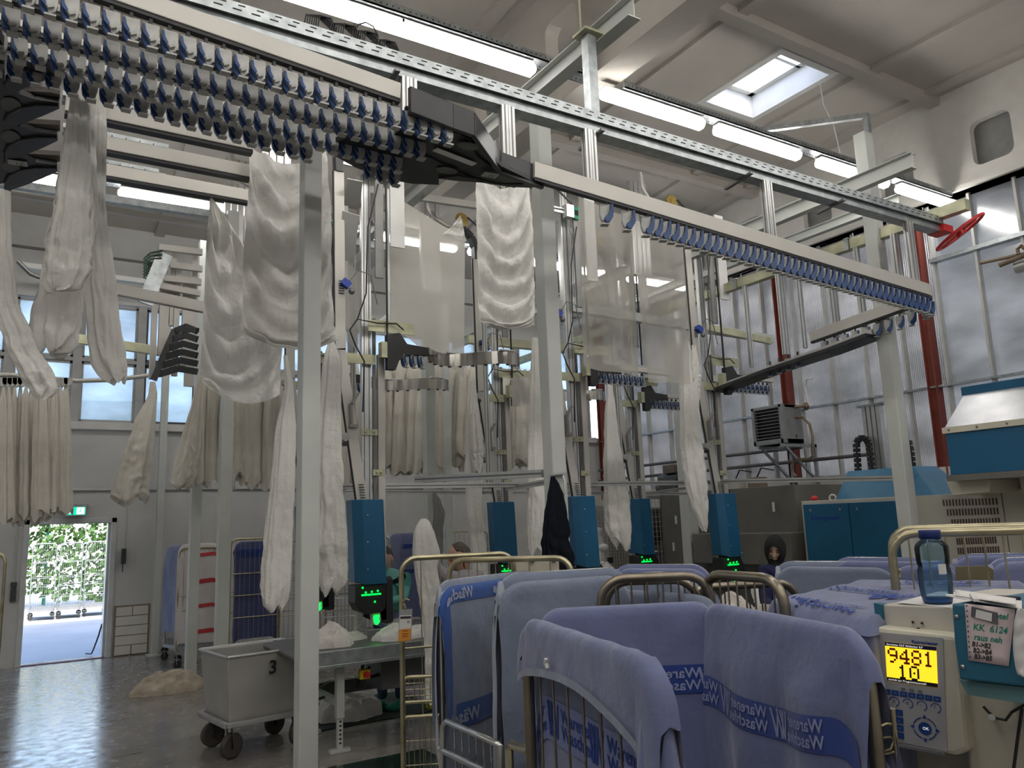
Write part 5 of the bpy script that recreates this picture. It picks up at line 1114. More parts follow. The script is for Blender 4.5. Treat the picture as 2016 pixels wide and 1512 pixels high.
# ================================================================ ROLL CAGES
def castor(mb_f,mb_w,c,r=.05,ang=0.):
    c=V(c); R=rotz(ang); mb_w.cyl(c+R@V((-.014,0,r)),c+R@V((.014,0,r)),r,14)
    mb_f.beam(c+R@V((-.022,0,r)),c+R@V((-.022,0,r*2.3)),.004,.035).beam(c+R@V((.022,0,r)),c+R@V((.022,0,r*2.3)),.004,.035).box(c+V((0,0,r*2.35)),(.07,.07,.008))
def loop_panel(A,B,z0,r=.09,n=5):
    """inverted U outline from foot A up, across, down to foot B (A,B top corner points)"""
    A=V(A);B=V(B); d=(B-A); L=d.length; d.normalize(); up=V((0,0,1)); p=[V((A.x,A.y,z0))]
    for k in range(n+1): a=PI/2*k/n; p.append(A+d*(r-r*math.cos(a))-up*(r-r*math.sin(a)))
    for k in range(n+1): a=PI/2*k/n; p.append(B-d*(r-r*math.sin(a))-up*(r-r*math.cos(a)))
    p.append(V((B.x,B.y,z0))); return p
def cage(label,A,B,C,D,m=None,bars=7,gates=True,group=None,base_z=.22,tube=.0145,hz=(),name='roll_cage',far_gate=False,board=None):
    """A-B far panel, C-D near panel (top corners)"""
    m=m or m_chrome; A,B,C,D=[V(p) for p in(A,B,C,D)]; ctr=(A+B+C+D)/4; t=thing(name,label,'cart',(ctr.x,ctr.y,0),group)
    def panel(P,Q,nm):
        b=MB(); b.tube(loop_panel(P,Q,base_z),tube,8); q=b.build(nm,m,t); w=MB()
        d=(Q-P)
        for k in range(1,bars+1): x=P+d*(k/(bars+1)); w.tube([V((x.x,x.y,base_z)),V((x.x,x.y,P.z-.005+(Q.z-P.z)*(k/(bars+1))))],.0035,5)
        for z in hz: w.tube([V((P.x,P.y,z)),V((Q.x,Q.y,z))],.008,6)
        w.build('wire_bars',m,q); return q
    panel(A,B,'side_panel'); panel(C,D,'side_panel')
    b=MB(); g=lambda p,z:V((p.x,p.y,z)); q=[A,B,D,C]
    for a,c_ in zip(q,q[1:]+q[:1]): b.beam(g(a,base_z),g(c_,base_z),.04,.05)
    b.add([g(p,base_z+.02) for p in q]+[g(p,base_z) for p in q],[(0,1,2,3),(7,6,5,4)]); b.build('base_frame',mat('grey_base',(.25,.25,.25),.5,.4),t)
    for p in q:
        i=p+(ctr-p)*.1; f=MB(); w=MB(); castor(f,w,(i.x,i.y,0),.055,rnd.uniform(0,3)); f.build('castor_fork',m_galv,t); w.build('castor_wheel',m_rub,t)
    def gate(P,Q,z0,z1,nm='gate'):
        b=MB(); P_,Q_=g(P,z1),g(Q,z1); b.tube(loop_panel(P_,Q_,z0,.03,3),.011,7); d=Q-P
        for k in range(1,9): x=P+d*(k/9); b.tube([g(x,z0),g(x,z1)],.003,4)
        for j in range(1,4): z=z0+(z1-z0)*j/4; b.tube([g(P,z),g(Q,z)],.003,4)
        b.tube([g(P,z0),g(Q,z0)],.011,6); b.build(nm,m,t)
    if gates: 
        gate(A,C,base_z+.05,.80); gate(A+(C-A)*.02,C,.88,1.02,'upper_gate')
    if far_gate: gate(B,D,base_z+.05,.85)
    return t,ctr
def away(p,d): # point moved horizontally away from the viewer
    h=V((p.x,p.y,0)).normalized(); return p+h*d
# ---------------------------------------------------------------- cloth covers
def coverfn(A,B,nout,hout,hin,r=.022,rc=.10,seed=1,wr=.012,fold=.0,flare=.0,pull=0.):
    A,B=V(A),V(B); d=(B-A).normalized(); A=A-d*(r+.002); B=B+d*(r+.002); rc=rc+r; d=B-A; L=d.length; nout=V(nout).normalized(); up=V((0,0,1)); arc=r*PI/2
    def fn(u,s,off=0.):
        x=u*L; e=min(x,L-x); dz=0 if e>=rc else -(rc-math.sqrt(max(0,rc*rc-(rc-e)**2)))
        base=A+d*u+up*dz
        if abs(s)<=arc: a=s/r; p=base+nout*((r+off)*math.sin(a))+up*((r+off)*math.cos(a))
        else:
            sg=1 if s>0 else -1; h=abs(s)-arc; p=base+nout*sg*(r+off)+up*(-h)
            w=min(1,h/.15); amp=wr*w
            p+=nout*sg*(amp*(noise.noise(V((u*L*5,h*2.2,seed)))+1.0)+flare*h*(1 if sg>0 else 0)+fold*min(1,h/.4)*(.5+.5*math.sin(u*L*22+seed+1.5*math.sin(h*3))))
            p+=d.normalized()*(.01*noise.noise(V((u*4,h*5,seed+5)))*w)
        p+=nout*(.003*noise.noise(V((u*L*14,s*9,seed+2)))); return p
    fn.A=A; fn.L=L; fn.arc=arc
    def grid(name,m,parent,hs,hi,nu=60,nv=60,u0=0.,u1=1.,solid=0):
        """hs,hi: outside and inside drop, numbers or functions of u"""
        f=lambda u:(hs(u) if callable(hs) else hs); g_=lambda u:(hi(u) if callable(hi) else hi)
        def q(a,b_):
            u=u0+(u1-u0)*a; so=f(u); si=g_(u); return fn(u,-si+(so+si)*b_)
        return MB().grid(q,nu,nv).build(name,m,parent)
    fn.grid=grid; return fn
def band(fn,name,m,parent,u0,u1,s0,s1,off=.003,curve=None,nu=50,nv=4):
    c=curve or (lambda u:0); sg=1 if s0>0 else -1
    return MB().grid(lambda a,b_:fn(u0+(u1-u0)*a,s0+(s1-s0)*b_+sg*c(u0+(u1-u0)*a),off),nu,nv).build(name,m,parent)
def ctext(fn,txt,m,parent,u,s,h,mirror=False,off=.006,curve=None,bold=.0,cut=.02,side=1,name='lettering'):
    """text on a cover; u,s of the baseline start; side=+1 outside, -1 inside"""
    c=curve or (lambda u:0); L=fn.L
    def f(a,b_):
        uu=u+(-a if mirror else a)/L*(1); return fn(uu,side*(s-b_+c(uu)),off)
    return text_part(name,txt,f,m,parent,size=h,bold=bold,cut=cut)
def wlogo(fn,m,parent,u,s,h,mirror=False,side=1,off=.006,curve=None,lw=.16):
    c=curve or (lambda u:0); L=fn.L; b=MB(); w=lw*h
    def P(x,y): uu=u+(-x if mirror else x)*h/L; return fn(uu,side*(s-y*h+c(uu)),off)
    def stroke(x0,y0,x1,y1,w=.13):
        n=6
        for k in range(n):
            a=k/n;c_=(k+1)/n; xa,ya=x0+(x1-x0)*a,y0+(y1-y0)*a; xb,yb=x0+(x1-x0)*c_,y0+(y1-y0)*c_
            b.add([P(xa-w/2,ya),P(xa+w/2,ya),P(xb+w/2,yb),P(xb-w/2,yb)],[(0,1,2,3)])
    stroke(0,1,.25,0);stroke(.25,0,.42,1);stroke(.2,1,.45,0);stroke(.45,0,.62,1,.10);stroke(.62,.78,.80,0);stroke(.80,0,1.02,1)
    for k in range(3): a=k*PI/3; stroke(.56-.07*math.cos(a),1.02-.07*math.sin(a),.56+.07*math.cos(a),1.02+.07*math.sin(a),.04)
    return b.build('logo',m,parent)
Z6=1.6
def hz(v): return V((v.x,v.y,0))
# ======== nearest covered cage
A=aZ(1036,1228,Z6); B=aZ(1300,1318,Z6); C=aZ(1075,1212,Z6); E=aZ(1392,1196,Z6); D=aZ(1703,1258,Z6)
A=V((A.x,A.y,Z6)); 
nAB=hz(B-A).cross(V((0,0,1))).normalized(); 
if nAB.dot(-A)<0: nAB=-nAB
cg,ctr=cage('nearest roll cage, draped in a lavender blue cover printed with lettering',A,B,E,D,m=mat('bronze_steel_tube',(.30,.26,.20),.3,.85,var=.15),bars=7,gates=False,base_z=.2,tube=.017,hz=(1.0,.45))
cv=thing('linen_cover','lavender blue cloth liner with a dark printed band in the nearest roll cage','cover',(ctr.x,ctr.y,.3))
f1=coverfn(A,B,nAB,1,1,r=.024,rc=.10,seed=3,wr=.006)
def hoA(u):
    if u<.07: return .10+.02*u
    if u<.93: v=(u-.07)/.86; return .175-.05*math.sin(PI*v)-.03*v*0+.02*v
    return .2+(u-.93)/.07*1.0
f1.grid('left_side_cloth',m_cover,cv,hoA,1.25,90,70)
f1b=coverfn(A,B,nAB,1,1,r=.030,rc=.10,seed=4,wr=.01,fold=.012)
f1b.grid('hanging_corner',m_cover,cv,1.3,.02,14,50,.905,1.0)
f1b.grid('hem',m_coverg,cv,lambda u:hoA(u)+.012,lambda u:-hoA(u)+.008,60,2,.06,.92)
# ink lettering on the inner cloth, read through the bars: seen from outside
fin=coverfn(A,B,-nAB,1,1,r=.024,rc=.10,seed=3,wr=.006)
def inl(fn,x0,z): return fn
def intext(txt,u,s,h,m=m_ink,bold=.001): return text_part('lettering',txt,lambda a,b_:f1(u+a/f1.L,-(s-b_*1.2),-.004-.0),m,cv,size=h,bold=bold,cut=.02)
# the inner layer's outer face (towards the bars) carries the print
def outer_of_inner(u,s): p=f1(u,-s); return p+nAB*.006
for u0 in(-.20,.13,.46):
    for k,(w_,dz) in enumerate((('Warener',0),('Waschfee',.042))):
        if u0<0: w_=w_[3:]
        text_part('lettering',w_,lambda a,b_:outer_of_inner(max(u0,-.13)+.12+a/f1.L,.275+dz-b_),m_ink,cv,size=.052,bold=.0008,cut=.02)
    if u0<0: continue
    b=MB()
    for (x0,y0,x1,y1) in((0,1,.25,0),(.25,0,.42,1),(.2,1,.45,0),(.45,0,.62,1),(.62,.78,.80,0),(.80,0,.98,1)):
        q=lambda x,y:outer_of_inner(u0+x*.085/f1.L,.325-y*.09); b.add([q(x0-.06,y0),q(x0+.06,y0),q(x1+.06,y1),q(x1-.06,y1)],[(0,1,2,3)])
    b.build('logo',m_ink,cv)
b=MB().grid(lambda a,b_:outer_of_inner(.0+.9*a,.225+.115*b_)-nAB*.002,40,6).build('printed_band',mat('slightly_darker_band',(.20,.23,.43),.92),cv)
# back and right inner faces
nCE=hz(E-C).cross(V((0,0,1))).normalized(); 
if nCE.dot(ctr-C)>0: nCE=-nCE
f2=coverfn(C,E,nCE,1,1,r=.022,rc=.05,seed=8,wr=.014,fold=.016); f2.grid('back_cloth',m_cover,cv,.25,1.25,80,60)
bc=lambda u:.01*math.sin(u*5)
band(f2,'printed_band',m_band,cv,.03,.995,-.20,-.285,.004)
f2m=m_linkl
for u0 in(.90,.47): 
    wlogo(f2,m_linkl,cv,u0+.07,.278,.07,mirror=True,side=-1,off=.008)
    for k,(w_,dz) in enumerate((('Warener',0),('Waschfee',.036))): ctext(f2,w_,m_linkl,cv,u0-.05,.238+dz,.043,mirror=True,side=-1,off=.008,bold=.0008)
nED=hz(D-E).cross(V((0,0,1))).normalized(); 
if nED.dot(ctr-E)>0: nED=-nED
f3=coverfn(E,D,nED,1,1,r=.022,rc=.09,seed=12,wr=.022,fold=.025)
f3.grid('right_side_cloth',m_cover,cv,lambda u:.3,lambda u:1.25,100,70)
cu=lambda u:.035*math.sin(PI*min(1,u*1.1))-.01
band(f3,'printed_band',m_band,cv,.0,.97,-.225,-.31,.004,lambda u:cu(u))
for u0 in(.27,.60,.93): 
    if u0<.9: wlogo(f3,m_linkl,cv,u0+.03,.302,.072,mirror=True,side=-1,off=.008,curve=cu)
    for k,(w_,dz) in enumerate((('Warener',0),('Waschfee',.037))): ctext(f3,w_,m_linkl,cv,u0-.085,.262+dz,.044,mirror=True,side=-1,off=.008,bold=.0008,curve=cu)
# loose corner roll at the near right end
cr_=MB(); Dn=V((D.x,D.y,Z6-.05)); 
nD=(hz(D-E)).normalized()
def roll(u,v):
    a=2*PI*u; r=.035+.012*math.sin(3*a+v*4)+.01*v; return Dn+nD*(-.042+r*math.cos(a)*.8)+nED*(r*math.sin(a))-V((0,0,1.2*v))
cr_.grid(roll,30,40); cr_.build('hanging_corner',m_cover,cv)
Bn=V((B.x,B.y,Z6-.07)); nB=hz(B-A).normalized()
def rollb(u,v):
    a=2*PI*u; r=.030+.010*math.sin(3*a+v*5+1)+.03*v+.02*min(1,v*6); return Bn+nB*(-.012+r*math.cos(a)*.75)+nAB*(r*math.sin(a))-V((0,0,1.2*v))
MB().grid(rollb,30,40).build('hanging_corner',m_cover,cv)
cl=MB(); hk=B.lerp(A,.42)
def hookpiece(p,label,m=m_white,s=1.,par=None):
    t=par; b=MB(); p=V(p); d_=hz(B-A).normalized(); b.tube([p+nAB*.01-d_*.018*s+V((0,0,-.002)),p+nAB*.02+V((0,0,-.004)),p+nAB*.022+d_*.006*s+V((0,0,.012*s))],[.006*s,.010*s,.006*s],8).tube([p+nAB*.02,p+nAB*.02+d_*.01*s-V((0,0,.018*s))],.007*s,8); return b.build(label,m,par)
hookpiece(f1(.50,-.42)+nAB*.02,'white_clip',m_white,1.2,cv); hookpiece(f1(.36,.10),'white_clip',m_white,.8,cv)
# gate latch hooks at the right post
lt=thing('latch_hooks','bent wire latch hooks on the right post of the nearest roll cage','hook',(D.x,D.y,1.2)); P=aT(1748,1420,(D-CC).dot(CF)*.98); sc=(D-CC).dot(CF)*.98
MB().tube([aT(x,y,sc) for x,y in ((1756,1426),(1746,1424),(1733,1430),(1728,1438),(1738,1452),(1752,1450),(1760,1456),(1754,1474),(1740,1478),(1742,1484),(1760,1480))],.0035,6).build('wire',m_brass,lt); MB().tube([aT(x,y,sc) for x,y in ((1757,1395),(1762,1450),(1768,1512),(1776,1580))],.006,8).build('post',m_brass,lt)
# ======== generic outward-facing covered cage
def covered(label,clabel,px,z,seed,mc=m_cover,depth=.62,hout=1.2,hin=.5,bars=6,tube=.014,side_tail=None,cm=None,wr=.012,fold=.01,rc=.09):
    A=aZ(*px[0],z); B=aZ(*px[1],z); n=hz(B-A).cross(V((0,0,1))).normalized()
    if n.dot(-hz(A))<0: n=-n
    Cf=away(A,depth)-n*.0; Df=away(B,depth)
    t,ct_=cage(label,Cf,Df,A,B,m=cm or m_chrome,bars=bars,gates=False,tube=tube)
    cv=thing('linen_cover',clabel,'cover',(ct_.x,ct_.y,.3)); f=coverfn(A,B,n,1,1,seed=seed,wr=wr,fold=fold,rc=rc,r=.02); f.grid('near_cloth',mc,cv,hout,hin,80,60)
    fb=coverfn(Cf,Df,-n,1,1,seed=seed+3,wr=wr,rc=rc,r=.02); fb.grid('far_cloth',mc,cv,.3,.9,50,30)
    nl=hz(A-B).normalized(); fs=coverfn(Cf+V((0,0,-.03)),A+V((0,0,-.03)),nl,1,1,seed=seed+5,wr=wr,fold=.02,rc=.02,r=.015); fs.grid('side_cloth',mc,cv,lambda u:(side_tail or .35)*(.7+.6*u*u),.05,40,40)
    return t,cv,f,fs,n
t,cvK,fK,fsK,nK=covered('roll cage left of the group, under a cover with bright blue bands','grey-blue cover with bright blue printed bands at the left of the covered cages',((866,1168),(1048,1140)),1.6,21,m_coverg,.6,side_tail=.55)
band(fK,'printed_band',m_band2,cvK,.0,1.0,.004,.075,.004,nu=80); band(fK,'printed_band',m_band2,cvK,.10,.92,.50,.60,.004); band(fK,'printed_band',m_band2,cvK,.0,.07,.05,.52,.006,nu=8,nv=30); band(fK,'printed_band',m_band2,cvK,.2,.92,.92,1.02,.004)
m_lk=mat('grey_cover_lettering',(.32,.36,.50),.9)
for s_ in(.062,.58): 
    for u_ in(.28,.72,.98): ctext(fK,'Wäsche',m_lk,cvK,u_,s_,.06 if s_<.1 else .075,mirror=True,off=.008,bold=.002)
t,cvL,fL,fsL,nL=covered('roll cage second from left under a plain grey-blue cover','plain grey-blue cover hanging long over the second cage from the left',((986,1158),(1228,1140)),1.66,27,m_coverg,.6,side_tail=.7,hout=1.1)
band(fL,'blue_edge',m_band2,cvL,.0,.2,1.0,1.03,.004)
t,cvM,fM,fsM,nM=covered('roll cage in the middle under a creased grey-blue cover','creased grey-blue cover on the cage just behind the nearest one',((1124,1160),(1408,1182)),1.6,33,m_coverg,.55,wr=.016,side_tail=.5)
covered('roll cage at the back of the group with a low lavender cover','lavender cover seen edge-on behind the creased one',((1214,1126),(1392,1128)),1.62,41,m_cover,.5,hout=.8)
covered('small cage corner under grey cloth between two covers','grey-blue cover corner peeking between the two larger covers',((1240,1142),(1340,1140)),1.63,44,m_coverg,.3,hout=.6)
covered('long roll cage under a grey cover in front of the woman','smooth grey cover standing right in front of the woman',((1532,1122),(1758,1126)),1.6,47,m_coverg,.6,hout=.28,cm=m_chrome)
covered('roll cage behind it under a lighter lavender cover','pale lavender cover right behind the smooth grey one, by the blue cabinet',((1646,1110),(1830,1114)),1.6,51,m_cover,.5,hout=.8)
covered('roll cage behind the bottle under a lavender cover','lavender cover filling the space behind the drinking bottle',((1758,1122),(1880,1118)),1.6,55,m_cover,.4,hout=.9)
covered('roll cage at the far right under a lavender cover','lavender cover at the right edge behind the brass cage',((1950,1116),(2130,1108)),1.6,58,m_cover,.5,hout=1.0)
covered('distant cage with lavender cover low behind the bottle','long lavender cover low behind the drinking bottle and brass cage',((1880,1102),(2100,1100)),1.6,59,m_cover,.4,hout=.6)
# closed, flat-topped cover with printed top
T=[aZ(x,y,1.58) for x,y in ((1508,1192),(1690,1148),(2030,1150),(1708,1232))]
# plan corners: left, back, right, front
t,ctT=cage('flat-topped roll cage between the nearest cage and the console',*[p+(sum(T,V((0,0,0)))/4-p)*.2-V((0,0,.06)) for p in (T[0],T[1],T[3],T[2])],m=m_chrome,bars=5,gates=False)
cvT=thing('linen_cover','flat lavender cover with blue lettering closing the top of a cage beside the console','cover',(ctT.x,ctT.y,.3))
def ftop(u,v,o=0.):
    p=(T[0]*(1-u)+T[1]*u)*(1-v)+(T[3]*(1-u)+T[2]*u)*v; e=min(u,1-u,v,1-v); p=V(p); p.z=1.60+o-.015*math.sin(PI*u)*math.sin(PI*v)+.006*noise.noise(V((u*7,v*7,4)))-(.05*(1-e/.05)**2 if e<.05 else 0); return p
MB().grid(lambda u,v:ftop(u,v),50,50).build('top_cloth',m_cover,cvT)
sk_=MB()
loop=[(k/20,0) for k in range(20)]+[(1,k/20) for k in range(20)]+[(1-k/20,1) for k in range(20)]+[(0,1-k/20) for k in range(21)]
def skirt(u,v):
    i=u*80; k=min(int(i),79); w=i-k; a=ftop(*loop[k]); b_=ftop(*loop[min(k+1,80)]); p=a*(1-w)+b_*w; o=hz(p-ctT).normalized(); return p-o*.012+o*(.010*v*math.sin(u*60))-V((0,0,.9*v))
sk_.grid(skirt,160,14); sk_.build('side_cloth',m_cover,cvT)
Lx=(T[3]-T[0]).length; Ly=(T[1]-T[0]).length
for (u0,v0) in((.10,.30),(.55,.08),(.85,.35),(.45,.62)):
    for k,(w_,dz) in enumerate((('Warener',0),('Waschfee',-.07))): text_part('lettering',w_,lambda a,b_:ftop(u0-(b_+dz)*-1/Ly*.9 if False else u0+(b_+dz)/Ly*.9,v0+a/Lx,.006),m_ink,cvT,size=.075,bold=.001,cut=.03)
for (u0,v0) in((.10,.12),(.45,.45)):
    b=MB()
    for (x0,y0,x1,y1) in((0,1,.25,0),(.25,0,.42,1),(.2,1,.45,0),(.45,0,.62,1),(.62,.78,.80,0),(.80,0,.98,1)):
        q=lambda x,y:ftop(u0+(y*.13-.07)/Ly,v0+x*.13/Lx,.006); b.add([q(x0-.06,y0),q(x0+.06,y0),q(x1+.06,y1),q(x1-.06,y1)],[(0,1,2,3)])
    b.build('logo',m_ink,cvT)
# ======== open cages
A1,B1=aZ(790,1100,1.7),aZ(1010,1089,1.7); C1,D1=aZ(884,1103,1.68),aZ(1124,1098,1.68)
tc,_=cage('empty brass-coloured roll cage left of the covered cages, carrying a paper tag',A1,B1,C1,D1,m=m_brass,bars=5,gates=True,tube=.017,hz=(1.18,))
hk_=MB(); p=V((A1.x,A1.y,1.35)); 
gt=thing('hook_in_tag','clear sleeve with a white and orange paper tag hanging on the brass cage post','tag',aT(798,1230,(A1-CC).dot(CF)*.97)); tt=(A1-CC).dot(CF)*.97
def tg(px,d,name,m,par): 
    P=[aT(x,y,tt+d) for x,y in px]; n=len(P); Q=[p+CF*.002 for p in P]; b=MB(); b.add(P+Q,[tuple(range(n)),tuple(range(n,2*n))[::-1]]+[(i,n+i,n+(i+1)%n,(i+1)%n) for i in range(n)]); return b.build(name,m,par)
sl_=tg([(786,1200),(812,1199),(809,1262),(784,1264)],0,'clear_sleeve',mat('grey_sleeve',(.45,.46,.47),.3,alpha=.75),gt)
tg([(787,1212),(810,1211),(809,1238),(786,1239)],-.004,'white_paper',m_paper,gt); tg([(786,1239),(809,1237),(808,1261),(784,1263)],-.004,'orange_paper',mat('orange_paper',(.80,.33,.05),.8),gt); tg([(788,1214),(809,1213),(809,1217),(788,1218)],-.007,'dark_header',mat('dark_print',(.03,.03,.05),.8),gt)
tg([(802,1222),(806,1222),(807,1226),(801,1226)],-.007,'figure_icon',mat('grey_print',(.3,.3,.32),.8),gt)
for k,y in enumerate((1241,1247,1252)): tg([(792,y),(803,y-.5),(803,y+.7),(792,y+1.2)],-.007,'orange_print',mat('brown_print',(.35,.15,.03),.8),gt)
MB().tube([aT(x,y,tt-.002) for x,y in ((799,1200),(796,1190),(790,1186),(800,1179),(806,1182))],.005,6).build('split_ring',m_brass,gt)
cb=thing('cage_board','cream board clipped inside the brass cage','board',(B1+D1)/2-V((0,0,.3))); a=aZ(1010,1100,1.66); 
P=[aT(x,y,5.2) for x,y in ((1008,1100),(1100,1096),(1102,1160),(1008,1166))]; b=MB(); b.add(P+[p+CF*.006 for p in P],[(0,1,2,3),(7,6,5,4)]+[(i,(i+1)%4,4+(i+1)%4,4+i) for i in range(4)]); b.build('board',m_cream,cb)
for x in(1010,1048,1090): MB().ell(aT(x,1102,5.18),(.018,.018,.022),10,8).build('board_clip',m_galv,cb)
# steel open cage right of the middle
A2,B2=aZ(1378,1130,1.7),aZ(1552,1142,1.7); C2,D2=aZ(1340,1163,1.66),aZ(1570,1144,1.66)
cage('open steel roll cage with rounded tubes in front of the woman station',aZ(1384,1130,1.68),aZ(1540,1140,1.68),aZ(1352,1158,1.6),aZ(1568,1146,1.6),m=mat('bronze_steel_tube',(.30,.26,.20),.3,.85,var=.15),bars=8,gates=False,tube=.018,far_gate=False)
cage('empty steel cage rim left of the open one',aZ(1180,1140,1.68),aZ(1396,1132,1.68),aZ(1190,1146,1.66),aZ(1372,1140,1.66),m=mat('bronze_steel_tube',(.30,.26,.20),.3,.85,var=.15),bars=6,gates=False,tube=.016)
# brass cage behind bottle
A3,B3=aZ(1752,1053,1.72),aZ(2120,1038,1.72)
A3,B3=aT(1752,1053,3.1),aT(2090,1040,2.9); A3.z=B3.z=(A3.z+B3.z)/2; C3,D3=away(A3,.7),away(B3,.7)
tb3,_=cage('brass-coloured roll cage behind the drinking bottle',C3,D3,A3,B3,m=m_brass,bars=8,gates=False,tube=.017)
P=[aT(x,y,3.3) for x,y in ((1882,1116),(1944,1114),(1956,1122),(1958,1162),(1884,1158))]; cb=thing('cage_board','olive-brown board clipped in the brass cage behind the bottle','board',P[0]); b=MB(); n=5; b.add(P+[p+CF*.006 for p in P],[tuple(range(n)),tuple(range(n,2*n))[::-1]]+[(i,n+i,n+(i+1)%n,(i+1)%n) for i in range(n)]); b.build('board',mat('olive_board',(.20,.17,.09),.5),cb)
MB().tube([aT(x,y,3.08) for x,y in ((1764,1122),(1772,1122),(1773,1136),(1766,1138))],.006,6).build('latch',m_brass,tb3)
# left edge cage
aa=aT(-60,1082,8.0); bb_=aT(12,1084,8.0); bb_.z=aa.z=1.75; cage('brass-coloured cage cut off by the left edge',away(aa,.7),away(bb_,.7),aa,bb_,m=m_brass,bars=5,gates=False)
# gate pieces in the foreground between left cage and nearest
tf=thing('cage_gate','steel half gate standing low between the left cages and the nearest one','gate',aT(900,1450,3.0)); b=MB()
Pt=lambda x,y,t_:aT(x,y,t_)
b.tube([Pt(870,1512,3.0),Pt(872,1430,3.0),Pt(880,1420,3.0),Pt(975,1462,2.7),Pt(984,1468,2.68),Pt(986,1540,2.68)],.012,8).tube([Pt(866,1475,3.02),Pt(960,1520,2.7)],.012,8)
for k in range(1,7): u=k/7; b.tube([Pt(880+100*u,1422+42*u,3.0-.3*u),Pt(884+100*u,1540,3.0-.3*u)],.0035,5)
b.build('gate_frame',m_chrome,tf); MB().tube([Pt(1004,1540,2.5),Pt(1002,1475,2.5),Pt(1008,1466,2.5),Pt(1042,1478,2.3)],.014,8).build('gate_arm',m_brass,tf)
# far left cages in the hall
def simple_cage(label,px,z,m,dep,cloth=None,hz_=(1.25,.95),group=None,bars=8,**k):
    A,B=aZ(*px[0],z),aZ(*px[1],z); return cage(label,away(A,dep),away(B,dep),A,B,m=m,bars=bars,gates=False,hz=hz_,group=group,**k)
def floor_cage(label,xa,xb,ybase,ztop,m,dep=.7,bars=8,hz_=(1.3,1.0,.7),**k):
    P=aZ(xa,ybase[0],.0); Q=aZ(xb,ybase[1],.0); P.z=Q.z=ztop; return cage(label,away(P,dep),away(Q,dep),P,Q,m=m,bars=bars,gates=False,hz=hz_,**k),P,Q
(_,_),P,Q=floor_cage('bronze roll cage holding dark blue linen, left of the tall column',448,545,(1322,1310),1.78,m_brass,.8,9)
lc=thing('linen_cover','dark blue cover hanging inside the bronze cage left of the tall column','cover',(P+Q)/2); mdb=mat('dark_blue_cover',(.06,.075,.20),.9,var=.1,sheen=.3)
PA,QA=away(P,.1)+(Q-P)*.1,away(P,.1)+(Q-P)*.95; n_=hz(Q-P).cross(V((0,0,1))).normalized()
if n_.dot(-hz(P))<0:n_=-n_
fd=coverfn(V((PA.x,PA.y,1.72)),V((QA.x,QA.y,1.72)),n_,1,1,seed=61,wr=.03,fold=.03); fd.grid('cloth',mdb,lc,1.35,.1,40,40); band(fd,'printed_band',m_band,lc,.1,.95,.12,.22,.006)
(_,_),P,Q=floor_cage('roll cage with a white and red striped cover at the left',345,425,(1318,1312),1.68,m_brass,.75,7,(1.0,.8))
wc=thing('linen_cover','white cover with red printed bands in the cage behind the left column','cover',(P+Q)/2)
n_=hz(Q-P).cross(V((0,0,1))).normalized()
if n_.dot(-hz(P))<0:n_=-n_
mwr=mat('white_cover',(.62,.58,.57),.9,var=.04); mrd=mat('red_printed_band',(.50,.05,.05),.9)
fw=coverfn(V((P.x,P.y,1.72))-n_*.05,V((Q.x,Q.y,1.72))-n_*.05,n_,1,1,seed=63,wr=.03,fold=.02); fw.grid('cloth',mwr,wc,1.4,.1,40,40)
for s0,s1 in((.13,.18),(.50,.56),(.85,.90),(1.2,1.26)): band(fw,'printed_band',mrd,wc,.32,1.0,s0,s1,.008,lambda u:.06*(1-u))
(_,_),P,Q=floor_cage('roll cage with a lavender cover at the far left of the cage group',322,352,(1300,1306),1.68,m_chrome,.8,4,(1.2,))
lv=thing('linen_cover','lavender cover over the narrow cage end at the far left of the group','cover',(P+Q)/2); n_=hz(Q-P).cross(V((0,0,1))).normalized()
if n_.dot(-hz(P))<0:n_=-n_
coverfn(V((P.x,P.y,1.70)),V((Q.x,Q.y,1.70)),n_,1,1,seed=65,wr=.02).grid('cloth',m_cover,lv,1.3,.4,20,30)
ls=['behind the tall column','just right of the tall column','half hidden by the hanging sheets','beside the first station']
for k,(xa,xb,y) in enumerate(((548,640,1304),(628,700,1312),(655,735,1290),(700,770,1280))): floor_cage('empty bronze roll cage %s'%ls[k],xa,xb,(y,y-6),1.72,m_brass if k%2==0 else m_chrome,.7,9,(1.4,1.15,.9,.65))
(_,_),P,Q=floor_cage('cage with a violet cover behind the raised white sheet',790,830,(1262,1258),1.72,m_chrome,.7,5,(1.2,)); vc=thing('linen_cover','violet-blue cover behind the raised white sheet','cover',(P+Q)/2); n_=hz(Q-P).cross(V((0,0,1))).normalized()
if n_.dot(-hz(P))<0:n_=-n_
fv=coverfn(V((P.x,P.y,1.74))-(Q-P)*.5,V((Q.x,Q.y,1.74)),n_,1,1,seed=67,wr=.02); fv.grid('cloth',m_cover,vc,1.4,.1,30,30); band(fv,'printed_band',m_band,vc,.4,1,.2,.27,.006); band(fv,'printed_band',m_band,vc,.4,1,.62,.68,.006)
floor_cage('distant roll cage behind the man',890,965,(1240,1236),1.74,m_brass,.7,7,(1.4,))
# outdoor cages
for k,(xa,xb,y) in enumerate(((56,104,1222),(112,156,1218),(163,207,1213))): floor_cage('galvanised roll cage in the yard, %s of the three seen through the door'%['left','middle','right'][k],xa,xb,(y,y-3),1.75,mat('bright_galvanised',(.22,.24,.23),.5,.3),.9,11,(1.3,.95,.75,.5))
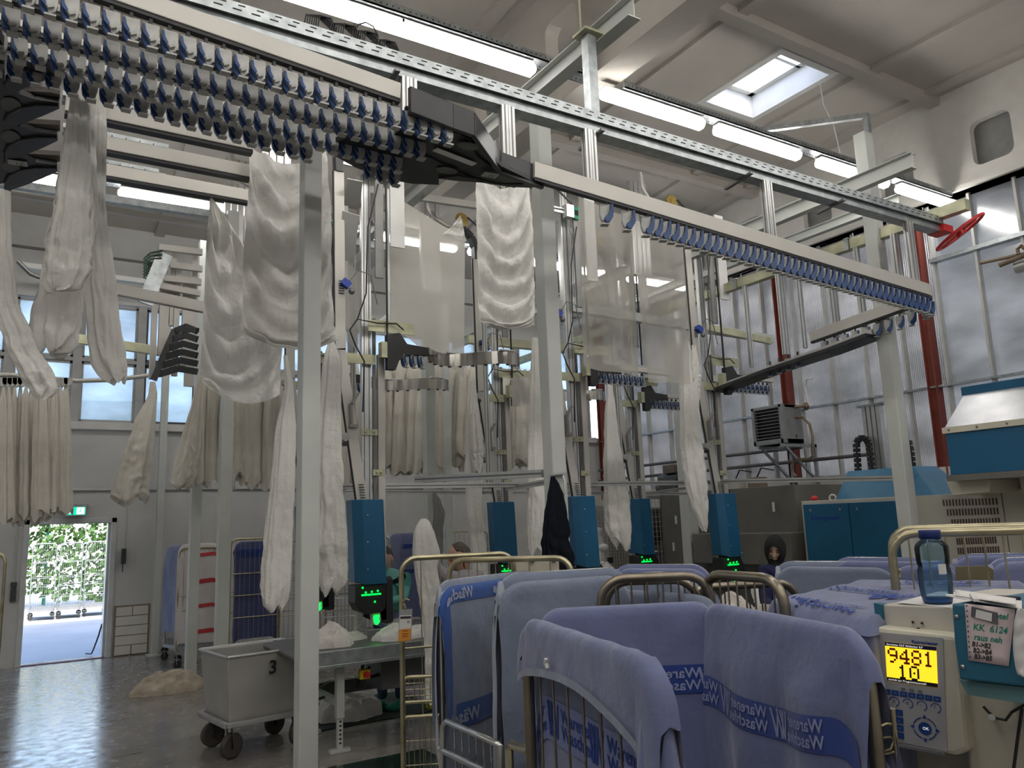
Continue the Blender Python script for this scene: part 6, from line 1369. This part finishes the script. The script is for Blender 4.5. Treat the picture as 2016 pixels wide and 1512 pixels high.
# ================================================================ NUMBERED BIN
P0,P1,P3=aZ(440,1508,0),aZ(556,1480,0),aZ(400,1475,0)
ex=hz(P1-P0).normalized(); ex=V((1,.13,0)).normalized(); ey=V((-ex.y,ex.x,0))
o=aZ(446,1500,0); o.z=0
bin_=thing('laundry_bin','light grey wheeled laundry bin with the number 3','bin',(o.x+.35,o.y+.3,0))
lw,ld=.74,.66; z0b,z1b=.275,.84
def bp(x,y,z): return o+ex*x+ey*y+V((0,0,z))
m_bin=mat('light_grey_aluminium_bin',(.50,.49,.46),.42,.35,var=.06,vs=3)
def shell(mb,e0,e1,z0,z1,th):
    def ringp(e,z,i): return [bp(-e+i,-e+i,z),bp(lw+e-i,-e+i,z),bp(lw+e-i,ld+e-i,z),bp(-e+i,ld+e-i,z)]
    a,b_,c_,d_=ringp(e0,z0,0),ringp(e1,z1,0),ringp(e1,z1,th),ringp(e0,z0+th,th)
    v=a+b_+c_+d_; f=[]
    for l in range(3):
        for i in range(4): f.append((l*4+i,l*4+(i+1)%4,(l+1)*4+(i+1)%4,(l+1)*4+i))
    f+=[(3,2,1,0),(12,13,14,15)]; mb.add(v,f)
b=MB(); shell(b,-.03,.02,z0b,z1b,.02); b.build('tub',m_bin,bin_,bevel=.012)
b=MB(); c4=[bp(-.025,-.025,z1b),bp(lw+.025,-.025,z1b),bp(lw+.025,ld+.025,z1b),bp(-.025,ld+.025,z1b)]
for p,q in zip(c4,c4[1:]+c4[:1]): b.tube([p,q],.013,8)
b.build('rolled_rim',m_alu,bin_)
b=MB(); c4=[bp(-.01,-.01,z0b+.01),bp(lw+.01,-.01,z0b+.01),bp(lw+.01,ld+.01,z0b+.01),bp(-.01,ld+.01,z0b+.01)]
for p,q in zip(c4,c4[1:]+c4[:1]): b.beam(p,q,.05,.045)
b.build('bumper_frame',mat('grey_rubber_bumper',(.36,.36,.36),.6),bin_,bevel=.01)
for (x,y,a) in((.06,.06,.15),(lw-.08,.08,.4),(lw-.08,ld-.08,.1),(.08,ld-.08,-.2)):
    c_=bp(x,y,0); R=rotz(a+PI/2+.3); w=MB(); f=MB(); r=.105
    w.lathe([(.02,-.022),(r*.62,-.02),(r*.8,-.024),(r,-.018),(r,.018),(r*.8,.024),(r*.62,.02),(.02,.022)],(0,0,0),24,'x'); w.v=[tuple(c_+R@V(v)+V((0,0,r))) for v in w.v]
    for s in(-1,1): f.beam(c_+R@V((s*.032,.0,r-.02)),c_+R@V((s*.034,.03,.27)),.006,.05,(0,1,0))
    f.cyl(c_+R@V((-.036,0,r)),c_+R@V((.036,0,r)),.014,10); f.box(c_+V((0,0,.272)),(.10,.10,.012))
    f.build('castor_fork',mat('dark_castor_steel',(.12,.11,.10),.4,.6),bin_); w.build('castor_wheel',mat('brown_grey_tyre',(.07,.06,.055),.6),bin_)
yl_=-.026
text_part('number','3',lambda a,b_:o+ex*(.33+a)+ey*(-.018-.075*(.60+b_-z0b)/(z1b-z0b)*.65)+V((0,0,.66+b_)),m_black,bin_,size=.16,bold=.004)
# ================================================================ CONVEYOR TABLE
zt=.86; tx0=2.05; tx1=5.0; ty0=6.75; ty1=7.85
tab=thing('conveyor_table','long grey belt conveyor table at the first station','table',(3.4,7.3,0))
b=MB(); b.bb(tx0+.05,tx1,ty0+.04,ty1-.04,zt-.03,zt); b.cyl((tx0+.05,ty0+.04,zt-.035),(tx0+.05,ty1-.04,zt-.035),.035,20); b.build('belt',mat('dark_grey_belt',(.11,.11,.105),.5,var=.06,vs=4),tab)
b=MB(); b.bb(tx0+.12,tx1,ty0,ty0+.03,zt-.10,zt+.01).bb(tx0+.12,tx1,ty1-.03,ty1,zt-.10,zt+.01); b.bb(tx0+.10,tx1,ty0-.02,ty0+.0,zt-.13,zt-.10); b.build('side_rails',m_galv,tab,bevel=.004)
b=MB(); b.bb(tx0+.02,tx0+.14,ty0-.01,ty0+.03,zt-.12,zt+.0); b.build('end_cheek',m_alul,tab); MB().cyl((tx0+.08,ty0-.02,zt-.06),(tx0+.08,ty0-.0,zt-.06),.035,18).build('red_cap',mat('brick_red_cap',(.30,.06,.03),.5),tab)
xl=aZ(668,1480,0).x
for x in(2.5,4.3):
    for y in(6.95,7.72):
        b=MB(); b.bb(x-.035,x+.035,y-.03,y+.03,.28,zt-.08); b.bb(x-.025,x+.025,y-.02,y+.02,.03,.30); b.bb(x-.09,x+.09,y-.03,y+.03,.0,.03); lg=b.build('leg',m_steelw,tab,bevel=.003)
        h=MB()
        for k in range(7): h.bb(x-.01,x+.01,y-.0215,y-.0205,.07+.035*k,.085+.035*k)
        h.build('adjusting_holes',m_dark,lg)
    MB().beam((x,6.95,.40),(x,7.72,.40),.05,.06).build('leg_brace',m_steelw,tab)
MB().bb(2.2,tx1,7.66,7.74,.33,.45).build('long_brace',mat('dark_grey_brace',(.10,.11,.11),.5),tab)
dm=thing('belt_drive','grey drive housing with round cover and yellow emergency stop under the table','motor',(3.1,7.2,.4)); b=MB(); b.bb(2.95,3.55,7.1,7.5,.42,.76).cyl((3.28,7.06,.6),(3.28,7.12,.6),.13,24); b.build('housing',mat('dark_drive_grey',(.13,.13,.14),.45),dm,bevel=.01)
c_=aY(719,1327,6.9); MB().bb(c_.x-.05,c_.x+.04,6.88,6.95,c_.z-.04,c_.z+.04).build('yellow_box',mat('signal_yellow',(.75,.55,.03),.4),dm,bevel=.004); MB().cyl((c_.x-.0,6.84,c_.z),(c_.x-.0,6.88,c_.z),.026,16).build('red_button',mat('red_button',(.6,.02,.02),.4),dm)
MB().tube([(2.75,7.0,.78),(2.72,6.98,.65),(2.70,7.05,.5),(2.8,7.2,.45)],.018,8).tube([(2.8,7.0,.66),(2.75,7.0,.6),(2.85,7.1,.55),(3.0,7.2,.55)],.015,8).tube([(2.4,6.9,.6),(2.15,6.9,.5),(2.3,7.1,.42),(2.5,7.3,.40)],.012,8).build('cables',m_black,dm)
heap('crumpled white linen pile on the left end of the belt table',(aZ(640,1268,zt).x,7.15,zt),.22,.20,.17,3,mat('white_linen_pile',(.72,.68,.64),.9,var=.04,bump=.35,bs=30),'linen_pile','linen')
heap('small flat white cloth right beside the linen pile on the table',(aZ(690,1262,zt).x,7.35,zt),.20,.10,.06,6,m_sheet,'linen_pile','linen'); heap('white linen heap on the right part of the table behind the brass cage',(aZ(822,1265,zt).x,7.1,zt),.28,.2,.12,9,m_sheet,'linen_pile','linen')
heap('white linen lying on the floor under the table, lit green',(3.0,8.05,0.02),.34,.22,.28,12,m_sheet,'linen_pile','linen'); heap('yellow cloth bundle under the table behind the brass cage',(3.95,7.9,.0),.16,.12,.22,14,mat('yellow_cloth',(.50,.48,.06),.9),'cloth_heap','cloth')
heap('white linen on the floor behind the brass cage bars',(3.45,6.5,.0),.2,.14,.10,15,m_sheet,'linen_pile','linen')
c_=aT(1465,1190,4.4); ln=heap('beige-white terry linen heaped in the open steel cage',(c_.x,c_.y,1.15),.30,.22,.27,18,mat('terry_linen',(.62,.57,.52),.95,var=.06,bump=.6,bs=40),'linen_pile','linen')
c_=aT(1465,1230,4.4); ttt=thing('laundry_tub','grey tub carrying the terry linen in the open cage','tub',(c_.x,c_.y,0)); MB().bb(c_.x-.3,c_.x+.3,c_.y-.24,c_.y+.24,.0,1.16).build('tub',mat('grey_tub',(.2,.2,.2),.5),ttt,bevel=.02)
m_mat=mat('green_black_mat',(.015,.03,.022),.85,var=.3,vs=20,bump=.5,bs=120)
tag(MB().bb(2.55,3.9,7.75,8.9,0.001,.012).build('floor_mat',m_mat),'dark green rubber mat under the table where the standing person works','mat'); tag(MB().bb(3.3,4.9,5.4,6.6,0.001,.012).build('floor_mat',m_mat),'second dark green rubber mat between table and brass cage','mat')
pl=thing('acrylic_plate','flat green reflecting plate lying before the table','plate',(2.5,6.2,0)); MB().bb(2.0,3.1,5.5,6.55,.002,.012).build('plate',mat('dark_green_gloss',(.012,.03,.022),.12,spec=.9),pl)
# ================================================================ SIGNS AND SMALL THINGS
c_=aY(148,1006,14.35); es=thing('exit_sign','lit green emergency exit sign with arrow and running figure above the door','sign',(c_.x,14.4,c_.z))
w_,h_=.30,.14; MB().bb(c_.x-w_/2,c_.x+w_/2,14.34,14.40,c_.z-h_/2,c_.z+h_/2).build('housing',m_white,es,bevel=.004); MB().bb(c_.x-w_/2-.02,c_.x+w_/2+.04,14.34,14.48,c_.z+h_/2,c_.z+h_/2+.03).build('cap',m_galv,es)
m_exg=mat('exit_green',(.0,.30,.17),.4,emit=(.0,.42,.25),es=.9); m_exw=mat('exit_white',(.9,.9,.9),.4,emit=(.85,1,.95),es=1.4); yf=14.338
MB().bb(c_.x-w_/2+.01,c_.x+w_/2-.01,yf,yf+.002,c_.z-h_/2+.01,c_.z+h_/2-.01).build('green_panel',m_exg,es)
b=MB(); fz=lambda a,z:V((c_.x+a,yf-.002,c_.z+z)); b.add([fz(-.085,.045),fz(-.065,.045),fz(-.065,-.005),fz(-.085,-.005)],[(3,2,1,0)]).add([fz(-.112,.0),fz(-.075,-.045),fz(-.038,.0),fz(-.05,.012),fz(-.075,-.02),fz(-.1,.012)],[(0,1,2,3,4,5)]).build('arrow',m_exw,es)
MB().add([fz(.02,-.05),fz(.125,-.05),fz(.125,.05),fz(.02,.05)],[(0,1,2,3)]).build('doorway_pictogram',m_exw,es)
b=MB(); ff=lambda a,z:V((c_.x+a,yf-.004,c_.z+z))
def st(p,q,w): 
    p=V((p[0],0,p[1]));q=V((q[0],0,q[1])); d=(q-p).normalized(); n=V((-d.z,0,d.x))*w/2; b.add([ff((p+n).x,(p+n).z),ff((q+n).x,(q+n).z),ff((q-n).x,(q-n).z),ff((p-n).x,(p-n).z)],[(0,1,2,3)])
st((.075,.02),(.065,-.015),.018);st((.065,-.012),(.085,-.03),.009);st((.085,-.03),(.08,-.045),.008);st((.065,-.015),(.045,-.03),.009);st((.045,-.03),(.028,-.032),.008);st((.074,.015),(.095,.0),.007);st((.072,.016),(.05,.012),.007);st((.05,.012),(.04,.0),.007)
b.add([ff(.082+.009*math.cos(a),.034+.009*math.sin(a)) for a in [2*PI*k/10 for k in range(10)]],[tuple(range(10))]); b.build('running_figure',m_exg,es)
c_=aY(244,1095,14.4); wd=thing('wall_device','dark hand device hanging on a thin conduit right of the door','device',(c_.x,14.4,c_.z)); MB().bb(c_.x-.035,c_.x+.03,14.38,14.47,c_.z-.12,c_.z+.12).cyl((c_.x-.01,14.42,c_.z-.25),(c_.x-.01,14.42,c_.z-.1),.008,8).build('handset',mat('dark_device',(.04,.04,.045),.5),wd,bevel=.006); MB().cyl((c_.x+.03,14.47,c_.z+.1),(c_.x+.03,14.47,c_.z+1.0),.008,8).build('conduit',m_steelw,wd)
c_=aY(26,1167,14.4); so_=thing('socket_strip','three dark sockets stacked on a conduit left of the door','socket',(c_.x,14.45,c_.z)); b=MB()
for k in range(3): b.bb(c_.x-.04,c_.x+.04,14.44,14.5,c_.z-.13+.1*k,c_.z-.05+.1*k)
b.build('sockets',mat('dark_socket',(.06,.06,.06),.5),so_); MB().cyl((c_.x,14.48,c_.z+.17),(c_.x,14.48,3.2),.012,8).build('conduit',m_steelw,so_)
t=thing('floor_cable','black cable with plug lying inside the door opening at right','cable',(1.3,14.7,0)); MB().tube([(1.33,14.75,.5),(1.29,14.8,.3),(1.24,14.9,.1),(1.22,15,.02),(1.15,15.1,.02)],.012,8).build('cable',m_black,t)
# ================================================================ JACKETS
def garment(label,rows,Y,seed,m,name='hanging_jacket',**k): return bundle(label,rows,Y,seed,k.get('nf',6),k.get('amp',.16),.35,m=m,name=name,cat='jacket')
jk=garment('black and navy work jacket hanging from the hook plate on the middle column',[(938,1084,1092),(955,1082,1102),(975,1078,1110),(1010,1072,1116),(1050,1068,1122),(1062,1066,1118),(1100,1070,1130),(1150,1070,1126),(1220,1072,1124)],4.75,71,mat('navy_black_jacket',(.006,.008,.014),.9,var=.15,bump=.3,bs=20,spec=.2))
garment('grey work coat hanging on the column behind the raised sheet',[(970,852,858),(985,852,868),(1010,854,876),(1040,852,872),(1100,852,870),(1160,856,872)],8.6,73,mat('grey_coat',(.22,.22,.21),.9,bump=.2,bs=20),'hanging_coat')
# ================================================================ PEOPLE
def ellipt(c,r,R=None,nu=20,nv=14,fn=None):
    b=MB(); b.ell((0,0,0),r,nu,nv,fn); R=R or Matrix.Identity(3); b.v=[tuple(V(c)+R@V(v)) for v in b.v]; return b
def skin_body(name,joints,edges,m,parent,sub=2):
    me=bpy.data.meshes.new(name); keys=list(joints); rl=ROOTLOC(parent)
    me.from_pydata([tuple(V(joints[k][0])-rl) for k in keys],[(keys.index(a),keys.index(b_)) for a,b_ in edges],[]); me.update(); me.materials.append(m)
    o=bpy.data.objects.new(name,me); COL.objects.link(o); o.parent=parent
    sk=o.modifiers.new('skin','SKIN'); sk.use_smooth_shade=True
    for i,k in enumerate(keys):
        r=joints[k][1]; r=r if isinstance(r,tuple) else (r,r); me.skin_vertices[0].data[i].radius=r; me.skin_vertices[0].data[i].use_root=(i==0)
    s=o.modifiers.new('sub','SUBSURF'); s.levels=sub; s.render_levels=sub; return o
def head(parent,c,R,m,hairm=None,scale=1.,beard=False,hair='short'):
    """c centre of head, R orientation (face looks to local -Y)"""
    s=scale
    def shp(d):
        x,y,z=d; 
        if z<0: x*=1+.28*z/.12; y=y*(1+.15*z/.12)-(.012 if y<0 else 0)
        if y<0 and abs(x)<.03 and -.035<z<.0: pass
        return V((x,y,z))
    b=ellipt(c,(.074*s,.092*s,.118*s),R,28,22,shp)
    # nose, ears, lips, brows as raised shapes of the same skin mesh
    def ad(p,r,RR=None):
        e=MB(); e.ell((0,0,0),r,10,8); b.add([tuple(V(c)+R@(V(p)*s+V(v)*s)) for v in e.v],e.f,True)
    ad((0,-.098,-.018),(.012,.016,.024)); ad((0,-.104,-.032),(.016,.012,.010)); ad((.076,0,-.01),(.010,.020,.032)); ad((-.076,0,-.01),(.010,.020,.032)); ad((0,-.086,-.064),(.024,.010,.006)); ad((0,-.084,-.072),(.020,.010,.006)); ad((0,-.070,-.100),(.026,.022,.016)); ad((.028,-.082,.022),(.020,.010,.006)); ad((-.028,-.082,.022),(.020,.010,.006))
    h=b.build('head',m,parent)
    e=MB()
    for sx in(-1,1): 
        q=MB(); q.ell((0,0,0),(.012,.008,.006),10,8); e.add([tuple(V(c)+R@(V((sx*.028,-.086,.004))*s+V(v)*s)) for v in q.v],q.f,True)
    e.build('eyes',mat('dark_eyes',(.03,.02,.02),.3),h)
    e=MB()
    for sx in(-1,1): q=MB(); q.ell((0,0,0),(.018,.006,.004),8,6); e.add([tuple(V(c)+R@(V((sx*.028,-.090,.026))*s+V(v)*s)) for v in q.v],q.f,True)
    e.build('eyebrows',mat('dark_brows',(.04,.03,.025),.8),h)
    if hair=='short':
        hh=ellipt(V(c)+R@V((0,.012,.018))*s,(.079*s,.090*s,.108*s),R,24,18,lambda d:V((d.x,max(d.y,-.055-.0*d.z) if d.z>.03 else max(d.y,.0),max(d.z,-.06)))); hh.build('hair',hairm,h)
    return h
def hand(parent,w,d,up,m,grip=.9,name='hand',s=1.):
    """w wrist point, d direction of palm, up = palm normal; five separate bent fingers"""
    w=V(w); d=V(d).normalized(); up=V(up); up=(up-d*up.dot(d)).normalized(); sd=d.cross(up)
    j={'w':(w,(.022*s,.017*s)),'p':(w+d*.05*s,(.034*s,.015*s)),'q':(w+d*.085*s,(.036*s,.013*s))}; o=skin_body(name,j,[('w','p'),('p','q')],m,parent,2)
    for k,(off,L) in enumerate(((-.030,.068),(-.010,.078),(.010,.074),(.028,.058))):
        p=w+d*.085*s+sd*off*s; pts=[p]; a=0
        for i in range(3): a+=grip*(.5 if i==0 else .8); p=p+(d*math.cos(a)-up*math.sin(a))*(L/3*1.1*s); pts.append(p)
        jj={str(i):(q,(.0095*s-.0009*i*s)) for i,q in enumerate(pts)}; skin_body('finger',jj,[('0','1'),('1','2'),('2','3')],m,o,1)
    p=w+d*.03*s-sd*.03*s; q=p+(d*.6-sd*.7-up*.3).normalized()*.035*s; r=q+(d*.9-up*.6).normalized()*.03*s
    skin_body('thumb',{'0':(p,.012*s),'1':(q,.0105*s),'2':(r,.009*s)},[('0','1'),('1','2')],m,o,1); return o
def Rface(yaw,pitch=0.,roll=0.): return Matrix.Rotation(yaw,3,'Z')@Matrix.Rotation(pitch,3,'X')@Matrix.Rotation(roll,3,'Y')
# man ------------------------------------------------------------
tm=6.9; hc=aT(905,1098,tm); rr=CR.copy(); rr.z=0; rr.normalize(); ff_=V((CF.x,CF.y,0)).normalized()
man=thing('person','person with short greying hair in a grey shirt reaching up to a white sheet','person',(hc.x,hc.y,0))
G=lambda a,b_,z:V((hc.x,hc.y,0))+rr*a+ff_*b_+V((0,0,z))
hz0=hc.z
m_shirt=mat('grey_work_shirt',(.27,.25,.27),.9,var=.08,bump=.3,bs=18); m_tr=mat('dark_trousers',(.04,.045,.06),.9)
H_=hz0
J={'pelvis':(G(.10,0,H_-.66),(.15,.11)),'belly':(G(.08,0,H_-.48),(.15,.12)),'chest':(G(.05,0,H_-.27),(.17,.12)),'up':(G(.03,.0,H_-.16),(.13,.09)),'neckb':(G(.01,0,H_-.13),(.06,.06)),
'ls':(G(.14,.14,H_-.17),.075),'le':(G(.16,.10,H_-.42),.055),'lw':(G(.02,-.08,H_-.45),.042),'rs':(G(-.08,-.12,H_-.17),.075),'re':(G(-.17,-.12,H_-.10),.055),'rw':(G(-.22,-.12,H_-.0),.046)}
b_=skin_body('shirt',J,[('pelvis','belly'),('belly','chest'),('chest','up'),('up','neckb'),('up','ls'),('ls','le'),('le','lw'),('up','rs'),('rs','re'),('re','rw')],m_shirt,man)
LG={'p':(G(.10,0,H_-.66),(.15,.12)),'lh':(G(.17,0,H_-.76),.095),'lk':(G(.18,-.02,H_-1.12),.065),'la':(G(.18,.02,.10),.045),'rh':(G(.02,0,H_-.76),.095),'rk':(G(.0,-.04,H_-1.12),.065),'ra':(G(.0,.02,.10),.045)}
skin_body('trousers',LG,[('p','lh'),('lh','lk'),('lk','la'),('p','rh'),('rh','rk'),('rk','ra')],m_tr,man)
for x in(.18,.0): MB().ell(G(x,-.04,.05),(.05,.13,.05)).build('shoe',m_black,man)
skin_body('neck',{'a':(G(.01,0,H_-.15),.058),'b':(G(-.005,0,H_-.06),.055)},[('a','b')],m_skin,man)
yawv=math.atan2(-(-rr*.9-ff_*.25).x,(-rr*.9-ff_*.25).y); # direction faced
def yaw_to(v): return math.atan2(v.x,-v.y)
head(man,hc,Rface(yaw_to(-rr*.85-ff_*.45),.25,-.12),m_skin,mat('greying_short_hair',(.09,.075,.065),.9,var=.3,vs=40),1.08)
skin_body('forearm',{'a':(G(-.205,-.12,H_-.03),.043),'b':(G(-.25,-.12,H_+.035),.034)},[('a','b')],m_skin,man); hand(man,G(-.25,-.12,H_+.035),-rr*.8+V((0,0,.6)),V((0,0,1)),m_skin,.8)
hand(man,G(.02,-.08,H_-.45),-rr-ff_*.4,V((0,0,1)),m_skin,.7)
# woman ------------------------------------------------------------
tw=7.6; hc2=aT(1526,1080,tw); wo=thing('person','person in a black headscarf and navy blue top looking down at the right station','person',(hc2.x,hc2.y,0)); hc=hc2; H_=hc.z
G=lambda a,b_,z:V((hc2.x,hc2.y,0))+rr*a+ff_*b_+V((0,0,z))
Rw=Rface(yaw_to(-rr*.42-ff_*.9),.42,.10)
head(wo,hc,Rw,m_skinl,None,.98,hair='none')
m_hij=mat('black_headscarf',(.008,.008,.009),.9,var=.2,bump=.3,bs=15)
# headscarf: shell open at the face
def scarf(u,v):
    a=2*PI*u; # around the face axis, v from the face opening back over the head
    b0=.62+.95*v*1.15; 
    rx,ry,rz=.102,.128,.148
    d=V((math.sin(b0)*math.sin(a)*rx,-math.cos(b0)*ry,math.sin(b0)*math.cos(a)*rz-.005))
    if d.z<0: d.z*=1.15
    return V(hc)+Rw@d
sc_=MB().grid(scarf,40,24).build('headscarf',m_hij,wo,solid=.008)
skin_body('scarf_folds',{'a':(hc+Rw@V((0,.0,-.08)),(.085,.08)),'b':(G(.01,.02,H_-.20),(.10,.09)),'c':(G(.01,.0,H_-.28),(.13,.10))},[('a','b'),('b','c')],m_hij,wo)
MB().grid(lambda u,v:hc+Rw@V((math.sin(-.9+1.8*u)*.070,-math.cos(-.9+1.8*u)*.088-.004+.01*v,.064+.022*v)),14,4).build('under_scarf',mat('pale_under_scarf',(.45,.44,.42),.8),wo,solid=.004)
m_nav=mat('navy_top',(.012,.016,.075),.9,var=.12,bump=.3,bs=18)
J={'pelvis':(G(.05,.05,H_-.66),(.15,.11)),'belly':(G(.05,.05,H_-.50),(.14,.11)),'chest':(G(.04,.03,H_-.28),(.17,.11)),'up':(G(.03,.02,H_-.17),(.14,.09)),'ls':(G(.17,.02,H_-.19),.08),'le':(G(.20,-.05,H_-.50),.06),'lw':(G(.02,-.28,H_-.56),.045),'rs':(G(-.11,.02,H_-.20),.08),'re':(G(-.16,-.08,H_-.50),.06),'rw':(G(-.14,-.30,H_-.50),.045)}
skin_body('navy_top',J,[('pelvis','belly'),('belly','chest'),('chest','up'),('up','ls'),('ls','le'),('le','lw'),('up','rs'),('rs','re'),('re','rw')],m_nav,wo)
hand(wo,G(-.14,-.30,H_-.50),-ff_-rr*.3,V((0,0,1)),m_skinl,.6); hand(wo,G(.02,-.28,H_-.56),-ff_-rr*.4,V((0,0,1)),m_skinl,.6)
LG={'p':(G(.05,.05,H_-.66),(.15,.12)),'lh':(G(.12,.05,H_-.76),.095),'lk':(G(.13,.03,H_-1.12),.065),'la':(G(.13,.06,.10),.045),'rh':(G(-.03,.05,H_-.76),.095),'rk':(G(-.03,.02,H_-1.12),.065),'ra':(G(-.03,.06,.10),.045)}
skin_body('trousers',LG,[('p','lh'),('lh','lk'),('lk','la'),('p','rh'),('rh','rk'),('rk','ra')],m_tr,wo)
for x in(.13,-.03): MB().ell(G(x,0,.05),(.05,.13,.05)).build('shoe',m_black,wo)
bundle('greenish-lit white cloth held under the right station by the woman',[(1138,1482,1500),(1160,1484,1516),(1190,1492,1522),(1235,1500,1512)],(6.6,6.4),77,4,.15,.5)
# person behind the first station ------------------------------------
hc3=aT(768,1120,8.6); ft=aZ(768,1398,0); bx_,by_=ft.x,ft.y; pr=thing('person','person in turquoise shirt and jeans hidden behind the first station hood, green shoes showing','person',(bx_,by_,0))
G=lambda a,b_,z:V((bx_,by_,0))+rr*a+ff_*b_+V((0,0,z))
m_tur=mat('turquoise_shirt',(.10,.36,.33),.9,bump=.3,bs=18); m_jean=mat('blue_jeans',(.03,.07,.14),.9,var=.15,vs=12,bump=.3,bs=30)
J={'p':(G(.02,0,.98),(.17,.13)),'b':(G(.02,0,1.1),(.16,.12)),'c':(G(.0,-.02,1.27),(.17,.12)),'u':(G(-.01,-.04,1.38),(.13,.09)),'n':(G(-.01,-.06,1.44),.06),'ls':(G(.16,-.04,1.36),.075),'le':(G(.18,-.12,1.14),.055),'lw':(G(.02,-.28,1.12),.042),'rs':(G(-.16,-.06,1.36),.075),'re':(G(-.22,-.14,1.15),.055),'rw':(G(-.22,-.30,1.14),.042)}
skin_body('shirt',J,[('p','b'),('b','c'),('c','u'),('u','n'),('u','ls'),('ls','le'),('le','lw'),('u','rs'),('rs','re'),('re','rw')],m_tur,pr)
skin_body('jeans',{'p':(G(.02,0,.95),(.165,.125)),'lh':(G(.10,0,.84),.10),'lk':(G(.11,-.02,.48),.07),'la':(G(.10,.03,.10),.055),'rh':(G(-.07,0,.84),.10),'rk':(G(-.09,-.02,.48),.07),'ra':(G(-.08,.03,.10),.055)},[('p','lh'),('lh','lk'),('lk','la'),('p','rh'),('rh','rk'),('rk','ra')],m_jean,pr)
for x,a in((.10,0),(-.08,.0)): MB().ell(G(x,-.05,.055),(.05,.05,.055)).ell(G(x-.03,-.06,.045),(.12,.055,.045)).build('green_shoe',mat('green_shoe',(.02,.25,.17),.7),pr)
head(pr,G(-.02,-.10,1.56),Rface(yaw_to(-ff_-rr*.3),.4),m_skin,mat('dark_hair',(.02,.015,.012),.8),1.)
hand(pr,G(-.22,-.30,1.14),-ff_*.6-rr*.6+V((0,0,-.2)),V((0,0,1)),m_skin,.8); hand(pr,G(.02,-.28,1.12),-ff_-rr*.3,V((0,0,1)),m_skin,.7)
# wall objects beyond: small white garment steamer seen at the third lift
t=thing('garment_press','white machine with rounded arm behind the middle blue cover','machine',aY(1178,1080,9.9)); c_=aY(1178,1060,9.9)
b=MB(); b.tube([(c_.x-.05,9.9,0.0),(c_.x-.05,9.9,1.5),(c_.x+.0,9.9,1.75)],[.14,.12,.07],12); b.ell((c_.x+.0,9.8,1.45),(.10,.06,.06)); b.build('body',m_white,t)
t=heap('white linen folded over the press behind the middle station',(aY(1188,1110,9.6).x,9.55,.9),.2,.18,.35,25,m_sheet,'linen_pile','linen')
